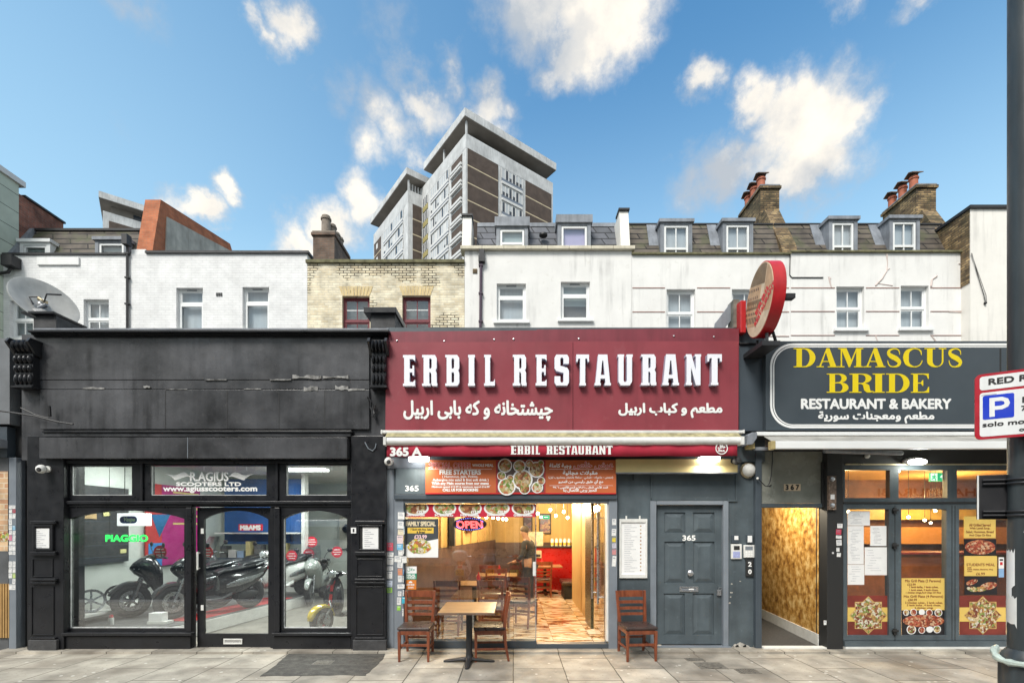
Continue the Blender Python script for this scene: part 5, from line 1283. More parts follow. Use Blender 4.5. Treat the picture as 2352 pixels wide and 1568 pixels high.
    words = [('E', 1173, 1186), ('R', 1188, 1202), ('B', 1204, 1218), ('I', 1221, 1227), ('L', 1230, 1240), ('R', 1255, 1269), ('E', 1271, 1282), ('S', 1284, 1297), ('T', 1299, 1311), ('A', 1312, 1327), ('U', 1328, 1342), ('R', 1344, 1358), ('A', 1360, 1375), ('N', 1376, 1391), ('T', 1393, 1407)]
    for ch, a_, e_ in words: letter(b, SLAB, ch, X(a_, Yv), X(e_, Yv), Z(1043, Yv), Z(1023, Yv), Yv, .003, M_vinyl)
    qlay(b, '365 A', 897, 1028, 967, 1046, Yv, M_vinyl, .009); b.build('lettering', w)
    b = MB(); cx_, cz_, r = X(1657.5, Yv), Z(1029, Yv), .085
    for k in range(32):
        a1_, a2_ = 2 * math.pi * k / 32, 2 * math.pi * (k + 1) / 32
        b.prism([(cx_ + r * math.cos(a1_), cz_ + r * math.sin(a1_)), (cx_ + r * math.cos(a2_), cz_ + r * math.sin(a2_)), (cx_ + (r - .013) * math.cos(a2_), cz_ + (r - .013) * math.sin(a2_)), (cx_ + (r - .013) * math.cos(a1_), cz_ + (r - .013) * math.sin(a1_))], Yv - .001, Yv, M_vinyl)
    lay(b, arabic('حلال'), cx_ - .05, cx_ + .05, cz_ - .01, cz_ + .05, Yv, M_vinyl, .004); lay(b, 'HALAL', cx_ - .045, cx_ + .045, cz_ - .045, cz_ - .02, Yv, M_vinyl, .003); b.build('halal_emblem', w)
    # lamps under the awning
    for q, lab in ((960, 'lit white lamp under the awning by the number 365A'), (1633, 'lit white lamp under the awning over the blue grey door wall')):
        Yp = FY - .22; l = thing('awning_lamp', lab, 'lamp', (X(q, Yp), Yp, Z(1052, Yp)))
        b = MB(); b.qb(q - 26, 1044, q + 26, 1048, Yp, .12, M_grey); b.build('lamp_housing', l, bevel=.004)
        b = MB(); y0 = Yp + .005; b.prismx([(y0, Z(1048.3, Yp)), (y0 + .11, Z(1048.3, Yp)), (y0 + .09, Z(1058, Yp)), (y0 + .03, Z(1058, Yp))], X(q - 22, Yp), X(q + 22, Yp), M_cool); b.build('lamp_panel', l)
        area('awning_lamp_light', (X(q, Yp), Yp + .05, Z(1060, Yp)), 7, (1, .95, .82), .28, .06, (R(-25), 0, 0))
    cctv((897, 1060), FY - .02, 'white ball camera on the grey pillar under the number 365A', M_gwhite)
    cctv((1685, 1058), Yw - .16, 'black ball camera at the end of the cream bulkhead', M_gutter)
    # round bulkhead light
    b = MB(); Yq = Yw - .001; x_, z_ = X(1717, Yq), Z(1080, Yq)
    b.lathe([(.105, 0), (.105, -.03), (.09, -.05), (.07, -.075), (.04, -.09), (0, -.095)], (x_, Yq, z_), M_gwhite, 'y', 24); b.lathe([(.11, 0), (.115, -.02), (.1, -.045), (.09, -.045)], (x_, Yq, z_), M_brass, 'y', 24)
    b.tube([(x_, Yq - .02, z_ + .1), (x_, Yq - .02, Z(1030, Yq))], .012, M_wire, 6); b.build('bulkhead_light', label='round white unlit wall light between the two shop doors', cat='wall light', smooth=True)
    # entry phones, key safe
    def device(q, lab, name, cat, body, extra):
        tt = thing(name, lab, cat, (X((q[0] + q[2]) / 2, Yw), Yw, Z(q[3], Yw)))
        b = MB(); b.qb(*q, Yw - .03, .029, body); b.build('casing', tt, bevel=.005)
        for nm, items in extra.items():
            b = MB()
            for q2, m in items: b.qb(*q2, Yw - .034, .0035, m)
            b.build(nm, tt)
    device((1681, 1228, 1698, 1247), 'small dark round-buttoned bell box above the white entry phone', 'door_bell', 'bell', M_charcoal, {'button': [((1687, 1230, 1696, 1239), M_paper)]})
    device((1680, 1249, 1704, 1283), 'white entry phone with a blue lit keypad and dark screen', 'entry_phone', 'entry phone', M_gwhite, {'screen': [((1686, 1253, 1699, 1262), M_ink)], 'keypad': [((1684, 1266, 1700, 1280), mat('bluish_keys', (.35, .38, .62), .4, var=.3, vs=90))]})
    device((1715, 1227, 1730, 1247), 'small dark bell with a white face above the grey keypad', 'door_bell', 'bell', M_charcoal, {'button': [((1717.5, 1229.5, 1727.5, 1244.5), M_paper), ]})
    device((1709, 1251, 1733, 1280), 'pale grey keypad entry phone beside the dark door frame', 'entry_phone', 'entry phone', M_gwhite, {'screen': [((1712, 1254, 1729, 1262), M_grey)], 'keypad': [((1713 + 6 * i, 1265 + 5 * j, 1717 + 6 * i, 1268.5 + 5 * j), M_vinyl) for i in range(3) for j in range(3)]})
    device((1714, 1284, 1731, 1323), 'black key safe with white 2 and 0 dials', 'key_safe', 'key safe', M_ink, {'dial': [((1717, 1287, 1728, 1288), M_charcoal), ((1717, 1303, 1728, 1304), M_charcoal)]})
    b = MB(); qlay(b, '2', 1718.5, 1290, 1726, 1300, Yw - .035, M_vinyl, .004); qlay(b, '0', 1719, 1307, 1726, 1317, Yw - .035, M_vinyl, .004); b.build('key_safe_lettering', [o for o in C.objects if o.get('category') == 'key safe'][0])
    # framed price list on the wall
    tt = thing('menu_board', 'white framed menu with faint price list hung on the blue grey wall', 'menu board', (X(1455, Yw), Yw, Z(1327, Yw)))
    b = MB(); 
    for q in ((1423, 1191, 1427, 1327), (1483, 1191, 1487, 1327), (1427.1, 1191, 1482.9, 1199), (1427.1, 1318, 1482.9, 1327)): b.qb(*q, Yw - .03, .028, M_gwhite)
    for q in (1437, 1468): b.qb(q, 1184, q + 3.5, 1191, Yw - .02, .018, M_gwhite)
    b.build('frame', tt, bevel=.003)
    b = MB(); b.qb(1427.2, 1199.1, 1482.8, 1317.9, Yw - .014, .012, M_paper); rnd = random.Random(8)
    for k in range(26):
        y = 1206 + k * 4.2; b.qb(1434, y, 1434 + rnd.uniform(12, 30), y + 1.2, Yw - .0146, .0005, M_papert)
        if k % 2 == 0: b.ball((X(1471, Yw), Yw - .0145, Z(y + 1.5, Yw)), .012, MATS.get('tiny_dishes') or food('tiny_dishes', [(.4, .2, .08), (.55, .4, .2), (.3, .12, .06), (.6, .5, .35)], 60), 8, (1, .1, 1))
    b.build('price_list', tt)
    # orange special-offer banner
    bn = thing('offer_banner', 'orange SPECIAL OFFER banner with a photograph of dishes and Arabic text', 'banner', (X(1196, FY), FY, Z(1133, FY)))
    Yb2 = FY - .075; org = mat('orange_banner', (.50, .12, .035), .55, var=.12, vs=2)
    b = MB(); b.qb(977, 1056, 1415, 1133, Yb2, .02, org); b.qb(977, 1131.5, 1415, 1134, Yb2 - .001, .0008, M_red); b.qb(1139, 1057, 1253, 1131, Yb2 - .0015, .0014, mat('dark_red_print', (.36, .03, .03), .5)); b.build('sheet', bn)
    fd = [food('kebab_print', [(.30, .10, .04), (.45, .2, .08), (.5, .36, .16), (.2, .07, .03), (.55, .45, .3), (.22, .26, .06)], 26), food('salad_print', [(.45, .36, .14), (.16, .26, .05), (.55, .42, .2), (.5, .14, .06), (.62, .58, .42)], 30)]
    MATS['fd'] = fd
    b = MB(); b.qb(1143, 1059, 1249, 1129.5, Yb2 - .0028, .0012, mat('dark_table_print', (.10, .07, .06), .5, var=.3, vs=20))
    Yp = Yb2 - .004
    for i, (qx, qy, r) in enumerate(((1160, 1068, 16), (1193, 1070, 14), (1232, 1078, 18), (1152, 1092, 10), (1200, 1101, 23), (1164, 1119, 20), (1205, 1124, 13), (1234, 1119, 13), (1172, 1098, 8), (1216, 1062, 9), (1243, 1104, 9), (1242, 1063, 7))):
        b.lathe([(0, -.0022), (r / 160, -.002), (r / 160 * 1.02, 0)], (X(qx, Yp), Yp, Z(min(max(qy, 1059 + r * .6), 1129 - r * .6), Yp)), M_paper, 'y', 18); b.lathe([(0, -.0034), (r / 160 * .84, -.003), (r / 160 * .86, -.0021)], (X(qx, Yp), Yp, Z(min(max(qy, 1059 + r * .6), 1129 - r * .6), Yp)), fd[i % 2], 'y', 14)
    b.build('dish_photograph', bn)
    b = MB(); Yt = Yb2 - .001; redt = mat('red_outline_print', (.62, .06, .04), .5)
    for s, q, m, bo in (('SPECIAL OFFER', (986, 1062, 1082, 1075), M_vinyl, .005), ('WHOLE MEAL', (1085, 1065, 1133, 1071), M_vinyl, .002), ('FREE STARTERS', (1010, 1079, 1104, 1089), M_vinyl, .004), ('( Hummous, Jajik, Pickles,', (1016, 1091, 1098, 1098), M_vinyl, .001), ('Aubergine mix salad & first soft drink )', (994, 1098.5, 1122, 1106), M_vinyl, .0015),
                        ('With any Main course from our menu', (992, 1106.5, 1122, 1113.5), M_vinyl, .003), ('Minimum spend £12.99 & maximum spend £16.99', (992, 1115.5, 1124, 1120.5), M_vinyl, .0015), ('CALL US FOR BOOKING', (1017, 1121.5, 1098, 1127.5), M_vinyl, .003)):
        qlay(b, s, *q, Yt, m, bo)
    qlay(b, 'SPECIAL OFFER', 986, 1062, 1082, 1075, Yt - .0016, redt, .0015); qlay(b, arabic('عرض خاص'), 1318, 1060, 1408, 1077, Yt - .0018, redt, .002)
    for q in ((984, 1076.6, 1130, 1077.2), (992, 1114.2, 1128, 1114.7), (1262, 1076.6, 1408, 1077.2), (1262, 1114.2, 1408, 1114.7)): b.qb(*q, Yt - .001, .0008, M_vinyl)
    for s, q, m, bo in ((arabic('عرض خاص'), (1318, 1060, 1408, 1077), M_vinyl, .007), (arabic('وجبة كاملة'), (1262, 1064, 1312, 1075), M_vinyl, .003), (arabic('مقبلات مجانية'), (1293, 1080, 1372, 1091), M_vinyl, .003), (arabic('(حمص - جاجيك - طرشي - سلطة باذنجان ومشروب اول)'), (1260, 1093, 1408, 1100), M_vinyl, .001),
                        (arabic('مع أي طبق رئيسي من المنيو'), (1283, 1101, 1385, 1111), M_vinyl, .002), (arabic('الحد الأدنى للطلب ١٢.٩٩ و الحد الأقصى ١٦.٩٩'), (1270, 1115.5, 1396, 1122), M_vinyl, .0015), (arabic('للحجز يرجى الاتصال بنا'), (1294, 1121, 1370, 1130), M_vinyl, .002)):
        qlay(b, s, *q, Yt, m, bo)
    b.build('lettering', bn)
    # trade stickers on the pillars
    W = (.74, .74, .72)
    cells = [((918, 1176, 933, 1192), W, 0), ((917.5, 1197, 931, 1213), W, 0), ((918, 1216, 932, 1228), (.70, .62, .45), 'beige trade sticker on the grey pillar by the FAMILY SPECIAL poster'), ((931, 1208, 942, 1226), (.55, .66, .70), 'pale blue trade sticker on the grey pillar by the FAMILY SPECIAL poster'),
             ((916, 1229, 930, 1248), (.72, .58, .58), 'pale pink trade sticker on the grey pillar'), ((931, 1230, 941, 1241), (.72, .52, .06), 'upper yellow trade sticker on the grey pillar by the glass front'), ((931, 1244, 941, 1256), (.66, .50, .10), 'lower yellow trade sticker on the grey pillar by the glass front'), ((916, 1249, 929, 1262), (.16, .45, .68), 'blue trade sticker under the pale pink one on the grey pillar'),
             ((915, 1263, 929, 1275), W, 0), ((930, 1259, 941, 1272), W, 0), ((906, 1276, 926, 1290), W, 0), ((927, 1277, 938, 1292), W, 0), ((917, 1291, 929, 1303), W, 0), ((914, 1305, 928, 1320), (.62, .25, .14), 'orange-red trade sticker on the grey pillar'), ((930, 1307, 941, 1318), (.14, .28, .48), 'dark blue trade sticker on the grey pillar'),
             ((914, 1321, 927, 1336), W, 0), ((929, 1322, 940, 1336), W, 0), ((917, 1341, 933, 1351), W, 0), ((914, 1357, 926, 1368), W, 0), ((929, 1354, 941, 1367), W, 0), ((912, 1371, 925, 1388), W, 0), ((927, 1370, 938, 1385), (.05, .42, .55), 'turquoise trade sticker on the grey pillar'),
             ((912, 1391, 924, 1401), (.30, .60, .08), 'lime green trade sticker low on the grey pillar of the restaurant front'), ((928, 1397, 940, 1414), W, 0)]
    cells = [((q[0] - 4 if q[0] > 915 else q[0], q[1], q[2] - 13 if q[2] > 938 else q[2] - 4, q[3]), c, l) for q, c, l in cells]
    stickers(cells, FY - .03, 'trade stickers on the grey pillar by the glass front', 'white trade sticker on the grey pillar between scooter shop and restaurant window')
    stickers([((889, 1246, 903, 1264), (.62, .08, .12), 'red trade sticker on the pillar edge beside the black shop'), ((889, 1268, 904, 1278), W, 0), ((889, 1280, 904, 1296), W, 0), ((889, 1300, 903, 1309), W, 0), ((889, 1312, 901, 1328), W, 0), ((889, 1333, 901, 1347), (.55, .62, .72), 'pale blue trade sticker on the pillar edge beside the black shop'), ((889, 1349, 901, 1360), (.36, .68, .10), 'lime green trade sticker on the pillar edge beside the black shop')], FY, 'trade stickers on the pillar edge beside the black shop', 'white trade sticker on the pillar edge beside the black shop')
    stickers([((1406, 1191, 1415, 1205), W, 0), ((1405, 1214, 1415, 1230), W, 0), ((1406, 1234, 1414, 1244), (.72, .56, .05), 'yellow trade sticker on the pillar next to the menu board'), ((1406, 1247, 1415, 1258), (.62, .58, .66), 'mauve trade sticker on the pillar next to the menu board'), ((1406, 1261, 1415, 1273), (.60, .25, .25), 'red and white trade sticker on the pillar next to the menu board'), ((1406, 1276, 1415, 1300), W, 0)], FY - .03, 'trade stickers on the pillar next to the menu board', 'white trade sticker on the pillar next to the menu board')
restaurant()

# ------------------------------------------------------------------ round hanging sign
def oval_sign():
    # a lens-shaped lightbox at right angles to the fronts
    x0 = 3.30; Yf, Yn = 6.86, 6.02; yc = 6.43; zc = Z(690, yc); ry, rz = .355, .475; RX = Matrix.Translation((0, yc, zc)) @ Matrix.Rotation(R(17), 4, 'X') @ Matrix.Translation((0, -yc, -zc))
    t = thing('hanging_sign', 'round red rimmed hanging sign with a sepia picture and diagonal red lettering', 'sign', (x0, yc, zc - rz))
    redr = mat('red_sign_rim', (.50, .02, .025), .35, var=.2, vs=3, streak=.2)
    n = 48; th = .165
    def pt(a, r=1.0): return (yc + ry * r * math.cos(a), zc + rz * r * math.sin(a))
    b = MB(); ring = [(x0, 1.0), (x0, .965), (x0 + .006, .965)]
    b.prismx([pt(2 * math.pi * k / n) for k in range(n)], x0 + .004, x0 + th, redr); b.xform(RX); b.build('rim', t, smooth=True)
    cr = mat('cream_sign_face', (.68, .54, .38), .4, var=.2, vs=5, spots=.4, spotcol=(.4, .3, .16))
    b = MB(); b.prismx([pt(2 * math.pi * k / n, .97) for k in range(n)], x0 - .004, x0 + .0035, cr); b.xform(RX); o = b.build('face', t)
    # generic sepia townscape: blocks with rows of small openings
    br = mat('sepia_brown', (.20, .13, .07), .5, var=.25, vs=9); tan = mat('sepia_tan', (.52, .33, .19), .5, var=.2, vs=9)
    def inside(pts): return all(((y - yc) / (ry * .95)) ** 2 + ((z - zc) / (rz * .95)) ** 2 <= 1.02 for y, z in pts)
    def clip(y0, y1, z0, z1, h, m):
        yy = [y0 + (y1 - y0) * i / 10 for i in range(11)]; up, lo = [], []
        for y in yy:
            k = 1 - ((y - yc) / (ry * .95)) ** 2
            if k <= 0: continue
            lim = rz * .95 * math.sqrt(k); a, c = max(z0, zc - lim), min(z1, zc + lim)
            if c > a: up.append((y, c)); lo.append((y, a))
        if len(up) > 1: b.prismx(up + lo[::-1], x0 - h, x0 - .0042, m)
    b = MB(); clip(yc - .1, yc + .33, zc + .2, zc + .46, .0055, br); clip(yc - .02, yc + .37, zc + .02, zc + .195, .0055, tan); clip(yc - .08, yc + .37, zc - .1, zc + .015, .0055, br); clip(yc + .0, yc + .37, zc - .32, zc - .105, .0055, tan); clip(yc - .36, yc - .11, zc - .15, zc + .42, .005, tan)
    for j in range(4):
        for i in range(6): clip(yc + .04 + i * .05, yc + .065 + i * .05, zc + .13 - j * .10, zc + .165 - j * .10, .0065, M_darkb if j != 2 else tan)
    for i in range(7): clip(yc + .0 + i * .045, yc + .022 + i * .045, zc - .28, zc - .20, .0065, M_darkb)
    b.xform(RX); b.build('townscape_print', o)
    b = MB(); redt = mat('red_sign_lettering', (.66, .03, .04), .5)
    ca, sa = math.cos(R(52)), math.sin(R(52))
    def plc(u, w, h): return (x0 - .0075 - h, yc - .13 - u * ca + w * sa * .9, zc - .03 + u * sa + w * ca)
    lay(b, 'ERBIL', -.20, .22, .00, .075, 0, redt, .006, place=plc); lay(b, 'RESTAURANT', -.30, .30, -.10, -.03, 0, redt, .005, place=plc); b.xform(RX); b.build('lettering', o)
    b = MB()
    for yy in (yc - .05, yc + .2): b.tube([(x0 + .08, yy, zc - rz * .97), (x0 + .08, yy, zc - rz - .12)], .022, M_gutter, 8)
    b.box(x0 - .02, x0 + .22, yc - .12, FY - .02, zc - rz - .17, zc - rz - .11, M_gutter); b.tube([(x0 + .16, yc - .05, zc - rz + .03), (x0 + .30, yc + .1, zc - rz - .1)], .02, M_gutter, 8); b.build('bracket', t)
    b = MB(); b.box(x0 - .09, x0 - .01, FY - .10, FY + .06, Z(770, FY), Z(697, FY), redr); b.build('wall_mount', t, bevel=.01)
    b = MB(); b.prism([(X(1650, FY), Z(752, FY)), (X(1652, FY), Z(733, FY)), (X(1686, FY), Z(688, FY)), (X(1694, FY), Z(690, FY)), (X(1692, FY), Z(722, FY)), (X(1668, FY), Z(752, FY))], FY + .10, FY + .16, M_lead)
    b.box(X(1686, FY), X(1700, FY), FY + .02, FY + .2, Z(752, FY), Z(686, FY), mat('rusty_sheet', (.16, .15, .12), .7, var=.5, vs=10, bump=.3)); b.build('metal_flashing', label='bent grey sheet metal upstand behind the round hanging sign', cat='flashing')
    b = MB(); fx, fz, fy = X(1813, 6.3), Z(680, 6.3), 6.32
    b.box(fx - .05, fx + .07, fy - .04, fy + .05, fz - .03, fz + .03, M_gutter); b.tube([(fx - .04, fy, fz - .02), (fx - .10, fy + .02, fz - .10), (x0 + th, fy + .04, fz - .08)], .014, M_gutter, 6); b.build('floodlight', label='small black floodlight on the far edge of the round hanging sign', cat='floodlight')
oval_sign()
# ------------------------------------------------------------------ grey fronted restaurant and bakery
def bakery():
    t = thing('bakery_building', 'charcoal fronted restaurant and bakery with a gold and white sign panel', 'shop building', (X(2060, FY), FY, 0))
    x0, x1 = X(1757, FY) + .004, 14.0
    b = MB(); b.box(x0, x1, FY + .3, TY - .32, 4.15, 4.35, M_roof); b.build('roof', t)
    hx = lambda q, Y=FY: (X(q[0], Y), X(q[2], Y), Z(q[3], Y), Z(q[1], Y))
    b = MB(); b.box(x0, x1, FY + .02, FY + .25, Z(1000, FY), Z(782, FY), M_charcoal); b.build('fascia_wall', t)
    # passage door, wired-glass light above
    b = MB(); b.qb(1736, 1030, 1750, 1492, FY - .01, .22, M_charcoal); b.qb(1890, 1060, 1900, 1165, FY + .0, .2, M_ink); b.qb(1750.2, 1155.5, 1895, 1165, FY + .02, .12, M_bluegrey); b.qb(1750.2, 1030, 1900, 1036, FY + .02, .12, M_ink); b.build('passage_frame', t, bevel=.005)
    obs = mat('obscured_glass', (.27, .28, .245), .22, var=.22, vs=3, spec=.6)
    b = MB(); b.qb(1750.2, 1036.2, 1892, 1155.3, FY + .05, .012, obs); b.build('fanlight', t)
    b = MB(); b.qb(1801, 1111, 1839, 1126.5, FY + .044, .006, mat('cream_plate', (.66, .52, .36), .5)); qlay(b, '3 6 7', 1805, 1113, 1835, 1124, FY + .0435, M_ink, .006); b.build('house_number_plate', t)
    xa, xb = X(1750, FY), X(1896, FY)
    b = MB(); b.box(xa, xb + .2, FY + .05, 11.0, -.1, .035, mat('dark_carpet', (.05, .048, .045), .95, var=.3, vs=30)); b.box(xa, xb, FY - .05, FY + .06, 0, .05, M_gwhite); b.build('passage_floor', t)
    spng = sponge(); 
    b = MB(); vs = lambda z0, z1, o: [(xb - .02 - o, FY + .12, z0), (xb + .30 - o, 9.4, z0), (xb + .30 - o, 9.4, z1), (xb - .02 - o, FY + .12, z1)]
    b.add(vs(.03, 2.7, 0), [(0, 1, 2, 3)], spng); b.build('passage_wall', t)
    b = MB(); p = vs(.03, .20, .012); q = vs(.03, .20, .0); b.add(p + q, [(0, 1, 2, 3), (3, 2, 6, 7), (0, 3, 7, 4)], M_gwhite); b.build('skirting', t)
    b = MB(); b.box(xa + .0, xa + .06, FY + .25, 9.4, 0, 2.7, M_void); b.box(xa, xb + .4, 9.41, 9.5, 0, 2.7, M_void); b.box(xa, xb + .3, FY + .25, 9.4, 2.66, 2.72, M_void); b.build('passage_lining', t)
    b = MB(); b.box(xa + .07, xa + .11, FY + .3, FY + 1.1, .04, 2.02, M_charcoal); o = b.build('open_door', t); b = MB(); b.tube([(xa + .13, FY + .42, .95), (xa + .13, FY + .42, 1.22)], .014, M_steel); b.build('handle', o, smooth=True)
    b = MB(); yy = 8.9; b.qb(1769, 1192, 1783, 1200, yy, .05, M_gwhite); b.qb(1764, 1190, 1767, 1216, yy, .05, M_steel); b.build('meter_box', t)
    point('passage_fill_light', ((xa + xb) / 2 - .15, 7.7, 2.3), 75, (1, .85, .62), .08)  # added fill that brightens the sponged wall, no lamp fitting here
    # black post with clutter between passage and shopfront
    b = MB(); b.qb(1900.2, 1036, 1936.5, 1496, FY - .06, .26, M_ink); b.build('post', t, bevel=.006)
    rust = mat('rusty_bracket', (.17, .12, .09), .7, var=.6, vs=30, bump=.5)
    b = MB(); b.qb(1904, 1092, 1921, 1170, FY - .10, .039, rust); b.lathe([(0, -.03), (.03, -.02), (.035, 0)], (X(1911, FY - .1), FY - .10, Z(1100, FY - .1)), M_steel, 'y', 12); b.lathe([(0, -.03), (.03, -.02), (.035, 0)], (X(1911, FY - .1), FY - .10, Z(1160, FY - .1)), M_steel, 'y', 12)
    b.qb(1908, 1135, 1917, 1146, FY - .104, .004, M_paper); b.build('shutter_bracket', t)
    W = (.74, .74, .72)
    stickers([((1923, 1202, 1935, 1212), W, 0), ((1920, 1215, 1932, 1227), (.50, .05, .09), 'red trade sticker on the black post by the bakery window'), ((1920, 1229, 1933, 1236), W, 0), ((1921, 1239, 1933, 1252), W, 0), ((1921, 1257, 1928, 1266), W, 0), ((1922, 1269, 1931, 1278), W, 0), ((1911, 1267, 1915, 1271), W, 0), ((1892, 1424, 1898, 1434), W, 0)], FY - .06, 'trade stickers on the black post', 'small white trade sticker on the black post by the bakery window')
    # shop front frame
    tr = [(1937 + 0, 1079, 2044, 1143), (2064, 1079, 2176, 1143), (2198, 1079, 2330, 1143)]
    lo = [(1946, 1169, 2042, 1458), (2070, 1169, 2174, 1458), (2203, 1169, 2335, 1458)]
    tr = [(1941, 1079, 2044, 1143)] + tr[1:]
    b = MB(); wall(b, X(1937, FY), x1, .14, Z(1066, FY), FY, .08, [hx(q) for q in tr + lo] + [(X(2360, FY), x1 - .2, Z(1458, FY), Z(1169, FY))], M_bluegrey); b.build('shopfront_frame', t)
    b = MB(); b.box(X(1937, FY), x1, FY - .03, FY + .1, Z(1483, FY), Z(1471, FY), M_bluegrey); b.box(X(1937, FY), x1, FY - .05, FY + .1, Z(1490, FY), Z(1483.2, FY), M_gwhite); b.box(X(1937, FY), x1, FY - .02, FY + .2, 0, Z(1490.2, FY), M_bluegrey)
    b.box(X(1937, FY), x1, FY - .012, FY - .001, Z(1156, FY), Z(1152, FY), M_ink)
    for q in (2056, 2187, 2194): b.qb(q - .7, 1160, q + .7, 1470, FY - .004, .0035, M_ink)
    b.build('frame_moulding', t, bevel=.003)
    b = MB()
    for q in (1172, 1253, 1450):
        b.qb(2054, q - 7, 2060, q + 7, FY - .03, .029, M_ink); b.qb(2052, q - 4, 2065, q + 1, FY - .045, .03, M_ink)
    b.build('hinge', t, bevel=.003)
    for q in tr + lo:
        a, e, c, d = hx(q); MB().box(a - .01, e + .01, FY + .035, FY + .041, c - .01, d + .01, M_glass).build('window', t)
    # interior
    bw = mat('orange_lit_wall', (.55, .27, .08), .6, var=.15, vs=1.5); bc = mat('amber_ceiling', (.70, .42, .14), .7, var=.08)
    bd = mat('dark_red_wall', (.17, .07, .03), .6, var=.4, vs=3)
    b = MB(); b.box(xb + .36, 13.8, 13.2, 13.3, 0, 3.3, bd); b.box(xb + .32, xb + .35, FY + .3, 13.2, 0, 3.3, bd); b.box(xb + .35, 13.8, FY + .1, 13.2, 3.05, 3.1, bc); b.box(xb + .35, 13.8, FY + .1, 13.2, -.1, .03, M_shopfloor); b.box(13.81, 13.9, FY + .3, 13.2, 0, 3.3, bd); b.build('interior_shell', t)
    b = MB(); b.box(6.0, 13.0, 10.6, 11.2, .03, 1.15, bd); b.box(5.9, 13.1, 10.5, 11.3, 1.16, 1.2, M_dred); b.box(5.6, 13.5, 12.8, 13.1, 1.3, 1.75, bw); b.box(5.6, 13.5, 12.9, 13.1, 1.95, 2.45, mat('gold_panel', (.55, .40, .12), .4, var=.4, vs=2)); b.build('counter', t)
    rnd = random.Random(21)
    for i, (x, y) in enumerate(((5.2, 8.0), (6.3, 8.0), (7.4, 8.0), (5.4, 9.4), (6.6, 9.4), (7.8, 9.4), (5.6, 10.8), (7.0, 10.8))):
        b = MB(); b.lathe([(0, 0), (.06, 0), (.06, .012), (0, .012)], (x, y, 3.03), M_bulb, 'z', 12); b.build('downlight', t)
    for k, (x, y, z) in enumerate(((7.6, 9.2, 1.95), (7.1, 9.0, 2.0), (8.6, 10.0, 1.9), (9.0, 10.2, 2.1), (10.2, 11.6, 2.2), (6.3, 9.0, 2.05), (9.6, 11.0, 1.85), (7.9, 8.6, 2.3))):
        l = thing('pendant_bulb', 'glowing bare bulb hanging inside the bakery', 'light bulb', (x, y, z), group='bulbs hanging in the bakery'); b = MB(); b.ball((x, y, z), .028, M_bulb, 10); b.build('bulb', l, smooth=True); b = MB(); b.tube([(x, y, z + .05), (x, y, 3.05)], .005, M_wire, 5); b.build('cord', l)
    for i, (x, y) in enumerate(((5.6, 8.2), (7.6, 8.6), (8.4, 10.0), (10.6, 11.8))): point('bakery_light', (x, y, 2.35), 115, (1, .66, .28), .12)
    # sign panel
    s = thing('bakery_sign', 'charcoal sign panel DAMASCUS BRIDE in yellow with a double white rounded border', 'sign', (X(2060, FY), FY, Z(985, FY)))
    Ys = FY - .12
    dk = mat('charcoal_sign_panel', (.052, .066, .078), .4, var=.08, vs=2)
    b = MB(); b.box(X(1759, Ys), X(2520, Ys), Ys, FY + .019, Z(988, Ys), Z(784, Ys), dk); b.qb(2296, 800, 2300, 970, Ys - .001, .0008, M_ink); b.build('sign_panel', s, bevel=.004)
    def border(q0, y0, y1, r, w, h):
        x_l, zt, zb, rr, ww = X(q0, Ys), Z(y0, Ys), Z(y1, Ys), r / 160, w / 160
        xr = X(2505, Ys); out = [(xr, zt)] + arc(x_l + rr, zt - rr, rr, rr, 90, 180, 12) + arc(x_l + rr, zb + rr, rr, rr, 180, 270, 12) + [(xr, zb)]
        inn = [(xr, zt - ww)] + arc(x_l + rr, zt - rr, rr - ww, rr - ww, 90, 180, 12) + arc(x_l + rr, zb + rr, rr - ww, rr - ww, 180, 270, 12) + [(xr, zb + ww)]
        n = len(out); b.add([(x, Ys - h, z) for x, z in out + inn], [(i, i + 1, n + i + 1, n + i) for i in range(n - 1)], M_vinyl)
    b = MB(); border(1768.5, 788.5, 983, 52, 5, .003); border(1775.5, 795, 977, 46, 2.7, .003); b.build('border', s)
    yel = mat('yellow_vinyl', (.78, .60, .0), .5, var=.04)
    b = MB(); zx = lambda v: 1607.2 + .3167 * v; zy = lambda v: 588 + .3167 * v
    for ch, a_, e_ in (('D', 680, 838), ('A', 846, 1000), ('M', 1003, 1185), ('A', 1188, 1346), ('S', 1345, 1470), ('C', 1470, 1622), ('U', 1628, 1792), ('S', 1790, 1912)):
        letter(b, DID, ch, X(zx(a_), Ys), X(zx(e_), Ys), Z(zy(806), Ys), Z(zy(668), Ys), Ys - .004, .003, yel)
    for ch, a_, e_ in (('B', 920, 1078), ('R', 1085, 1258), ('I', 1253, 1340), ('D', 1350, 1520), ('E', 1530, 1662)):
        letter(b, DID, ch, X(zx(a_), Ys), X(zx(e_), Ys), Z(zy(990), Ys), Z(zy(852), Ys), Ys - .004, .003, yel)
    b.build('lettering', s)
    b = MB(); qlay(b, 'RESTAURANT & BAKERY', 1841, 916, 2184, 938, Ys - .003, M_vinyl, .009); b.build('lettering', s)
    b = MB(); qlay(b, arabic('مطعم ومعجنات سورية'), 1880, 945, 2145, 971, Ys - .003, M_vinyl, .007); b.build('arabic_lettering', s)
    # awning
    w = thing('bakery_awning', 'half closed white awning over the bakery front with a dark hollow beneath', 'awning', (X(2060, FY), FY, Z(1035, FY)))
    Yc = FY - .18
    b = MB(); b.box(X(1738, Yc), 9.5, Yc, Yc + .06, Z(999.5, Yc), Z(991, Yc), M_upvc); b.box(X(1738, Yc), 9.5, Yc + .06, FY - .001, Z(1004, Yc), Z(989, Yc), M_ink); b.build('cassette', w, bevel=.006)
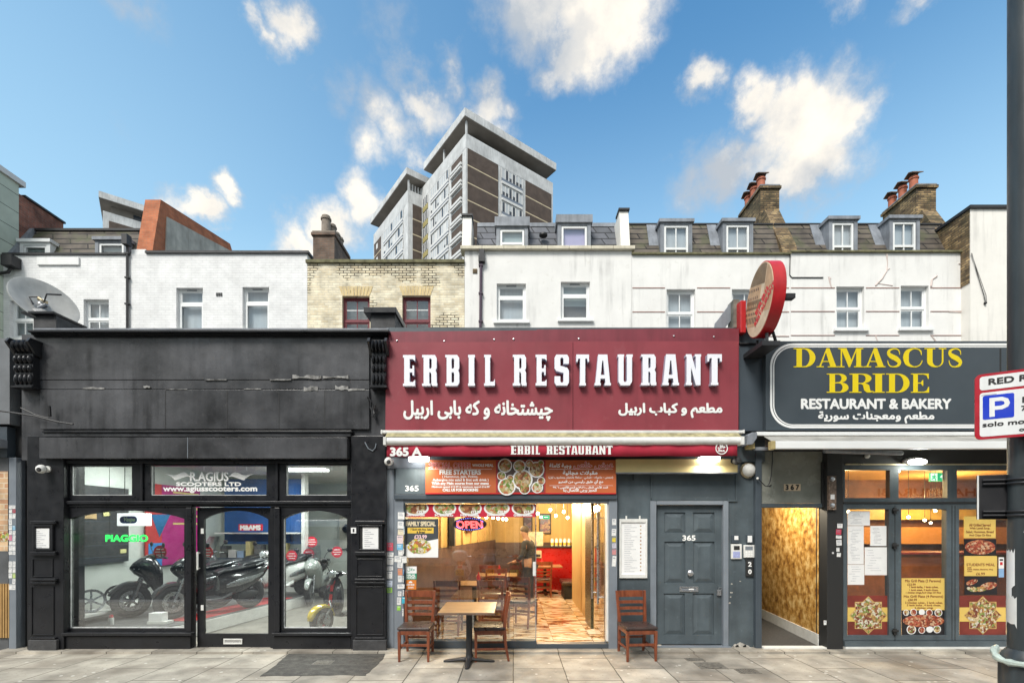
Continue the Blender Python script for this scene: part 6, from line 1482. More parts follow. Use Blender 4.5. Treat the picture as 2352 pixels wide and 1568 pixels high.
    b = MB(); b.prism([(X(1714, Yc), Z(1022, Yc)), (X(1716, Yc), Z(1000, Yc)), (X(1726, Yc), Z(993, Yc)), (X(1738, Yc), Z(993, Yc)), (X(1737, Yc), Z(1006, Yc)), (X(1728, Yc), Z(1020, Yc))], Yc - .02, Yc + .14, M_lead); b.qb(1718, 1016, 1734, 1030, Yc + .03, .1, mat('yellowed_plastic', (.45, .36, .16), .6, var=.3)); b.build('end_bracket', w, bevel=.006)
    Yb = FY - .62; clo = mat('grey_awning_cloth', (.34, .33, .30), .9, var=.25, vs=4)
    b = MB(); b.add([(X(1755, Yc), Yc + .02, Z(1001, Yc)), (9.5, Yc + .02, Z(1001, Yc)), (9.5, Yb + .03, Z(1013, Yb)), (X(1776, Yb), Yb + .03, Z(1013, Yb))], [(0, 1, 2, 3)], clo); o = b.build('canopy', w); so_ = o.modifiers.new('s', 'SOLIDIFY'); so_.thickness = .004
    b = MB(); b.box(X(1778, Yb), 9.2, Yb, Yb + .07, Z(1030, Yb), Z(1012.5, Yb), M_upvc); b.build('front_bar', w, bevel=.008)
    b = MB(); b.qb(1772, 1011.5, 1782, 1031, Yb - .01, .09, mat('yellowed_plastic', (.45, .36, .16), .6)); b.build('end_cap', w, bevel=.008)
    b = MB(); Ya = FY - .35; b.tube([(X(1905, Yb), Yb + .10, Z(1032, Yb)), (X(2068, Ya), Ya, Z(1040, Ya))], .032, M_lead, 10); b.ball((X(2069, Ya), Ya, Z(1040, Ya)), .034, M_lead, 10); b.qb(1735, 1026, 1778, 1033, FY - .12, .05, M_lead); b.build('folding_arm', w, smooth=True)
    b = MB(); b.tube([(X(q, FY - .05), FY - .05, Z(y, FY - .05)) for q, y in ((1774, 1035), (1774, 1060), (1772, 1090), (1768, 1108), (1762, 1117), (1772, 1113), (1769, 1117), (1757, 1115), (1746, 1104), (1742, 1099))], .007, M_wire, 6); b.ball((X(1740, FY - .05), FY - .05, Z(1098, FY - .05)), .018, M_gwhite, 8); b.build('hanging_cable', label='black cable looped in front of the glass above the passage door', cat='cable', smooth=True)
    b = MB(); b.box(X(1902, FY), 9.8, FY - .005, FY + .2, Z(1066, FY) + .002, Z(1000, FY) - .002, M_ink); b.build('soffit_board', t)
    b = MB(); b.box(X(1940, FY), 9.8, FY - .03, FY - .006, Z(1068, FY), Z(1065, FY), M_brass); b.build('head_trim', t)
    # lamp under the awning
    l = thing('awning_lamp', 'lit white oval lamp under the bakery awning', 'lamp', (X(2107, FY), FY - .1, Z(1064, FY)))
    Yl = FY - .12; b = MB(); b.ball((X(2107, Yl), Yl + .05, Z(1057, Yl)), 1, M_steel, 16, (.17, .08, .06)); b.build('lamp_housing', l, smooth=True)
    b = MB(); b.ball((X(2107, Yl), Yl + .0, Z(1060, Yl)), 1, M_cool, 16, (.135, .06, .045)); b.build('lamp_panel', l, smooth=True)
    point('bakery_awning_light', (X(2107, Yl), Yl - .06, Z(1072, Yl)), 5, (.95, 1, .9), .05)
    b = MB(); b.ball((X(1992, FY - .04), FY - .04, Z(1048, FY)), .035, M_gwhite, 10); b.build('sensor', label='small white round sensor under the grey awning arm', cat='sensor')
    # things stuck to the glass
    Yg = FY + .033
    def sheet(q, lab, lines=10, m=None, cat='notice', name='notice', seed=1):
        rnd = random.Random(seed); b = MB(); b.qb(*q, Yg - .001, .001, m or M_paper)
        for k in range(lines):
            y = q[1] + (q[3] - q[1]) * (.1 + .82 * k / max(1, lines)); w_ = (q[2] - q[0]); a_ = q[0] + w_ * rnd.uniform(.08, .3)
            b.qb(a_, y, a_ + w_ * rnd.uniform(.2, .55), y + .9, Yg - .0016, .0005, M_papert)
        return b.build(name, label=lab, cat=cat)
    sheet((1947, 1173, 1998, 1206), 'wide white printed sheet at the top of the bakery window', 9, seed=1)
    sheet((1947, 1207, 1984, 1295), 'long white printed list below the wide sheet in the bakery window', 20, seed=2)
    sheet((1999, 1207, 2036, 1253), 'white printed letter beside the black hinge in the bakery window', 12, seed=3)
    sheet((1986, 1256, 2037, 1320), 'larger white certificate between the list and the black hinge', 9, seed=4)
    sheet((1947, 1296, 1985, 1342), 'short white sheet with red heading under the long list', 7, seed=5)
    yl = mat('yellow_print', (.74, .52, .13), .5, var=.04); mr_ = mat('maroon_poster', (.20, .035, .025), .45, var=.25, vs=5); bk = mat('black_poster', (.02, .018, .02), .4, var=.2)
    meat = food('grilled_meat_print', [(.42, .09, .05), (.30, .06, .03), (.55, .22, .10), (.20, .04, .02), (.6, .4, .25)], 40)
    mix_ = food('mixed_grill_print', [(.5, .30, .10), (.30, .12, .05), (.62, .5, .28), (.2, .05, .03), (.22, .28, .07), (.66, .62, .5)], 34)
    gold = mat('gold_line', (.62, .42, .15), .4)
    def star(b, cx_, cy_, r, Y, m, h, sq=False):
        x, z, k = X(cx_, Y), Z(cy_, Y), r / 160
        for a0 in ((0, 45) if not sq else (0,)):
            b.prism([(x + k * math.cos(R(a0 + 90 * i)), z + k * math.sin(R(a0 + 90 * i))) for i in range(4)], Y - h - a0 * 1e-5, Y - h + .0006, m)
    def starposter(q, lab, mm):
        tt = thing('food_poster', lab, 'poster', (X((q[0] + q[2]) / 2, Yg), Yg, Z(q[3], Yg)))
        b = MB(); b.qb(*q, Yg - .001, .001, mr_); b.qb(q[0], q[1] + (q[3] - q[1]) * .3, q[2], q[1] + (q[3] - q[1]) * .66, Yg - .0022, .001, yl); b.build('sheet', tt)
        b = MB(); cx_, cy_ = (q[0] + q[2]) / 2, (q[1] + q[3]) / 2; star(b, cx_, cy_, 44, Yg, gold, .004); star(b, cx_, cy_, 42, Yg, mm, .0055); b.build('dish_photograph', tt)
    starposter((1947, 1367, 2041, 1457), 'maroon poster with a star shaped food photograph low in the bakery window beneath the papers', mix_)
    starposter((2204, 1367, 2310, 1457), 'maroon poster with a star shaped food photograph below the bread poster', meat if False else mix_)
    def textposter(name, q, lines, lab, m=None):
        tt = thing(name, lab, 'poster', (X((q[0] + q[2]) / 2, Yg), Yg, Z(q[3], Yg)))
        b = MB(); b.qb(*q, Yg - .001, .001, m or yl); b.build('sheet', tt)
        b = MB()
        for s, a_, y0, e_, y1, mm in lines: qlay(b, s, q[0] + a_, q[1] + y0, q[0] + e_, q[1] + y1, Yg - .0016, mm, .0015)
        b.build('lettering', tt); return tt
    brn = mat('brown_print', (.22, .06, .02), .5)
    tt = textposter('menu_poster', (2071, 1327, 2171, 1400), [('Mix Grill Plate (2 Persons)', 8, 3, 90, 11, brn), ('£33.99', 13, 12, 32, 17, brn), ('1 lamb kofte, 1 lamb cubes,', 18, 18, 84, 23, brn), ('1 lamb steak, 2 lamb chops,', 18, 25, 84, 30, brn), ('1 chicken wings,And Chips Or Rice', 10, 31, 90, 36, brn), ('Mix Grill Plate (4 Persons)', 5, 39, 95, 46, brn), ('£60.99', 15, 47, 35, 52, brn), ('2 Chicken cubes , 2 lamb cubes,', 8, 54, 94, 59, brn), ('2 lamb kofte , 4 lamb chops,', 12, 60, 90, 65, brn), ('2 chicken wings', 30, 66, 72, 71, brn)], 'yellow Mix Grill Plate menu poster in the middle bakery window')
    tt = thing('food_poster', 'black poster of mixed grill and small white bowls under the yellow menu poster', 'poster', (X(2121, Yg), Yg, Z(1457, Yg)))
    b = MB(); b.qb(2071, 1401, 2171, 1457, Yg - .001, .001, bk); b.build('sheet', tt)
    b = MB()
    for (cx_, cy_, r, m) in [(2081, 1406, 7, mix_), (2098, 1405, 8, meat), (2117, 1405, 7, M_paper), (2134, 1406, 8, meat), (2155, 1406, 9, mix_), (2093, 1445, 11, mix_), (2117, 1446, 8, meat), (2135, 1444, 8, M_paper), (2152, 1444, 9, mix_)]:
        b.lathe([(0, -.003), (r / 160, -.0028), (r / 160, -.0012)], (X(cx_, Yg), Yg, Z(cy_, Yg)), M_paper, 'y', 16); b.lathe([(0, -.004), (r / 160 * .82, -.0038), (r / 160 * .82, -.003)], (X(cx_, Yg), Yg, Z(cy_, Yg)), m, 'y', 14)
    x_, z_ = X(2121, Yg), Z(1425, Yg); b.prism([(x_ + .30 * math.cos(2 * math.pi * k / 24), z_ + .09 * math.sin(2 * math.pi * k / 24)) for k in range(24)], Yg - .003, Yg - .0012, meat); b.build('dish_photograph', tt)
    textposter('offer_poster', (2214, 1185, 2287, 1235), [('All Grilled Served', 12, 17, 61, 23, brn), ('With Lentil Soup,', 13, 25, 60, 31, brn), ('Salad, Hummus, Bread', 5, 33, 68, 39, brn), ('And Chips Or Rice', 12, 41, 62, 47, brn)], 'yellow All Grilled Served poster highest in the bakery window by the lamp post')
    b = MB(); b.qb(2214, 1237, 2288, 1274, Yg - .001, .001, bk); x_, z_ = X(2251, Yg), Z(1256, Yg); b.prism([(x_ + .22 * math.cos(2 * math.pi * k / 24), z_ + .105 * math.sin(2 * math.pi * k / 24)) for k in range(24)], Yg - .003, Yg - .0012, meat); b.build('food_poster', label='picture of red grilled meat between the two yellow posters', cat='poster')
    textposter('offer_poster', (2215, 1276, 2290, 1322), [('STUDENTS MEAL', 5, 17, 70, 23, brn), ('Lunch', 7, 25, 16, 28, brn), ('Kebab, Chicken, Shawarma, Wrap', 7, 29.5, 66, 33, brn), ('Chips', 7, 34, 18, 37, brn), ('£6.99', 27, 38, 47, 44, brn)], 'yellow STUDENTS MEAL poster below the red meat picture')
    b = MB(); b.qb(2215, 1322.5, 2290, 1365, Yg - .001, .001, bk); 
    for k, (a_, c_, rr, an) in enumerate(((2232, 1336, 14, 20), (2234, 1352, 14, -10), (2270, 1345, 20, 12), (2252, 1352, 14, 5))):
        x_, z_, k_ = X(a_, Yg), Z(c_, Yg), rr / 160
        b.prism([(x_ + k_ * math.cos(R(w_)) * math.cos(R(an)) - k_ * .42 * math.sin(R(w_)) * math.sin(R(an)), z_ + k_ * math.cos(R(w_)) * math.sin(R(an)) + k_ * .42 * math.sin(R(w_)) * math.cos(R(an))) for w_ in range(0, 360, 18)], Yg - .003 - k * .0004, Yg - .0012, mix_ if k % 2 else meat)
    b.build('food_poster', label='dark picture of boat shaped breads under the STUDENTS MEAL poster', cat='poster')
    b = MB(); b.qb(2294, 1279, 2306, 1305, Yg - .001, .001, M_paper); b.qb(2294, 1305.5, 2306, 1325, Yg - .001, .001, mat('pale_blue_print', (.25, .42, .66), .5)); b.qb(2297, 1290, 2303, 1297, Yg - .0018, .0008, M_red); b.qb(2296, 1283, 2304, 1287, Yg - .0018, .0008, M_ink); b.build('opening_hours_label', label='narrow white and blue label on the bakery glass beside the lamp post', cat='label')
    # emergency exit sign, hung inside
    tt = thing('exit_sign', 'green running man exit sign with an upward arrow behind the bakery transom', 'exit sign', (X(2156, 7.05), 7.05, Z(1105, 7.05)))
    Ye = 7.05; grn = emis('exit_green', (.0, .42, .16), .9); wh = emis('exit_white', (.9, 1, .92), 1.0)
    b = MB(); b.qb(2137, 1085, 2176, 1105, Ye, .03, grn); b.build('casing', tt)
    b = MB(); b.qb(2138, 1086.5, 2153, 1103.5, Ye - .002, .0018, wh)
    g = Ye - .004; b.prism([(X(a_, g), Z(c_, g)) for a_, c_ in ((2166, 1088), (2173, 1095), (2170, 1097), (2167.8, 1094.5), (2167.8, 1102), (2164.4, 1102), (2164.4, 1094.5), (2162, 1097), (2159, 1095))], g, g + .002, wh)
    b.lathe([(0, -.002), (.011, 0)], (X(2147, g), g, Z(1089.5, g)), grn, 'y', 10)
    for pth in (((2146.5, 1092), (2145, 1097)), ((2145, 1097), (2149, 1099), (2148, 1103)), ((2145, 1097), (2142, 1099), (2139.5, 1100)), ((2146, 1093), (2150.5, 1094.5)), ((2146, 1093), (2142, 1093), (2141.5, 1095.5))): b.tube([(X(a_, g), g, Z(c_, g)) for a_, c_ in pth], .009, grn, 6)
    b.build('running_man', tt)

def sponge():
    m = bpy.data.materials.new('sponged_orange_paint'); m.use_nodes = True; nt = m.node_tree; N = nt.nodes; L = nt.links
    b = N['Principled BSDF']; b.inputs['Roughness'].default_value = .45
    g = N.new('ShaderNodeNewGeometry'); n = N.new('ShaderNodeTexNoise'); n.inputs['Scale'].default_value = 8; n.inputs['Detail'].default_value = 10; n.inputs['Roughness'].default_value = .68; L.new(g.outputs['Position'], n.inputs[0])
    cr = N.new('ShaderNodeValToRGB'); el = cr.color_ramp.elements; el[0].position = .36; el[0].color = (.20, .08, .018, 1); el[1].position = .64; el[1].color = (.80, .58, .26, 1); e = el.new(.5); e.color = (.55, .29, .065, 1)
    L.new(n.outputs['Fac'], cr.inputs[0]); L.new(cr.outputs[0], b.inputs['Base Color']); return m
bakery()

# ------------------------------------------------------------------ neighbouring shop at the far end
def neighbour():
    t = thing('neighbour_shop', 'grey fronted food shop cut off by the edge of the picture, beside the scooter shop', 'shop building', (X(-300, FY), FY, 0))
    x1 = X(25, FY) - .004
    b = MB(); b.box(-13.5, x1, FY + .25, TY - .02, 0, 4.35, M_roof); b.build('body', t)
    b = MB(); b.box(-13.5, X(22, FY - .05), FY - .05, FY + .24, Z(975, FY), Z(780, FY), mat('grey_sign_panel', (.16, .17, .18), .5, var=.25, vs=2)); b.build('fascia_panel', t)
    b = MB(); b.qb(20, 1050, 37, 1500, FY - .03, .28, M_grey); b.build('pillar', t, bevel=.005)
    b = MB(); b.qb(22.6, 780, 66, 1500, FY + .10, .14, M_ink); b.build('dark_pier', t)
    b = MB(); b.box(-13.5, X(19.5, FY), FY - .02, FY + .2, Z(1050, FY), Z(980, FY), M_charcoal); b.box(-13.5, X(19.5, FY), FY, FY + .2, 0, Z(1050, FY) - .002, M_void); b.build('shopfront', t)
    w = MB(); w.tube([(-13, FY - .2, Z(1023, FY)), (X(26, FY), FY - .2, Z(1023, FY))], .05, M_gwhite, 12); w.box(-13, X(15, FY), FY - .22, FY - .18, Z(1009, FY), Z(1001, FY), M_red); w.box(-13, X(24, FY), FY - .16, FY - .04, Z(1030, FY), Z(1012, FY), M_lead); w.build('neighbour_awning', label='rolled white and red awning end at the edge, beside the black corbel', cat='awning', smooth=True)
    tt = thing('food_poster', 'food poster with brick pattern in the neighbour window behind the sticker covered pillar', 'poster', (X(0, FY), FY, Z(1340, FY)))
    b = MB(); bp = brick('printed_bricks', (.45, .22, .12), (.60, .42, .25), (.6, .5, .36), bump=.0, var=.4); b.box(-9, X(19, FY), FY - .006, FY - .001, Z(1265, FY), Z(1082, FY), bp); b.build('sheet', tt)
    b = MB(); b.ball((X(5, FY - .01), FY - .008, Z(1232, FY)), .12, food('plate_print', [(.6, .45, .1), (.3, .4, .08), (.6, .55, .4), (.4, .15, .06)], 30), 14, (1, .04, .6)); b.build('dish_photograph', tt)
    b = MB(); 
    for k in range(14): b.qb(-60 + k * 6, 1340, -56.5 + k * 6, 1464, FY - .03, .028, mat('varnished_slat', (.42, .26, .10), .4, var=.2))
    b.build('slatted_panel', t)
    W = (.74, .74, .72); rnd = random.Random(31); cells = []
    y = 1160
    cols = {3: ((.45, .04, .05), 'dark red trade sticker on the pillar of the neighbouring shop'), 8: ((.25, .45, .6), 'blue trade sticker on the pillar of the neighbouring shop'), 11: ((.62, .22, .32), 'pink trade sticker on the pillar of the neighbouring shop'), 24: ((.48, .6, .22), 'lime green trade sticker on the pillar of the neighbouring shop')}
    k = 0
    while y < 1350:
        h = rnd.uniform(9, 15)
        for a in (21, 29):
            if rnd.random() < .85:
                c, l = cols.get(k, (W, 0)); cells.append(((a + rnd.uniform(-.8, .3), y, a + 6.6, y + h - 1.5), c, l)); k += 1
        y += h
    stickers(cells, FY - .03, 'trade stickers on the pillar of the neighbouring shop', 'white trade sticker on the pillar of the neighbouring shop')
neighbour()

# ------------------------------------------------------------------ lamp post with parking signs
def post():
    px, py = 3.245, 3.03
    pm = mat('dark_green_grey_post', (.036, .043, .046), .38, var=.4, vs=3, bump=.1, bs=30, stretch=(4, 4, .5))
    t = thing('lamp_post', 'dark painted lamp post with torn paper scraps at the kerb', 'lamp post', (px, py, 0))
    b = MB(); b.lathe([(.083, .9), (.083, 5.2), (.075, 8.5), (.06, 8.6), (0, 8.6)], (px, py, 0), pm, n=32); b.build('pole', t, smooth=True)
    b = MB(); b.lathe([(.155, 0), (.155, .04), (.128, .06), (.125, .92), (.11, .97), (.086, 1.0)], (px, py, 0), pm, n=32); b.build('base', t, smooth=True)
    b = MB(); b.tube([(px, py, 8.55), (px - .5, py - .6, 8.9), (px - 1.0, py - 1.2, 9.0)], .04, pm, 10); b.build('arm', t, smooth=True)
    b = MB(); b.loft([(-.35, .04, -.04, .04), (-.2, .13, -.07, .06), (.15, .15, -.08, .07), (.35, .05, -.03, .05)], pm); b.xform(Matrix.Translation((px - 1.2, py - 1.45, 9.0)) @ Matrix.Rotation(R(50), 4, 'Z')); b.build('lantern', t, smooth=True)
    # paper scraps glued round the pole, on the side towards the shops' left
    b = MB(); rnd = random.Random(6)
    def wrap(a0, a1, z0, z1, r, m, rag=.02):
        n = 10; vs = []
        for i in range(n + 1):
            a = R(a0 + (a1 - a0) * i / n)
            for z, s in ((z0, 1), ((z0 + z1) / 2, 0), (z1, 1)):
                vs.append((px + r * math.cos(a), py + r * math.sin(a), z + s * rnd.uniform(-rag, rag)))
        b.add(vs, [(i * 3 + j, i * 3 + 3 + j, i * 3 + 4 + j, i * 3 + 1 + j) for i in range(n) for j in (0, 1)], m)
    wrap(125, 190, 1.40, 1.62, .0845, M_paper, .02); wrap(125, 178, 1.32, 1.42, .085, M_paper, .02); wrap(125, 197, 1.15, 1.34, .0855, M_gwhite, .02); b.build('paper_scrap', t)
    b = MB(); a = R(228)
    def plc(u, w, h): 
        aa = R(222) + u / .083
        return (px + (.0838 + h) * math.cos(aa), py + (.0838 + h) * math.sin(aa), 1.76 + w)
    lay(b, '12', -.005, .06, -.02, .045, 0, M_paper, .001, place=plc, slant=.2); b.build('scrawl', t)
    bag = mat('pale_green_plastic', (.45, .52, .46), .3, var=.25, vs=14, bump=.5, bs=30)
    b = MB(); pts = [(px + .14 * math.cos(R(a)), py + .14 * math.sin(R(a)), .99 + .035 * math.sin(R(a * 1.3 + 60)) - (a - 130) * .0006) for a in range(110, 300, 12)]
    b.tube(pts, [.012 + .012 * abs(math.sin(i * 1.1)) for i in range(len(pts))], bag, 8); b.build('plastic_strip', label='twisted pale plastic strip tied round the base of the lamp post', cat='plastic strip', smooth=True)
    # red route sign
    o = Vector((2.93, 3.04, 0)); d = Vector((.86, -.51, 0)).normalized(); nrm = Vector((-d.y, d.x, 0)) * -1
    if nrm.y > 0: nrm = -nrm
    z0, z1, W = 2.325, 2.735, .47
    t = thing('parking_sign', 'white parking sign with red border and blue P on the lamp post', 'sign', (o.x, o.y, z0))
    def P(u, w, h): v = o + d * u + nrm * h; return (v.x, v.y, z0 + w + u * .012)
    H = z1 - z0
    def plate(b, u0, u1, w0, w1, h0, h1, m, r=.03):
        pts = arc(u0 + r, w0 + r, r, r, 180, 270, 5) + arc(u1 - r, w0 + r, r, r, 270, 360, 5) + arc(u1 - r, w1 - r, r, r, 0, 90, 5) + arc(u0 + r, w1 - r, r, r, 90, 180, 5)
        n = len(pts); b.add([P(u, w, h0) for u, w in pts] + [P(u, w, h1) for u, w in pts], [tuple(range(n)), tuple(range(n, 2 * n))] + [(i, (i + 1) % n, (i + 1) % n + n, i + n) for i in range(n)], m)
    redm = mat('sign_red', (.42, .015, .03), .35, var=.15, vs=12); blue = mat('sign_blue', (.015, .05, .55), .35, var=.08); wht = mat('sign_white', (.82, .83, .82), .35, var=.04, vs=10, streak=.1)
    b = MB(); plate(b, 0, W, 0, H, 0, .012, redm); b.build('backing', t)
    b = MB(); plate(b, .022, W - .022, .308, H - .016, .0125, .0135, wht, .016); plate(b, .022, W - .022, .016, .292, .0125, .0135, wht, .016); b.build('panel', t)
    b = MB(); plate(b, .036, .178, .122, .272, .0138, .0146, blue, .010); b.build('blue_square', t)
    b = MB()
    def L_(s, u0, u1, w0, w1, m, bo=.002): lay(b, s, u0, u1, w0, w1, 0, m, bo, place=lambda u, w, h: P(u, w, .0149 + h))
    L_('RED ROUTE', .064, .405, .338, .375, M_ink, .0022); L_('solo motorcycles', .036, .435, .068, .105, M_ink, .0015); L_('only', .20, .275, .026, .054, M_ink, .0015); L_('Mon - Sat', .215, .40, .205, .24, M_ink, .002); L_('7 am - 7 pm', .21, .43, .148, .185, M_ink, .002)
    kk = lambda p: [(.066 + (u - .098) * .88, .136 + (w - .125) * 1.03) for u, w in p]
    pp = kk([(.098, .125), (.126, .125), (.126, .165), (.165, .165), (.195, .178), (.204, .2), (.195, .226), (.165, .24), (.098, .24)])
    pin = kk([(.126, .188), (.16, .188), (.174, .194), (.177, .202), (.172, .212), (.158, .217), (.126, .217)])
    c_, f_ = outline_mesh([pp, pin], .0006); b.add([P(v[0], v[1], .0152 + v[2]) for v in c_], f_, wht)
    plate(b, .03, .10, .2745, .2765, .0138, .0143, M_ink, .0005)
    b.build('lettering', t)
    b = MB()
    for w in (.1, .3):
        pts = [(px + .088 * math.cos(R(a)), py + .088 * math.sin(R(a)), z0 + w) for a in range(0, 361, 20)]
        b.tube(pts, .007, M_steel, 6)
        b.tube([P(.26, w, -.001), (px - .05, py - .07, z0 + w)], .014, M_steel, 6)
    b.build('clip', t, smooth=True)
    # back of a second plate lower down
    t = thing('sign_plate', 'black back of a smaller sign plate banded to the lamp post', 'sign', (px - .2, py + .05, 1.8))
    o2 = Vector((3.04, 3.13, 0)); d2 = Vector((.86, -.30, 0)).normalized(); n2 = Vector((d2.y, -d2.x, 0))
    Zt, Zb = Z(1090, 3.1), Z(1192, 3.1)
    b = MB(); vs = []
    for h in (0, .02):
        for u, w in ((0, Zb), (.34, Zb), (.34, Zt), (0, Zt)): v = o2 + d2 * u + n2 * -h; vs.append((v.x, v.y, w))
    b.add(vs, [(0, 1, 2, 3), (4, 5, 6, 7), (0, 1, 5, 4), (1, 2, 6, 5), (2, 3, 7, 6), (3, 0, 4, 7)], M_gutter); b.build('plate', t, bevel=.004)
    b = MB(); v0, v1 = o2 + n2 * .001, o2 + n2 * .001
    vv = [tuple(Vector((v.x, v.y, z))) for v, z in ((o2 + d2 * -.004, Zb), (o2 + d2 * .004 + n2 * .003, Zb), (o2 + d2 * .004 + n2 * .003, Zt), (o2 + d2 * -.004, Zt))]; b.add(vv, [(0, 1, 2, 3)], M_gwhite); b.build('edge_trim', t)
    b = MB()
    for z in (Zt - .035, Zt - .06, Zb + .05, Zb + .025):
        pts = [(px + .09 * math.cos(R(a)), py + .09 * math.sin(R(a)), z) for a in range(60, 300, 12)]
        b.tube(pts, .008, M_gutter, 6); q0 = o2 + d2 * .02 + n2 * .012; q1 = o2 + d2 * .2 + n2 * .012; b.tube([(q0.x, q0.y, z), (q1.x, q1.y, z)], .008, M_gutter, 6)
    b.build('band', t, smooth=True)
post()

# ------------------------------------------------------------------ pavement table and chairs
M_cwood = wood('red_brown_varnished_wood', (.13, .032, .014), (.24, .07, .03), 4, .32, (6, 6, 1.2))
M_leather = mat('dark_brown_vinyl_seat', (.045, .028, .024), .32, var=.3, vs=6, bump=.15, bs=30)
M_oak = wood('oak_tabletop', (.25, .14, .065), (.38, .24, .125), 3, .28, (1.5, 10, 10))
def make_chair(label, group):
    t = thing('ladder_back_chair', label, 'chair', (0, 0, 0), group=group)
    def L(b): return b
    for sx in (-1, 1):
        b = MB(); x = sx * .19; b.add([(x - .018 * k, -.195 + a, z) if False else (x + dx * w, -.195 + dy * w, z) for z, w in ((0, .014), (.40, .021)) for dx, dy in ((-1, -1), (1, -1), (1, 1), (-1, 1)) for a, k in ((0, 0),)], [(0, 1, 2, 3), (4, 5, 6, 7), (0, 1, 5, 4), (1, 2, 6, 5), (2, 3, 7, 6), (3, 0, 4, 7)], M_cwood); b.build('leg', t, bevel=.003, local=True)
        b = MB(); P_ = [(.175, .235, 0, .014), (.178, .195, .22, .019), (.180, .180, .44, .021), (.188, .20, .62, .019), (.20, .245, .875, .016)]
        vs = []
        for (xx, yy, zz, w) in P_: vs += [(sx * xx + dx * w, yy + dy * w, zz) for dx, dy in ((-1, -1), (1, -1), (1, 1), (-1, 1))]
        fs = [(i * 4 + j, i * 4 + (j + 1) % 4, i * 4 + 4 + (j + 1) % 4, i * 4 + 4 + j) for i in range(len(P_) - 1) for j in range(4)] + [(3, 2, 1, 0), (16, 17, 18, 19)]
        b.add(vs, fs, M_cwood); b.build('leg', t, bevel=.003, local=True)
    for z0, z1, dp in ((.535, .572, .193), (.612, .652, .204), (.695, .738, .217), (.785, .875, .236)):
        b = MB(); n = 8; cv = lambda x: dp + .024 * (1 - (x / .18) ** 2); xs = [-.175 + .35 * i / n for i in range(n + 1)]
        vs = [p for x in xs for p in ((x, cv(x), z0), (x, cv(x) + .013, z0), (x, cv(x) + .021, z1), (x, cv(x) + .008, z1))]
        b.add(vs, [(i * 4 + j, i * 4 + (j + 1) % 4, i * 4 + 4 + (j + 1) % 4, i * 4 + 4 + j) for i in range(n) for j in range(4)], M_cwood); b.build('back_slat', t, local=True)
    b = MB(); b.box(-.172, .172, -.212, -.192, .355, .41, M_cwood); b.box(-.170, .170, .165, .185, .36, .41, M_cwood)
    for sx in (-1, 1): b.box(sx * .198, sx * .180, -.175, .165, .355, .41, M_cwood)
    b.build('seat_frame', t, bevel=.003, local=True)
    b = MB(); b.box(-.175, .175, -.2, -.184, .20, .235, M_cwood); b.box(-.165, .165, .19, .206, .22, .25, M_cwood)
    for sx in (-1, 1): b.box(sx * .194, sx * .180, -.185, .19, .15, .18, M_cwood)
    b.build('stretcher', t, bevel=.003, local=True)
    b = MB(); b.box(-.215, .215, -.225, .195, .412, .455, M_leather); o = b.build('seat', t, bevel=.018, local=True)
    return t
CH = make_chair('wooden ladder back chair facing the street beside the sticker covered pillar', 'ladder back chairs out on the pavement')
place(CH, (-1.31, 6.46, 0), R(0))
c2 = copy_tree(CH); place(c2, (-.315, 6.46, 0), R(-86), 'wooden ladder back chair turned sideways to the pavement table')
c3 = copy_tree(CH); place(c3, (1.665, 6.48, 0), R(5), 'wooden ladder back chair standing alone below the menu board')
def make_table(label, group, loc, w=.70, dpt=.84, h=.72, rz=0):
    t = thing('bistro_table', label, 'table', loc, rz, group)
    b = MB(); b.box(-w / 2, w / 2, -dpt / 2, dpt / 2, h - .03, h, M_oak); b.build('tabletop', t, bevel=.004, local=True)
    b = MB(); b.box(-w / 2 - .001, w / 2 + .001, -dpt / 2 - .002, -dpt / 2 - .0005, h - .028, h - .003, M_darkb); b.build('edge_band', t, local=True)
    b = MB(); b.lathe([(.06, .05), (.043, .07), (.04, .12), (.04, h - .06), (.09, h - .035), (.09, h - .031)], (0, 0, 0), M_gutter, n=20); b.build('column', t, local=True, smooth=True)
    b = MB()
    for a in (0, 90, 180, 270):
        m = MB(); m.loft([(.0, .045, .015, .075), (.15, .035, .01, .055), (.31, .03, .0, .03), (.335, .02, .0, .02)], M_gutter, 10); b.merge(m, Matrix.Rotation(R(a), 4, 'Z'))
    b.build('base', t, local=True, smooth=True)
    return t
TB = make_table('small wooden topped table on an iron pedestal standing out on the pavement', 'tables', (-.585, 6.27, 0))
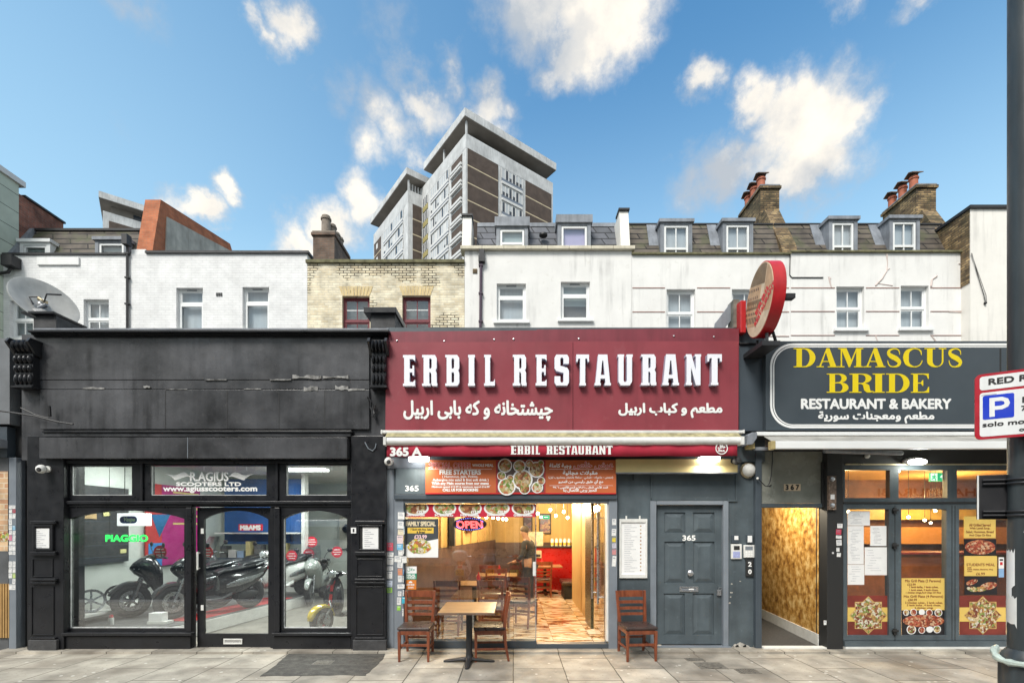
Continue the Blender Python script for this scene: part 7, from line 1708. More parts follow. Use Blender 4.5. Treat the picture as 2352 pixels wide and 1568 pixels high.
# ------------------------------------------------------------------ scooters
M_tyre = mat('scooter_tyre', (.018, .018, .019), .75, var=.2, vs=30)
M_alloy = mat('grey_alloy', (.32, .33, .34), .3, metal=.8, var=.15, vs=20)
M_balloy = mat('black_alloy', (.03, .03, .032), .35, metal=.3)
M_chrome = mat('chrome', (.75, .76, .78), .12, metal=1.0, var=.03)
M_lamp = mat('headlamp_glass', (.62, .66, .68), .08, var=.1, coat=1)
M_blkplast = mat('black_trim_plastic', (.02, .02, .022), .4, var=.15)
M_smoke = glass('smoked_screen', (.62, .64, .66), .06)
def paint(name, c, rough=.22): return mat(name, c, rough, var=.05, coat=.8)
def wheel(parent, x, r, w, rim_m, disc=True, accent=None):
    b = MB(); R0 = r - w * .55
    prof = [(R0 + w * .55 * math.cos(a), w * .55 * math.sin(a)) for a in [2 * math.pi * i / 12 for i in range(13)]]
    b.lathe(prof, (x, 0, r), M_tyre, 'y', 28); o = b.build('wheel', parent, smooth=True, local=True)
    b = MB(); ri = r - w * 1.0
    b.lathe([(ri, -w * .42), (ri, w * .42), (ri - .022, w * .36), (ri - .022, -w * .36), (ri, -w * .42)], (x, 0, r), accent or rim_m, 'y', 28); b.lathe([(0, -w * .45), (.045, -w * .45), (.045, w * .45), (0, w * .45)], (x, 0, r), rim_m, 'y', 14)
    for k in range(5):
        m = MB(); m.box(-.016, .016, -w * .25, w * .25, .03, ri - .015, rim_m); b.merge(m, Matrix.Translation((x, 0, r)) @ Matrix.Rotation(R(72 * k + 12), 4, 'Y'))
    if disc:
        for sy in (-1, 1): b.lathe([(r * .38, sy * w * .5), (r * .60, sy * w * .5), (r * .60, sy * w * .56), (r * .38, sy * w * .56), (r * .38, sy * w * .5)], (x, 0, r), M_alloy, 'y', 24)
    b.build('rim', o, smooth=True, local=True)
def scooter(name, label, loc, rz, kind='big', body=None, fender=None, accent=None, seat=None, rim=None, screen=False, topbox=None, plate=None, group='scooters on show in the black shop', s=1.0, steer=0.0):
    t = thing(name, label, 'scooter', loc, rz, group); t.scale = (s, s, s)
    rim = rim or M_alloy; seat = seat or M_blkplast; fender = fender or body
    big = kind == 'big'; r = .285 if big else .225; w = .10; fx, bx_ = .68, -.62
    wheel(t, fx, r, w, rim, True, accent if not big else None); wheel(t, bx_, r * .96, w * 1.15, rim, False)
    # steering column, fork
    b = MB(); hx, hz = .36, .98 if big else .93
    if big:
        for sy in (-1, 1): b.tube([(fx, sy * .075, r), (.52, sy * .075, r + .42)], [.020, .022], M_alloy, 10)
        b.tube([(.52, -.09, r + .40), (.52, .09, r + .40)], .025, M_blkplast)
    else:
        b.tube([(fx, .07, r), (fx - .04, .075, r + .10), (.54, .06, r + .22), (.52, 0, r + .30)], .020, M_alloy, 10); b.lathe([(0, .0), (.05, .0), (.05, .05), (0, .05)], (fx, .05, r), M_alloy, 'y', 14)
    b.build('fork', t, smooth=True, local=True)
    # front mudguard: an arched shell
    b = MB(); n = 10; vs = []; rr = r + .035; hw = .07 if big else .085
    a0, a1 = (20, 140) if big else (8, 168)
    for i in range(n + 1):
        a = R(a0 + (a1 - a0) * i / n); k = math.sin(math.pi * i / n) ** .5
        ww = hw * (.45 + .55 * k)
        for dy, dr in ((-1, -.045), (-.85, -.005), (0, .012), (.85, -.005), (1, -.045)):
            vs.append((fx + (rr + dr) * math.cos(a), dy * ww, r + (rr + dr) * math.sin(a)))
    b.add(vs, [(i * 5 + j, i * 5 + j + 1, i * 5 + 6 + j, i * 5 + 5 + j) for i in range(n) for j in range(4)], fender)
    o = b.build('mudguard', t, smooth=True, local=True); so_ = o.modifiers.new('s', 'SOLIDIFY'); so_.thickness = .008
    # leg shield / front fairing
    b = MB()
    if big:
        b.loft([(.70, .03, .80, .84), (.64, .10, .72, .92), (.54, .16, .64, 1.0), (.44, .20, .50, 1.02), (.36, .21, .36, .98), (.28, .19, .30, .86)], body, 16)
    else:
        b.loft([(.50, .10, .36, .46), (.49, .19, .34, .66), (.45, .21, .30, .80), (.39, .19, .28, .88), (.36, .12, .30, .90)], body, 16)
    b.build('front_shield', t, smooth=True, local=True)
    b = MB()
    if big:
        for sy in (-1, 1): b.loft([(.66, .02, .80, .83, sy * .06), (.60, .035, .78, .85, sy * .09), (.50, .02, .82, .87, sy * .14)], M_lamp, 10)
    else: b.prism([(.505, .40), (.52, .44), (.46, .84), (.43, .86)], -.035, .035, accent or body)
    b.build('headlight' if big else 'centre_trim', t, smooth=True, local=True)
    # floorboard, rear body, tail
    b = MB(); b.loft([(.36, .17, .24, .32), (.2, .17, .22, .30), (-.05, .17, .22, .30), (-.2, .18, .24, .40)], M_blkplast if big else body, 14); b.build('floorboard', t, smooth=True, local=True)
    b = MB(); b.loft([(-.02, .10, .30, .64), (-.14, .17, .27, .70), (-.38, .205, .30, .74), (-.62, .19, .42 if big else .36, .77), (-.84, .13, .56, .80), (-.95, .06, .68, .80)], body, 18); b.build('rear_body', t, smooth=True, local=True)
    b = MB(); b.loft([(.0, .10, .68, .72), (-.10, .14, .70, .775), (-.35, .15, .72, .80), (-.60, .14, .75, .84), (-.82, .10, .78, .85), (-.88, .06, .80, .84)], seat, 16); b.loft([(-.42, .07, .78, .80), (-.50, .125, .79, .87), (-.70, .12, .81, .905), (-.86, .08, .84, .90)], seat, 16); b.build('seat', t, smooth=True, local=True)
    b = MB(); b.loft([(-.35, .10, .18, .34), (-.62, .09, .18, .36), (-.75, .05, .22, .32)], M_blkplast, 12); b.tube([(-.30, -.15, .24), (-.7, -.17, .30), (-.92, -.17, .38)], [.03, .05, .045], M_blkplast if big else M_chrome, 12); b.build('engine', t, smooth=True, local=True)
    for sy in (-1, 1):
        b = MB(); b.loft([(-.10, .012, .44, .50, sy * .165), (-.30, .016, .46, .58, sy * .20), (-.55, .016, .52, .62, sy * .195), (-.80, .010, .62, .67, sy * .135)], M_alloy if body is not M_alloy else M_blkplast, 10); b.build('side_panel', t, smooth=True, local=True)
    b = MB(); b.tube([(-.66, -.13, .80), (-.84, -.15, .86), (-1.0, -.10, .885), (-1.03, 0, .89), (-1.0, .10, .885), (-.84, .15, .86), (-.66, .13, .80)], .013, M_alloy, 8); b.build('grab_rail', t, smooth=True, local=True)
    b = MB(); b.box(-.965, -.93, -.07, .07, .70, .76, M_red); b.build('tail_light', t, bevel=.01, local=True)
    # handlebar, grips, mirrors, lamp
    b = MB(); b.tube([(.50, 0, .80), (hx + .03, 0, hz)], .03, M_blkplast); b.tube([(hx - .10, -.34, hz + .01), (hx - .02, -.18, hz + .03), (hx, 0, hz + .03), (hx - .02, .18, hz + .03), (hx - .10, .34, hz + .01)], .014, M_chrome, 8)
    for sy in (-1, 1): b.tube([(hx - .10, sy * .34, hz + .01), (hx - .06, sy * .24, hz + .02)], .019, M_rubber, 8)
    b.loft([(hx - .07, .09, hz - .01, hz + .07), (hx + .02, .13, hz - .03, hz + .08), (hx + .09, .10, hz - .03, hz + .06), (hx + .13, .04, hz, hz + .04)], body, 14); b.build('handlebar', t, smooth=True, local=True)
    if not big:
        b = MB(); b.lathe([(0, .05), (.05, .045), (.068, .02), (.072, 0), (.0, -.02)], (hx + .10, 0, hz + .02), M_lamp, 'x', 18); b.lathe([(.074, .02), (.08, .0), (.074, -.02)], (hx + .10, 0, hz + .02), M_chrome, 'x', 18); b.build('headlight', t, smooth=True, local=True)
    for sy in (-1, 1):
        b = MB(); b.tube([(hx - .05, sy * .22, hz + .03), (hx - .02, sy * .29, hz + .16), (hx - .03, sy * .34, hz + .20)], .007, M_blkplast, 6); b.ball((hx - .04, sy * .36, hz + .23), 1, M_blkplast, 12, (.02, .06, .045)); b.build('mirror', t, smooth=True, local=True)
    if screen:
        b = MB(); n = 8; vs = []
        for i in range(n + 1):
            y = -.19 + .38 * i / n
            for z, dx, kk in ((.98, .10, 1), (1.15, .02, .95), (1.32, -.07, .75)): vs.append((hx + dx - (y / .19) ** 2 * .05 + .04, y * kk, z))
        b.add(vs, [(i * 3 + j, i * 3 + 3 + j, i * 3 + 4 + j, i * 3 + 1 + j) for i in range(n) for j in (0, 1)], M_smoke); b.build('windscreen', t, smooth=True, local=True)
    if topbox:
        b = MB(); b.loft([(-.72, .16, .92, 1.16), (-.80, .21, .90, 1.22), (-1.0, .22, .90, 1.22), (-1.12, .19, .92, 1.18)], topbox, 18); b.box(-1.1, -.7, -.05, .05, .85, .91, M_blkplast); b.build('top_box', t, smooth=True, local=True)
    if plate:
        b = MB(); b.box(-1.0, -.99, -.115, .115, .50, .66, mat('yellow_plate', (.62, .46, .03), .4)); vsn = lambda u, w, h: (-1.001 - h, -u, w)
        lay(b, plate[0], -.085, .085, .59, .645, 0, M_ink, .002, place=vsn); lay(b, plate[1], -.085, .085, .515, .575, 0, M_ink, .002, place=vsn); b.build('number_plate', t, local=True)
    return t

def showroom():
    black = paint('gloss_black_bodywork', (.012, .012, .014)); dgrey = paint('dark_grey_bodywork', (.06, .062, .066)); silver = paint('silver_green_bodywork', (.36, .39, .37)); white = paint('pearl_white_bodywork', (.70, .71, .69)); yellow = paint('yellow_bodywork', (.75, .55, .0)); red = paint('red_bodywork', (.55, .015, .02))
    t = thing('display_platform', 'low grey display platform with a white edge inside the scooter shop window', 'platform', (-6, 8.5, 0))
    carpet = mat('red_carpet', (.42, .02, .025), .95, var=.3, vs=14); plat = mat('dark_platform_top', (.10, .10, .10), .6, var=.25, vs=4)
    def poly(b, pts, z0, z1, m): b.prismz(pts, z0, z1, m)
    edge = [(-6.95, 7.15), (-5.35, 7.15), (-5.08, 7.5), (-4.55, 10.9), (-6.95, 10.9)]
    b = MB(); poly(b, edge, .03, .235, M_gwhite); b.build('plinth', t)
    b = MB(); poly(b, [(-6.94, 7.17), (-5.37, 7.17), (-5.1, 7.52), (-4.57, 10.89), (-6.94, 10.89)], .2352, .25, plat); b.build('deck', t)
    b = MB(); poly(b, [(-5.62, 7.7), (-5.16, 7.7), (-4.72, 10.2), (-5.3, 10.2)], .2502, .256, carpet); b.build('carpet', t)
    b = MB(); b.box(-6.85, -5.45, 7.12, 7.146, .20, .25, M_vinyl); b.build('edge_strip', t)
    scooter('scooter', 'black big wheeled scooter nearest the shelf of loose wheels in the left arched pane', (-5.96, 8.51, .25), R(-130), 'big', black, dgrey, rim=M_balloy)
    scooter('scooter', 'black big wheeled scooter over the red mat beside the door post', (-5.27, 8.44, .25), R(-120), 'big', black, dgrey, rim=M_balloy)
    scooter('scooter', 'pearl white scooter at the edge of the platform behind the shop door glass', (-4.98, 10.2, .25), R(-108), 'small', white, white, accent=M_alloy)
    scooter('scooter', 'silver green maxi scooter parked on the floor behind the right arched pane', (-4.62, 11.2, .02), R(-80), 'big', silver, silver, screen=True)
    scooter('scooter', 'dark grey maxi scooter with tall screen behind the silver one', (-3.55, 11.6, .02), R(-92), 'big', dgrey, dgrey, screen=True)
    scooter('scooter', 'red and black scooter at the back next to the yellow one', (-3.15, 11.3, .02), R(-110), 'small', red, black, accent=M_chrome)
    scooter('scooter', 'black and red scooter with a yellow front mudguard close to the glass', (-2.80, 8.36, .02), R(-118), 'small', black, yellow, accent=red, rim=M_alloy)
    scooter('scooter', 'black scooter with upright screen between the silver one and the yellow mudguard', (-3.9, 12.6, .02), R(-60), 'big', black, black, screen=True)
    scooter('scooter', 'dark red scooter in the last row under the orange wall strip', (-3.05, 12.4, .02), R(-85), 'small', red, red, accent=black)
    scooter('scooter', 'grey scooter with screen standing behind the two black ones near the banners', (-6.0, 10.0, .25), R(-110), 'big', dgrey, dgrey, screen=True)
    # side walls: slatted black board, pale panelling, banners
    b = MB(); b.box(-7.0, -6.97, 7.2, 8.65, 1.15, 2.45, mat('black_slatwall', (.022, .023, .026), .4, var=.4, vs=2)); 
    for k in range(6): b.box(-6.969, -6.965, 7.2, 8.65, 1.25 + k * .2, 1.262 + k * .2, M_charcoal)
    b.build('wall_board', label='black slatted display board on the shop side wall above the loose wheels', cat='display board')
    rnd = random.Random(5)
    for k, (y, z, c, l) in enumerate(((7.75, 1.9, (.45, .30, .14), 'brown picture card on the black slatted board'), (8.1, 1.95, (.62, .58, .25), 'yellow strip label on the black slatted board'), (8.45, 1.3, (.6, .56, .25), 'lower yellow label on the black slatted board'), (7.6, 1.32, (.6, .5, .48), 'small pink white tag low on the black slatted board'))):
        b = MB(); b.box(-6.964, -6.955, y, y + (.22 if k == 0 else .13), z, z + (.2 if k == 0 else .07), mat('card_%d' % k, c, .6, var=.15)); b.build('display_card', label=l, cat='card')
    b = MB(); b.box(-6.99, -6.6, 7.15, 8.9, .36, .40, M_gwhite); b.box(-6.99, -6.96, 7.15, 8.9, .26, .359, M_gwhite); b.build('wall_shelf', label='white low shelf carrying loose wheels along the shop side wall', cat='shelf')
    def loose(label, x, y, r, m, rz):
        t = thing('loose_wheel', label, 'wheel', (x, y, .40), R(rz)); b = MB()
        b.lathe([(r, -.05), (r, .05), (r - .02, .045), (r - .035, .02), (r - .035, -.045), (r, -.05)], (0, 0, r), m, 'y', 28); b.lathe([(0, -.04), (.04, -.04), (.04, .03), (0, .03)], (0, 0, r), m, 'y', 12)
        for k in range(6):
            q = MB(); q.box(-.014, .014, -.03, .01, .03, r - .02, m); b.merge(q, Matrix.Translation((0, 0, r)) @ Matrix.Rotation(R(60 * k), 4, 'Y'))
        b.xform(Matrix.Rotation(R(-12), 4, 'X')); b.build('rim', t, smooth=True, local=True)
    loose('bright alloy spoked wheel leaning on the white shelf', -6.74, 7.62, .185, M_alloy, 40); loose('dark spoked wheel leaning beside the bright alloy one', -6.72, 8.12, .19, M_balloy, 40)
    ban = [((9.05, 9.45), (.50, .03, .03), 'red wall banner behind the blue triangular flag'), ((9.46, 10.6), (.42, .01, .18), 'magenta wall banner with yellow lines behind the black scooters')]
    for (y0, y1), c, l in ban:
        b = MB(); b.box(-6.99, -6.96, y0, y1, 1.0, 2.6, mat('banner_' + l[:4], c, .6, var=.2, vs=2))
        if l[0] == 'm':
            for k in range(5): b.box(-6.958, -6.955, y0 + .3 + (k % 2) * .2, y1 - .05, 2.45 - k * .16, 2.49 - k * .16, mat('banner_yellow', (.7, .55, .2), .6))
        else: b.box(-6.958, -6.955, y0 + .05, y1, 1.0, 1.45, mat('banner_blue', (.03, .22, .55), .6)); 
        b.build('wall_banner', label=l, cat='banner')
    b = MB(); Yp = 8.2; b.prism([(X(347, Yp), Z(1181, Yp)), (X(391, Yp), Z(1181, Yp)), (X(366, Yp), Z(1233, Yp))], Yp, Yp + .006, mat('pennant_blue', (.02, .25, .62), .5)); b.build('pennant', label='blue triangular pennant hanging above the black scooters', cat='pennant')
    # neon word and lightbox
    Yn = 7.25; t = thing('neon_sign', 'green lit word PIAGGIO hanging in the left arched pane', 'neon sign', (X(291, Yn), Yn, Z(1243, Yn)))
    b = MB(); qlay(b, 'PIAGGIO', 243, 1228, 339, 1242.5, Yn, emis('green_neon', (.03, .85, .12), 1.7), .007); b.build('lettering', t)
    b = MB(); b.tube([(X(250, Yn), Yn + .01, Z(1229, Yn)), (X(250, Yn), Yn + .01, 3.0)], .003, M_wire, 5); b.tube([(X(332, Yn), Yn + .01, Z(1229, Yn)), (X(332, Yn), Yn + .01, 3.0)], .003, M_wire, 5); b.tube([(X(243, Yn), Yn + .02, Z(1242.5, Yn)), (X(339, Yn), Yn + .02, Z(1242.5, Yn))], .006, M_blkplast, 6); b.build('hanger', t)
    Yv = 7.6; t = thing('lightbox_sign', 'white lit box sign with white script on a blue lozenge in the left arched pane', 'sign', (X(296, Yv), Yv, Z(1207, Yv)))
    b = MB(); b.box(X(268, Yv), X(325, Yv), Yv, Yv + .22, Z(1207, Yv), Z(1178, Yv), emis('lightbox_white', (.95, .97, .98), .95)); b.build('box', t, bevel=.01)
    b = MB(); x_0, x_1, zc, hh = X(275, Yv), X(315, Yv), Z(1193, Yv), .058; b.prism(arc(x_0 + hh, zc, hh, hh, 90, 270, 8) + arc(x_1 - hh, zc, hh, hh, -90, 90, 8), Yv - .004, Yv - .0005, mat('lozenge_blue', (.015, .05, .42), .4)); b.build('lozenge', t)
    b = MB(); lay(b, 'Vespa', x_0 + .05, x_1 - .04, zc - .045, zc + .04, Yv - .0045, M_vinyl, .004, slant=.25); b.build('lettering', t)
    b = MB(); b.tube([(X(275, Yv), Yv + .1, Z(1178, Yv)), (X(275, Yv), Yv + .1, 3.0)], .006, M_wire, 5); b.tube([(X(318, Yv), Yv + .1, Z(1178, Yv)), (X(318, Yv), Yv + .1, 3.0)], .006, M_wire, 5); b.build('hanger', t)
    # round red price tags on the scooters
    for q, Yt, l in (((368, 1267), 8.15, 'round red price tag on the screen of the scooter near the shelf'), ((474, 1268), 8.2, 'round red price tag at the hinge side of the shop door'), ((670, 1276), 10.4, 'round red price tag above the silver green scooter'), ((709, 1272), 11.0, 'round red price tag in the middle of the right arched pane'), ((716, 1244), 11.4, 'pale red price tag on the orange wall strip'), ((774, 1267), 11.6, 'round red price tag above the yellow mudguard scooter')):
        b = MB(); r = 17 / F * Yt * (.9 if Yt < 9 else .75)
        x_, z_ = X(q[0], Yt), Z(q[1], Yt)
        b.lathe([(0, -.004), (r, -.004), (r, .0), (0, .0)], (x_, Yt, z_), mat('tag_red', (.70, .03, .06), .5, var=.05), 'y', 24)
        for k in (-1, 0, 1): b.box(x_ - r * (.75 if k == 0 else .55), x_ + r * (.75 if k == 0 else .55), Yt - .0055, Yt - .0042, z_ + k * r * .42 - r * .07, z_ + k * r * .42 + r * .07, M_vinyl)
        b.build('price_tag', label=l, cat='price tag', group='red price tags in the scooter shop')
    # door area and back wall
    b = MB(); b.box(-6.9, -5.0, 11.4, 11.45, 1.35, 2.9, mat('blue_wall_panel', (.015, .09, .30), .5, var=.25, vs=2)); b.build('wall_panel', label='deep blue display panel behind the shop door glass', cat='panel')
    t = thing('accessory_shelf', 'dark shelf of boxed accessories under the deep blue panel', 'shelf', (-5.9, 11.2, 0)); b = MB(); b.box(-6.9, -5.0, 11.0, 11.38, 1.0, 1.05, M_charcoal); b.box(-6.9, -5.0, 11.0, 11.38, 1.6, 1.63, M_gwhite); b.box(-6.9, -5.0, 11.1, 11.38, .25, .99, M_gwhite); b.build('shelf', t)
    rnd = random.Random(9)
    for k in range(9):
        b = MB(); x = -6.8 + k * .2; h = rnd.uniform(.15, .4); b.box(x, x + rnd.uniform(.1, .18), 11.05, 11.3, 1.052, 1.05 + h, mat('carton_%d' % (k % 4), [(.1, .1, .1), (.5, .5, .48), (.25, .35, .5), (.5, .42, .2)][k % 4], .6, var=.2)); b.build('carton', label='small carton on the dark accessory shelf behind the door glass', cat='carton', group='cartons on the accessory shelf')
    Ym = 10.9; t = thing('brand_sign', 'red box sign with white letters M&AMS above the accessory shelf', 'sign', (X(574, Ym), Ym, Z(1218, Ym)))
    b = MB(); b.box(X(548, Ym), X(601, Ym), Ym, Ym + .05, Z(1218, Ym), Z(1203, Ym), M_red); b.build('box', t); b = MB(); qlay(b, 'M&AMS', 552, 1206, 598, 1216, Ym - .001, M_vinyl, .012); b.build('lettering', t)
    b = MB(); b.box(-4.98, -4.9, 11.2, 11.4, .02, 3.0, M_gwhite); b.build('post', label='slim white upright between blue panel and helmet wall', cat='post')
    t = thing('helmet_wall', 'pale pegboard wall hung with helmets behind the shop', 'pegboard', (-3.9, 13.3, 1.2)); b = MB(); b.box(-4.85, -3.6, 13.3, 13.38, 1.15, 2.75, mat('pegboard', (.50, .48, .42), .8, var=.1)); b.build('board', t)
    for k, (x, z, m) in enumerate(((-4.6, 2.25, M_blkplast), (-4.2, 2.2, M_blkplast), (-3.85, 2.25, dgrey), (-4.55, 1.7, M_blkplast), (-4.1, 1.65, white), (-3.8, 1.72, red))):
        b = MB(); b.ball((x, 13.1, z), .14, m, 16, (1, 1.15, .95)); b.box(x - .10, x + .10, 12.93, 12.97, z - .03, z + .05, M_smoke); b.build('helmet', label='motorcycle helmet hanging on the pale pegboard wall', cat='helmet', group='helmets on the pegboard', smooth=True)
    b = MB(); b.box(-3.2, -2.95, 13.3, 13.37, .9, 2.8, mat('orange_strip', (.70, .28, .03), .6)); b.build('wall_banner', label='tall orange strip banner on the back wall of the scooter shop', cat='banner')
    # lit ceiling panels
    for (x, y) in ((-5.9, 8.2), (-3.3, 8.2), (-4.6, 10.2), (-3.0, 11.6)):
        b = MB(); b.box(x - .6, x + .6, y - .15, y + .15, 2.955, 2.998, M_strip); b.build('ceiling_light', label='flat lit ceiling panel in the scooter shop', cat='ceiling light', group='ceiling panels in the scooter shop'); area('showroom_light', (x, y, 2.94), 48, (.95, 1, .97), 1.2, .3)
    # odds and ends on the platform
    t = thing('spray_can', 'small tin with a coloured cap on the platform in front of the black wheel', 'tin', (-6.25, 7.42, .25)); b = MB(); b.lathe([(0, 0), (.035, 0), (.035, .10), (.03, .11), (0, .11)], (-6.25, 7.42, .25), M_gwhite, n=16); b.build('tin_body', t, smooth=True); b = MB(); b.lathe([(0, .111), (.026, .111), (.026, .15), (0, .155)], (-6.25, 7.42, .25), M_red, n=14); b.build('cap', t, smooth=True)
    b = MB(); b.box(-5.72, -5.42, 7.45, 7.62, .2502, .29, M_gwhite); b.box(-5.70, -5.5, 7.46, 7.6, .291, .42, M_paper); b.build('leaflet_stand', label='white leaflet stand between the two black front wheels', cat='leaflet stand')
    b = MB(); b.box(-6.93, -6.8, 7.13, 7.18, .06, .34, mat('blue_box', (.02, .22, .50), .5)); b.build('blue_carton', label='upright blue carton in the bottom corner of the left arched pane', cat='carton')
showroom()

# ------------------------------------------------------------------ restaurant interior
def dining():
    t = thing('dining_room', 'warm lit dining room with golden wall and brown dado behind the glass front', 'room', (.3, FY, 0))
    gold = mat('golden_wall', (.62, .42, .15), .6, var=.12, vs=1.5, stretch=(6, 6, .5)); dado = mat('brown_dado', (.11, .062, .048), .45, var=.35, vs=3); ceil = mat('dark_brown_ceiling', (.07, .04, .02), .6, var=.2); beam = mat('golden_beam', (.55, .36, .14), .5, var=.1)
    fl = marble('swirled_marble_tiles', (.80, .72, .58), (.62, .42, .22), (.22, .10, .04))
    xl, xr = -1.70, 2.15
    b = MB(); b.box(xl, xr, FY + .1, 14.2, -.1, .05, fl); b.build('floor', t)
    b = MB(); b.box(xl - .02, xr, FY + .1, 14.2, 2.85, 2.9, ceil); b.build('ceiling', t)
    b = MB()
    for k in range(6): b.box(-1.2, xr, 8.1 + k * 1.0, 8.35 + k * 1.0, 2.62, 2.849, beam)
    b.build('ceiling_beam', t)
    pl = [(-1.66, FY + .12), (-1.33, 8.5), (-.55, 14.0)]
    for z0, z1, m, nm, o in ((1.385, 2.85, gold, 'wall', 0), (.05, 1.384, dado, 'dado', .02)):
        b = MB()
        for (xa, ya), (xb, yb) in zip(pl, pl[1:]): b.quad((xa + o, ya, z0), (xb + o, yb, z0), (xb + o, yb, z1), (xa + o, ya, z1), m)
        b.build(nm, t)
    b = MB()
    for k in range(7):
        f = k / 7; x = -1.33 + .78 * f; y = 8.5 + 5.5 * f; b.box(x + .005, x + .04, y, y + .05, 1.39, 2.6, beam)
    b.build('wall_batten', t)
    b = MB(); b.box(xl, xr + .3, 14.15, 14.2, .05, 2.85, gold); b.box(xl, xr + .3, 14.14, 14.149, .05, 1.3, dado); b.build('back_wall', t)
    wd = wood('pale_pine_post', (.42, .28, .12), (.58, .42, .20), 3, .45, (10, 10, 1))
    b = MB(); b.box(1.40, 1.75, 10.95, 11.15, .05, 2.85, wd); b.box(1.36, 1.40, 7.9, 11.15, .05, 2.85, wd); b.box(1.345, 1.359, 7.9, 8.05, .05, 2.85, wd); b.box(1.345, 1.359, 9.6, 9.75, .05, 2.85, wd); b.build('timber_screen', t)
    b = MB(); b.box(1.30, 1.358, 8.06, 8.7, .05, 2.85, mat('dark_mosaic_panel', (.05, .055, .035), .3, var=.7, vs=30)); b.build('dark_panel', t)
    b = MB(); b.box(1.41, xr, FY + .2, 7.85, .05, 2.85, gold); b.build('side_wall', t)
    b = MB(); b.box(1.39, 1.409, FY + .28, 7.85, .05, 1.2, mat('brown_wainscot', (.20, .09, .035), .4, var=.3)); b.build('wainscot', t)
    # bar counter with jars
    t = thing('bar_counter', 'bright red bar counter at the back of the dining room', 'counter', (.9, 13, .05))
    b = MB(); b.box(.3, 1.95, 12.95, 13.5, .05, 1.2, mat('red_counter_front', (.42, .012, .012), .3, var=.1)); b.build('counter_front', t)
    b = MB(); b.box(.25, 1.98, 12.88, 13.55, 1.2, 1.24, M_ink); b.build('counter_top', t)
    for k in range(7):
        j = thing('spice_jar', 'small pale jar with yellow band in the row on the red counter', 'jar', (1.05 + k * .115, 13.05, 1.24), group='jars along the red counter'); b = MB(); b.lathe([(0, 0), (.042, 0), (.042, .16), (.03, .18), (.03, .2), (0, .2)], (1.05 + k * .115, 13.05, 1.24), M_gwhite, n=12); b.build('glass', j, smooth=True); b = MB(); b.lathe([(.0425, .02), (.0435, .02), (.0435, .09), (.0425, .09)], (1.05 + k * .115, 13.05, 1.24), mat('jar_yellow', (.6, .42, .06), .5), n=12); b.build('band', j)
    b = MB(); b.box(.40, .80, 13.0, 13.4, 1.24, 1.62, mat('cake_case', (.6, .5, .35), .3, var=.4, vs=14)); b.build('display_case', label='lit pastry case at the left end of the red counter', cat='display case')
    b = MB(); b.box(.45, .75, 12.9, 12.94, .92, 1.12, mat('beige_panel', (.55, .46, .32), .5)); b.box(.48, .72, 12.89, 12.899, .95, 1.02, M_ink); b.build('payment_sign', label='beige card sign fixed to the front of the red counter', cat='sign')
    # pictures
    for x0_, x1_, z0_, z1_, l in ((.28, .55, 1.5, 2.1, 'dark framed picture high on the golden back wall, nearer the window pane'), (.75, 1.1, 1.55, 2.15, 'purple toned framed picture on the golden back wall over the jars')):
        b = MB(); b.box(x0_, x1_, 14.08, 14.13, z0_, z1_, M_ink); b.box(x0_ + .03, x1_ - .03, 14.07, 14.079, z0_ + .03, z1_ - .03, food('pic' + l[:4], [(.05, .03, .08), (.2, .1, .15), (.12, .12, .2), (.3, .2, .15)], 9)); b.build('picture', label=l, cat='picture')
    b = MB(); b.box(-.95, -.88, 10.4, 11.1, 1.7, 2.2, mat('landscape_print', (.25, .32, .25), .5, var=.6, vs=5)); b.box(-.99, -.951, 10.35, 11.15, 1.65, 2.25, M_cwood); b.build('picture', label='green landscape picture on the side wall of the dining room', cat='picture')
    b = MB(); b.box(-1.22, -1.12, 9.0, 9.2, 1.4, 2.1, M_ink); b.build('wall_speaker', label='tall black speaker on the golden side wall under the OPEN sign', cat='speaker')
    # bulbs
    n = 0
    bulbs = [(q, y, z) for q, y, z in ((.30, 10.6, 2.42), (.45, 11.4, 2.36), (.62, 12.3, 2.1), (.95, 12.4, 2.2), (1.1, 12.5, 2.05), (1.3, 12.4, 2.15), (1.42, 12.6, 2.0), (-.95, 8.9, 2.0), (-.72, 9.9, 1.99), (-.6, 10.5, 1.98), (-.48, 11.1, 1.98), (-.38, 11.7, 1.97), (-.28, 12.3, 1.96), (-.2, 12.9, 1.96), (.55, 9.0, 2.55), (.52, 8.0, 2.6))]
    for k, (x, y, z) in enumerate(bulbs):
        t = thing('pendant_bulb', 'glowing bare bulb on a short cord in the dining room', 'light bulb', (x, y, z), group='bulbs hanging in the dining room')
        b = MB(); b.ball((x, y, z), .036, M_bulb, 10, (1, 1, 1.2)); b.build('bulb', t, smooth=True); b = MB(); b.tube([(x, y, z + .06), (x, y, 2.85)], .006, M_wire, 5); b.build('cord', t)
    for (x, y, z, p) in ((-.6, 8.3, 2.35, 80), (-.35, 10.4, 2.2, 90), (.75, 9.0, 2.5, 85), (.7, 11.3, 2.2, 80), (1.2, 12.5, 2.3, 65)): point('dining_light', (x, y, z), p, (1, .76, .46), .09)
    # tables and chairs inside
    labs = ['wooden ladder back chair nearest the glass inside, by the FAMILY SPECIAL poster', 'wooden ladder back chair inside behind the pavement table', 'wooden ladder back chair inside with its back to the red counter', 'dark ladder back chair in the doorway view, before the red counter', 'ladder back chair deep in the dining room by the side wall', 'ladder back chair inside close to the lock box pane']
    for (x, y, rz), l in zip(((-1.05, 7.75, 180), (-.35, 7.8, 175), (-.35, 9.3, 0), (.72, 11.75, 180), (-.5, 10.7, 170), (.15, 8.3, 160)), labs):
        place(copy_tree(CH), (x, y, .05), R(rz), l, 'ladder back chairs in the dining room')
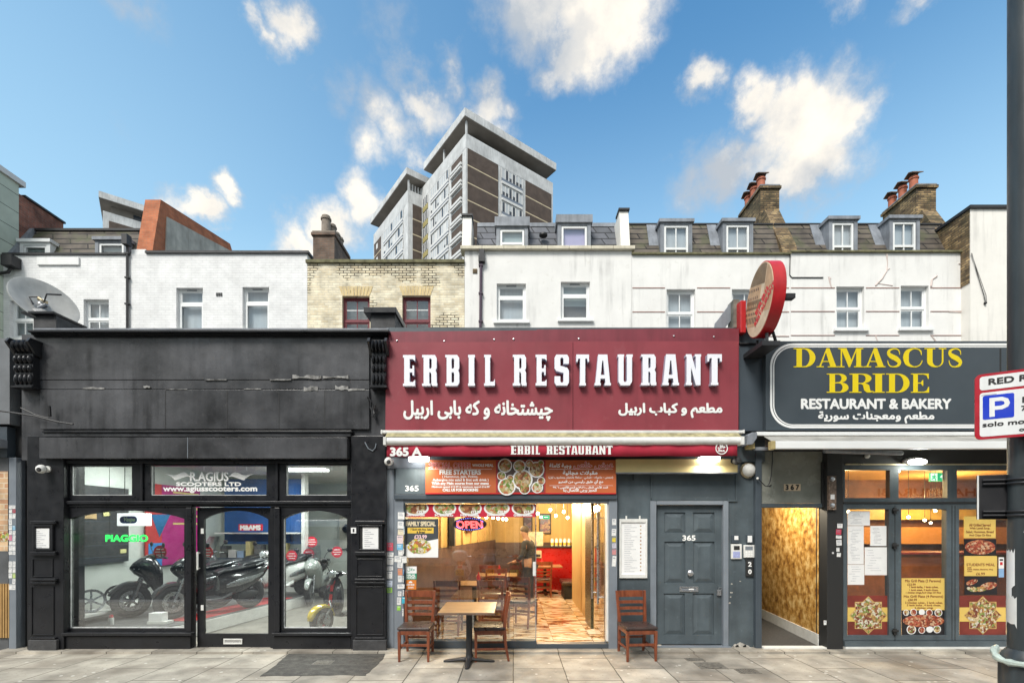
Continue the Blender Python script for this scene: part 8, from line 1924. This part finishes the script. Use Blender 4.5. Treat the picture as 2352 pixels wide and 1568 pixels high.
    for (x, y, l) in ((-.7, 8.5, 'wooden topped table just inside the glass front'), (-.35, 10.0, 'wooden topped table halfway along the side wall'), (.80, 12.25, 'wooden topped table seen through the open door in front of the counter')):
        place(copy_tree(TB), (x, y, .05), R(90), l, 'tables in the dining room')
    for k, (x, y, l) in enumerate(((-.62, 8.42, 'red sauce bottle on the table just inside the glass front'), (-.3, 9.95, 'red sauce bottle on the table halfway along the side wall'), (.72, 12.2, 'red sauce bottle on the table before the red counter'))):
        b = MB(); b.lathe([(0, 0), (.032, 0), (.032, .12), (.012, .17), (.01, .2), (0, .2)], (x, y, .77), M_red, n=12); b.build('sauce_bottle', label=l, cat='bottle', smooth=True)
    t = thing('banquette', 'low brown padded bench by the timber screen', 'bench', (1.6, 12, .05)); b = MB(); b.box(1.15, 1.9, 11.3, 12.1, .36, .46, M_leather); b.build('seat', t, bevel=.03); b = MB(); b.box(1.2, 1.9, 11.35, 12.05, .05, .359, M_ink); b.build('base', t)
    # on the window: strip of dish pictures, posters, lit sign
    Yg = FY + .028
    t = thing('window_banner', 'red banner of dish pictures with prices along the top of the glass', 'banner', (X(1080, Yg), Yg, Z(1190, Yg)))
    b = MB(); b.qb(929, 1157, 1230, 1187, Yg - .001, .001, mat('crimson_print', (.55, .02, .05), .45, var=.06)); b.build('sheet', t)
    fd = MATS['fd']; b = MB()
    for i, (qx, rx) in enumerate(((955, 30), (1021, 27), (1080, 27), (1141, 30), (1202, 27))):
        x_, z_, k = X(qx, Yg), Z(1167, Yg), rx / 160; zt = Z(1157, Yg)
        b.prism([(x_ + k * math.cos(R(a)), min(zt, z_ + .105 * math.sin(R(a)))) for a in range(0, 360, 15)], Yg - .003, Yg - .0012, M_paper); b.prism([(x_ + k * .86 * math.cos(R(a)), min(zt - .001, z_ + .01 + .09 * math.sin(R(a)))) for a in range(0, 360, 15)], Yg - .0042, Yg - .0031, fd[i % 2])
    b.build('dish_photograph', t)
    b = MB()
    for qx, s, d in ((955, '£25.99', 'Lamb Shank Quzi'), (1021, '£12.99', 'Kebab'), (1080, '£13.99', 'Mix Kebab'), (1141, '£20.99', 'Special Platter'), (1202, '£15.99', 'Grilled Chicken')):
        qlay(b, s, qx + 2, 1172, qx + 24, 1178, Yg - .0045, M_vinyl, .003); qlay(b, d, qx - 22, 1180, qx + 20, 1185, Yg - .0045, M_vinyl, .002)
    b.build('lettering', t)
    t = thing('menu_poster', 'dark FAMILY SPECIAL poster with a platter on white in the glass front', 'poster', (X(967, Yg), Yg, Z(1280, Yg)))
    b = MB(); b.qb(929, 1191, 1007, 1280, Yg - .001, .001, mat('slate_poster', (.05, .06, .068), .5)); b.prism([(X(929, Yg), Z(1279.5, Yg)), (X(1006.5, Yg), Z(1279.5, Yg)), (X(1006.5, Yg), Z(1237, Yg)), (X(929, Yg), Z(1251, Yg))], Yg - .002, Yg - .0012, M_paper); b.qb(936, 1211, 996, 1224, Yg - .002, .0008, mat('yellow_band', (.74, .50, .07), .5)); b.build('sheet', t)
    b = MB(); x_, z_ = X(964, Yg), Z(1254, Yg); rr = random.Random(3); b.prism([(x_ + (.165 + rr.uniform(-.02, .02)) * math.cos(R(a)), z_ + (.112 + rr.uniform(-.012, .012)) * math.sin(R(a))) for a in range(0, 360, 14)], Yg - .004, Yg - .0022, food('platter_print', [(.5, .14, .06), (.62, .55, .38), (.25, .32, .06), (.65, .5, .06), (.36, .16, .08), (.7, .66, .56)], 32)); b.build('dish_photograph', t)
    b = MB(); crm = mat('cream_print', (.72, .62, .42), .5); qlay(b, 'FAMILY SPECIAL', 933, 1197, 1000, 1207, Yg - .0022, crm, .004); qlay(b, '7 Skwh with Rice, Salad', 943, 1213, 991, 1218, Yg - .0024, M_ink, .0015); qlay(b, '& Bread', 957, 1219, 976, 1223.5, Yg - .0024, M_ink, .0015); qlay(b, '£33.99', 952, 1228, 980, 1236, Yg - .0024, mat('pink_print', (.72, .5, .52), .5), .003); b.build('lettering', t)
    b = MB(); b.qb(931, 1300, 957, 1316, Yg - .001, .001, M_paper); b.qb(931, 1316.2, 957, 1330, Yg - .001, .001, mat('halal_green', (.02, .28, .17), .5)); qlay(b, 'HALAL', 934, 1317.5, 954, 1322.5, Yg - .0015, M_vinyl, .002); qlay(b, 'FOOD', 934, 1323.5, 954, 1328.5, Yg - .0015, M_vinyl, .002); qlay(b, arabic('حلال'), 936, 1303, 953, 1312, Yg - .0015, MATS['halal_green'], .001); b.build('window_sticker', label='white and green HALAL FOOD sticker low in the glass front', cat='sticker')
    b = MB(); b.qb(930, 1331, 956, 1353, Yg - .001, .001, mat('orange_sticker', (.70, .22, .03), .5)); qlay(b, 'FOOD ORDER', 934, 1340, 952, 1344, Yg - .0015, M_vinyl, .001); qlay(b, 'just', 937, 1346, 950, 1351, Yg - .0015, M_vinyl, .001); b.prism([(X(939, Yg), Z(1338, Yg)), (X(947, Yg), Z(1338, Yg)), (X(947, Yg), Z(1335.5, Yg)), (X(943, Yg), Z(1333, Yg)), (X(939, Yg), Z(1335.5, Yg))], Yg - .0018, Yg - .0012, M_vinyl); b.build('window_sticker', label='orange delivery sticker under the HALAL FOOD one', cat='sticker')
    Yo = FY + .10; t = thing('open_sign', 'oval lit sign OPEN in red with blue dots behind the glass', 'neon sign', (X(1079, Yo), Yo, Z(1219, Yo)))
    x_, z_ = X(1079, Yo), Z(1203, Yo); b = MB(); b.prism([(x_ + .245 * math.cos(R(a)), z_ + .10 * math.sin(R(a))) for a in range(0, 360, 9)], Yo, Yo + .03, mat('black_sign_board', (.03, .01, .02), .5)); b.build('board', t)
    ne = emis('red_neon', (1, .10, .10), 2.6); bl = emis('blue_dots', (.22, .22, 1), 3.0)
    b = MB(); qlay(b, 'OPEN', 1050, 1196, 1109, 1212, Yo - .002, ne, .006, slant=-.12); b.build('lettering', t)
    b = MB()
    for a in list(range(25, 156, 9)) + list(range(205, 336, 9)): b.ball((x_ + .215 * math.cos(R(a)), Yo - .003, z_ + .084 * math.sin(R(a))), .0062, bl, 6)
    o = b.build('dot_lights', t); o['kind'] = 'stuff'
    b = MB(); b.qb(1238, 1183, 1262, 1191, 8.2, .02, MATS['exit_green']); b.qb(1239, 1184, 1247, 1190, 8.198, .0018, MATS['exit_white']); b.qb(1250, 1186, 1259, 1188, 8.198, .0018, MATS['exit_white']); b.build('exit_sign', label='small green exit sign hanging inside above the open glass door', cat='exit sign')
dining()
# ------------------------------------------------------------------ the other side of the street (seen mirrored in the glass)
def opposite():
    t = thing('opposite_terrace', 'brick terrace across the road mirrored in the shop windows', 'building', (0, -13, 0))
    bk = brick('opposite_brick', (.46, .36, .26), (.38, .28, .19), (.40, .36, .30), var=.25)
    hs = [(-18 + k * 2.4, -16.9 + k * 2.4, z0, z0 + 1.7) for k in range(15) for z0 in (4.9, 8.0)]
    b = MB(); Yo = -13.0
    m = MB(); wall(m, -32, 34, 0, 10.6, 0, .3, hs, bk); b.merge(m, Matrix.Translation((0, Yo, 0)) @ Matrix.Scale(-1, 4, (0, 1, 0))); b.build('wall', t)
    b = MB()
    for h in hs: b.box(h[0], h[1], Yo - .2, Yo - .15, h[2], h[3], M_twin); b.box(h[0], h[1], Yo - .14, Yo - .10, (h[2] + h[3]) / 2 - .04, (h[2] + h[3]) / 2 + .04, M_upvc); b.box((h[0] + h[1]) / 2 - .03, (h[0] + h[1]) / 2 + .03, Yo - .14, Yo - .1, h[2], h[3], M_upvc)
    o = b.build('window', t); o['kind'] = 'stuff'
    b = MB()
    for k, c in enumerate(((.35, .30, .25), (.06, .07, .12), (.30, .05, .05), (.5, .48, .44), (.05, .12, .10), (.4, .3, .1))):
        x = -18 + k * 6; b.box(x, x + 5.8, Yo + .01, Yo + .3, 3.1, 4.1, mat('opp_fascia_%d' % k, c, .5)); b.box(x + .3, x + 5.5, Yo + .02, Yo + .06, .5, 2.9, mat('opp_glass', (.10, .10, .10), .1, var=.6, vs=1)); b.box(x, x + .3, Yo + .01, Yo + .2, 0, 3.09, M_stone)
    b.box(18.4, 27.4, Yo + .01, Yo + .3, 3.1, 4.2, mat('opp_cream_fascia', (.5, .42, .34), .5)); pl = lambda u, w, h: (-u, Yo + .305 + h, w)
    b.build('shopfront', t)
    b = MB(); lay(b, 'HAMMURABI', -25.6, -20.2, 3.45, 3.85, 0, M_dred, .02, place=pl); b.build('lettering', t)
    MB().box(-60, 60, -17, -9.0, -.6, 0, M_pave).build('opposite_pavement', kind='structure')
    wht = paint('van_white', (.55, .56, .57)); t = thing('parked_van', 'grey van parked across the road, mirrored in the scooter shop glass', 'van', (-7.0, -7.4, -.13))
    b = MB(); b.loft([(-2.4, .85, .45, 1.9), (-2.3, .95, .35, 2.2), (.9, .95, .35, 2.25), (1.4, .92, .35, 2.0), (1.9, .9, .35, 1.25), (2.5, .85, .4, 1.05), (2.6, .7, .45, .9)], wht, 20, 6); b.xform(Matrix.Translation((-7.0, -7.4, -.13))); b.build('body', t, smooth=True)
    b = MB(); b.box(-5.85, -5.3, -6.48, -6.44, 1.15, 1.75, M_twin); b.box(-9.0, -6.2, -6.44, -6.43, 1.2, 1.75, M_twin); b.build('window', t)
    for x in (-8.6, -5.2):
        for y in (-6.55, -8.2): b = MB(); b.lathe([(0, -.1), (.32, -.1), (.34, 0), (.32, .1), (0, .1)], (x, y, .2), M_tyre, 'y', 20); b.build('wheel', t, smooth=True)
    g = 'scooters parked in the road, mirrored in the restaurant glass'
    silver = MATS['silver_green_bodywork']; black = MATS['gloss_black_bodywork']; white = MATS['pearl_white_bodywork']; red = MATS['red_bodywork']
    scooter('parked_scooter', 'white scooter with a pale grey top box mirrored in the restaurant glass', (-1.55, -.9, -.13), R(-90), 'small', white, white, topbox=mat('grey_topbox', (.42, .42, .40), .4), plate=('LX16', 'OBU'), group=g)
    scooter('parked_scooter', 'silver scooter mirrored beside the top box scooter', (-.75, -1.0, -.13), R(-94), 'big', silver, silver, plate=('GK14', 'RTV'), group=g)
    scooter('parked_scooter', 'red scooter mirrored in the middle of the restaurant glass', (.05, -.9, -.13), R(-88), 'small', red, red, plate=('LB12', 'YHN'), group=g)
    scooter('parked_scooter', 'black scooter with yellow plate mirrored by the open glass door', (.85, -1.0, -.13), R(-90), 'big', black, black, plate=('LD65', 'FKE'), group=g)
opposite()
# ------------------------------------------------------------------ a customer standing inside
def customer():
    px, py, pz = .33, 10.15, .05
    t = thing('person', 'person in a dark jacket standing inside the glass by the red counter, head bowed', 'person', (px, py, pz), R(160))
    skin = mat('skin', (.45, .27, .19), .5, var=.08); jk = mat('dark_jacket', (.035, .038, .045), .8, var=.3, vs=14); tr = mat('dark_trousers', (.03, .032, .04), .85, var=.2); hr = mat('grey_brown_hair', (.10, .08, .06), .7, var=.4, vs=60)
    def grow(name, V, E, m, root=0):
        me = bpy.data.meshes.new(name); me.from_pydata([v[:3] for v in V], E, []); me.materials.append(m)
        o = bpy.data.objects.new(name, me); C.objects.link(o); o.parent = t
        sk = o.modifiers.new('skin', 'SKIN'); sk.use_smooth_shade = True
        for i, d in enumerate(me.skin_vertices[0].data): d.radius = (V[i][3], V[i][4] if len(V[i]) > 4 else V[i][3]); d.use_root = i == root
        su = o.modifiers.new('sub', 'SUBSURF'); su.levels = su.render_levels = 2
        return o
    # +x is the way the person faces
    V = [(0, 0, .92, .12, .09), (.0, 0, 1.12, .13, .10), (.02, 0, 1.32, .15, .10), (.05, 0, 1.42, .07), (.09, 0, 1.50, .055), (.12, 0, 1.58, .085, .08), (.13, 0, 1.67, .075, .07)]; E = [(i, i + 1) for i in range(6)]
    for sy in (-1, 1):
        b = len(V); V += [(.03, sy * .18, 1.38, .055), (.06, sy * .23, 1.12, .042), (.24, sy * .20, .98, .033), (.31, sy * .19, .97, .035, .018)]; E += [(2, b), (b, b + 1), (b + 1, b + 2), (b + 2, b + 3)]
        for k, dy in enumerate((-.028, -.010, .010, .027)):
            c = len(V); L = (.06, .075, .08, .068)[k]; V += [(.345, sy * .19 + dy, .965, .009), (.345 + L * .6, sy * .19 + dy, .955, .009), (.345 + L, sy * .19 + dy, .93, .008)]; E += [(b + 3, c), (c, c + 1), (c + 1, c + 2)]
        c = len(V); V += [(.30, sy * .15, .96, .01), (.335, sy * .135, .945, .009)]; E += [(b + 3, c), (c, c + 1)]
        b = len(V); V += [(.0, sy * .09, .86, .085), (.01, sy * .10, .48, .058), (-.03, sy * .10, .09, .04), (.06, sy * .11, .04, .042, .03), (.15, sy * .115, .03, .035, .022)]; E += [(0, b), (b, b + 1), (b + 1, b + 2), (b + 2, b + 3), (b + 3, b + 4)]
    grow('body', V, E, skin)
    V = [(0, 0, .80, .175, .14), (0, 0, 1.12, .16, .125), (.02, 0, 1.32, .175, .12), (.04, 0, 1.43, .09)]; E = [(0, 1), (1, 2), (2, 3)]
    for sy in (-1, 1):
        b = len(V); V += [(.03, sy * .19, 1.37, .075), (.06, sy * .24, 1.12, .06), (.22, sy * .205, .99, .048)]; E += [(2, b), (b, b + 1), (b + 1, b + 2)]
    grow('jacket', V, E, jk)
    V = [(0, 0, .94, .155, .125)]; E = []
    for sy in (-1, 1):
        b = len(V); V += [(.0, sy * .09, .82, .10), (.01, sy * .10, .48, .075), (-.02, sy * .10, .10, .06)]; E += [(0, b), (b, b + 1), (b + 1, b + 2)]
    grow('trousers', V, E, tr)
    b = MB(); b.ball((.105, 0, 1.655), 1, hr, 14, (.098, .085, .085)); b.build('hair', t, local=True, smooth=True)
    b = MB(); b.loft([(.20, .012, 1.575, 1.60), (.215, .016, 1.57, 1.585), (.19, .01, 1.565, 1.57)], skin, 8); b.build('nose', t, local=True, smooth=True)
customer()
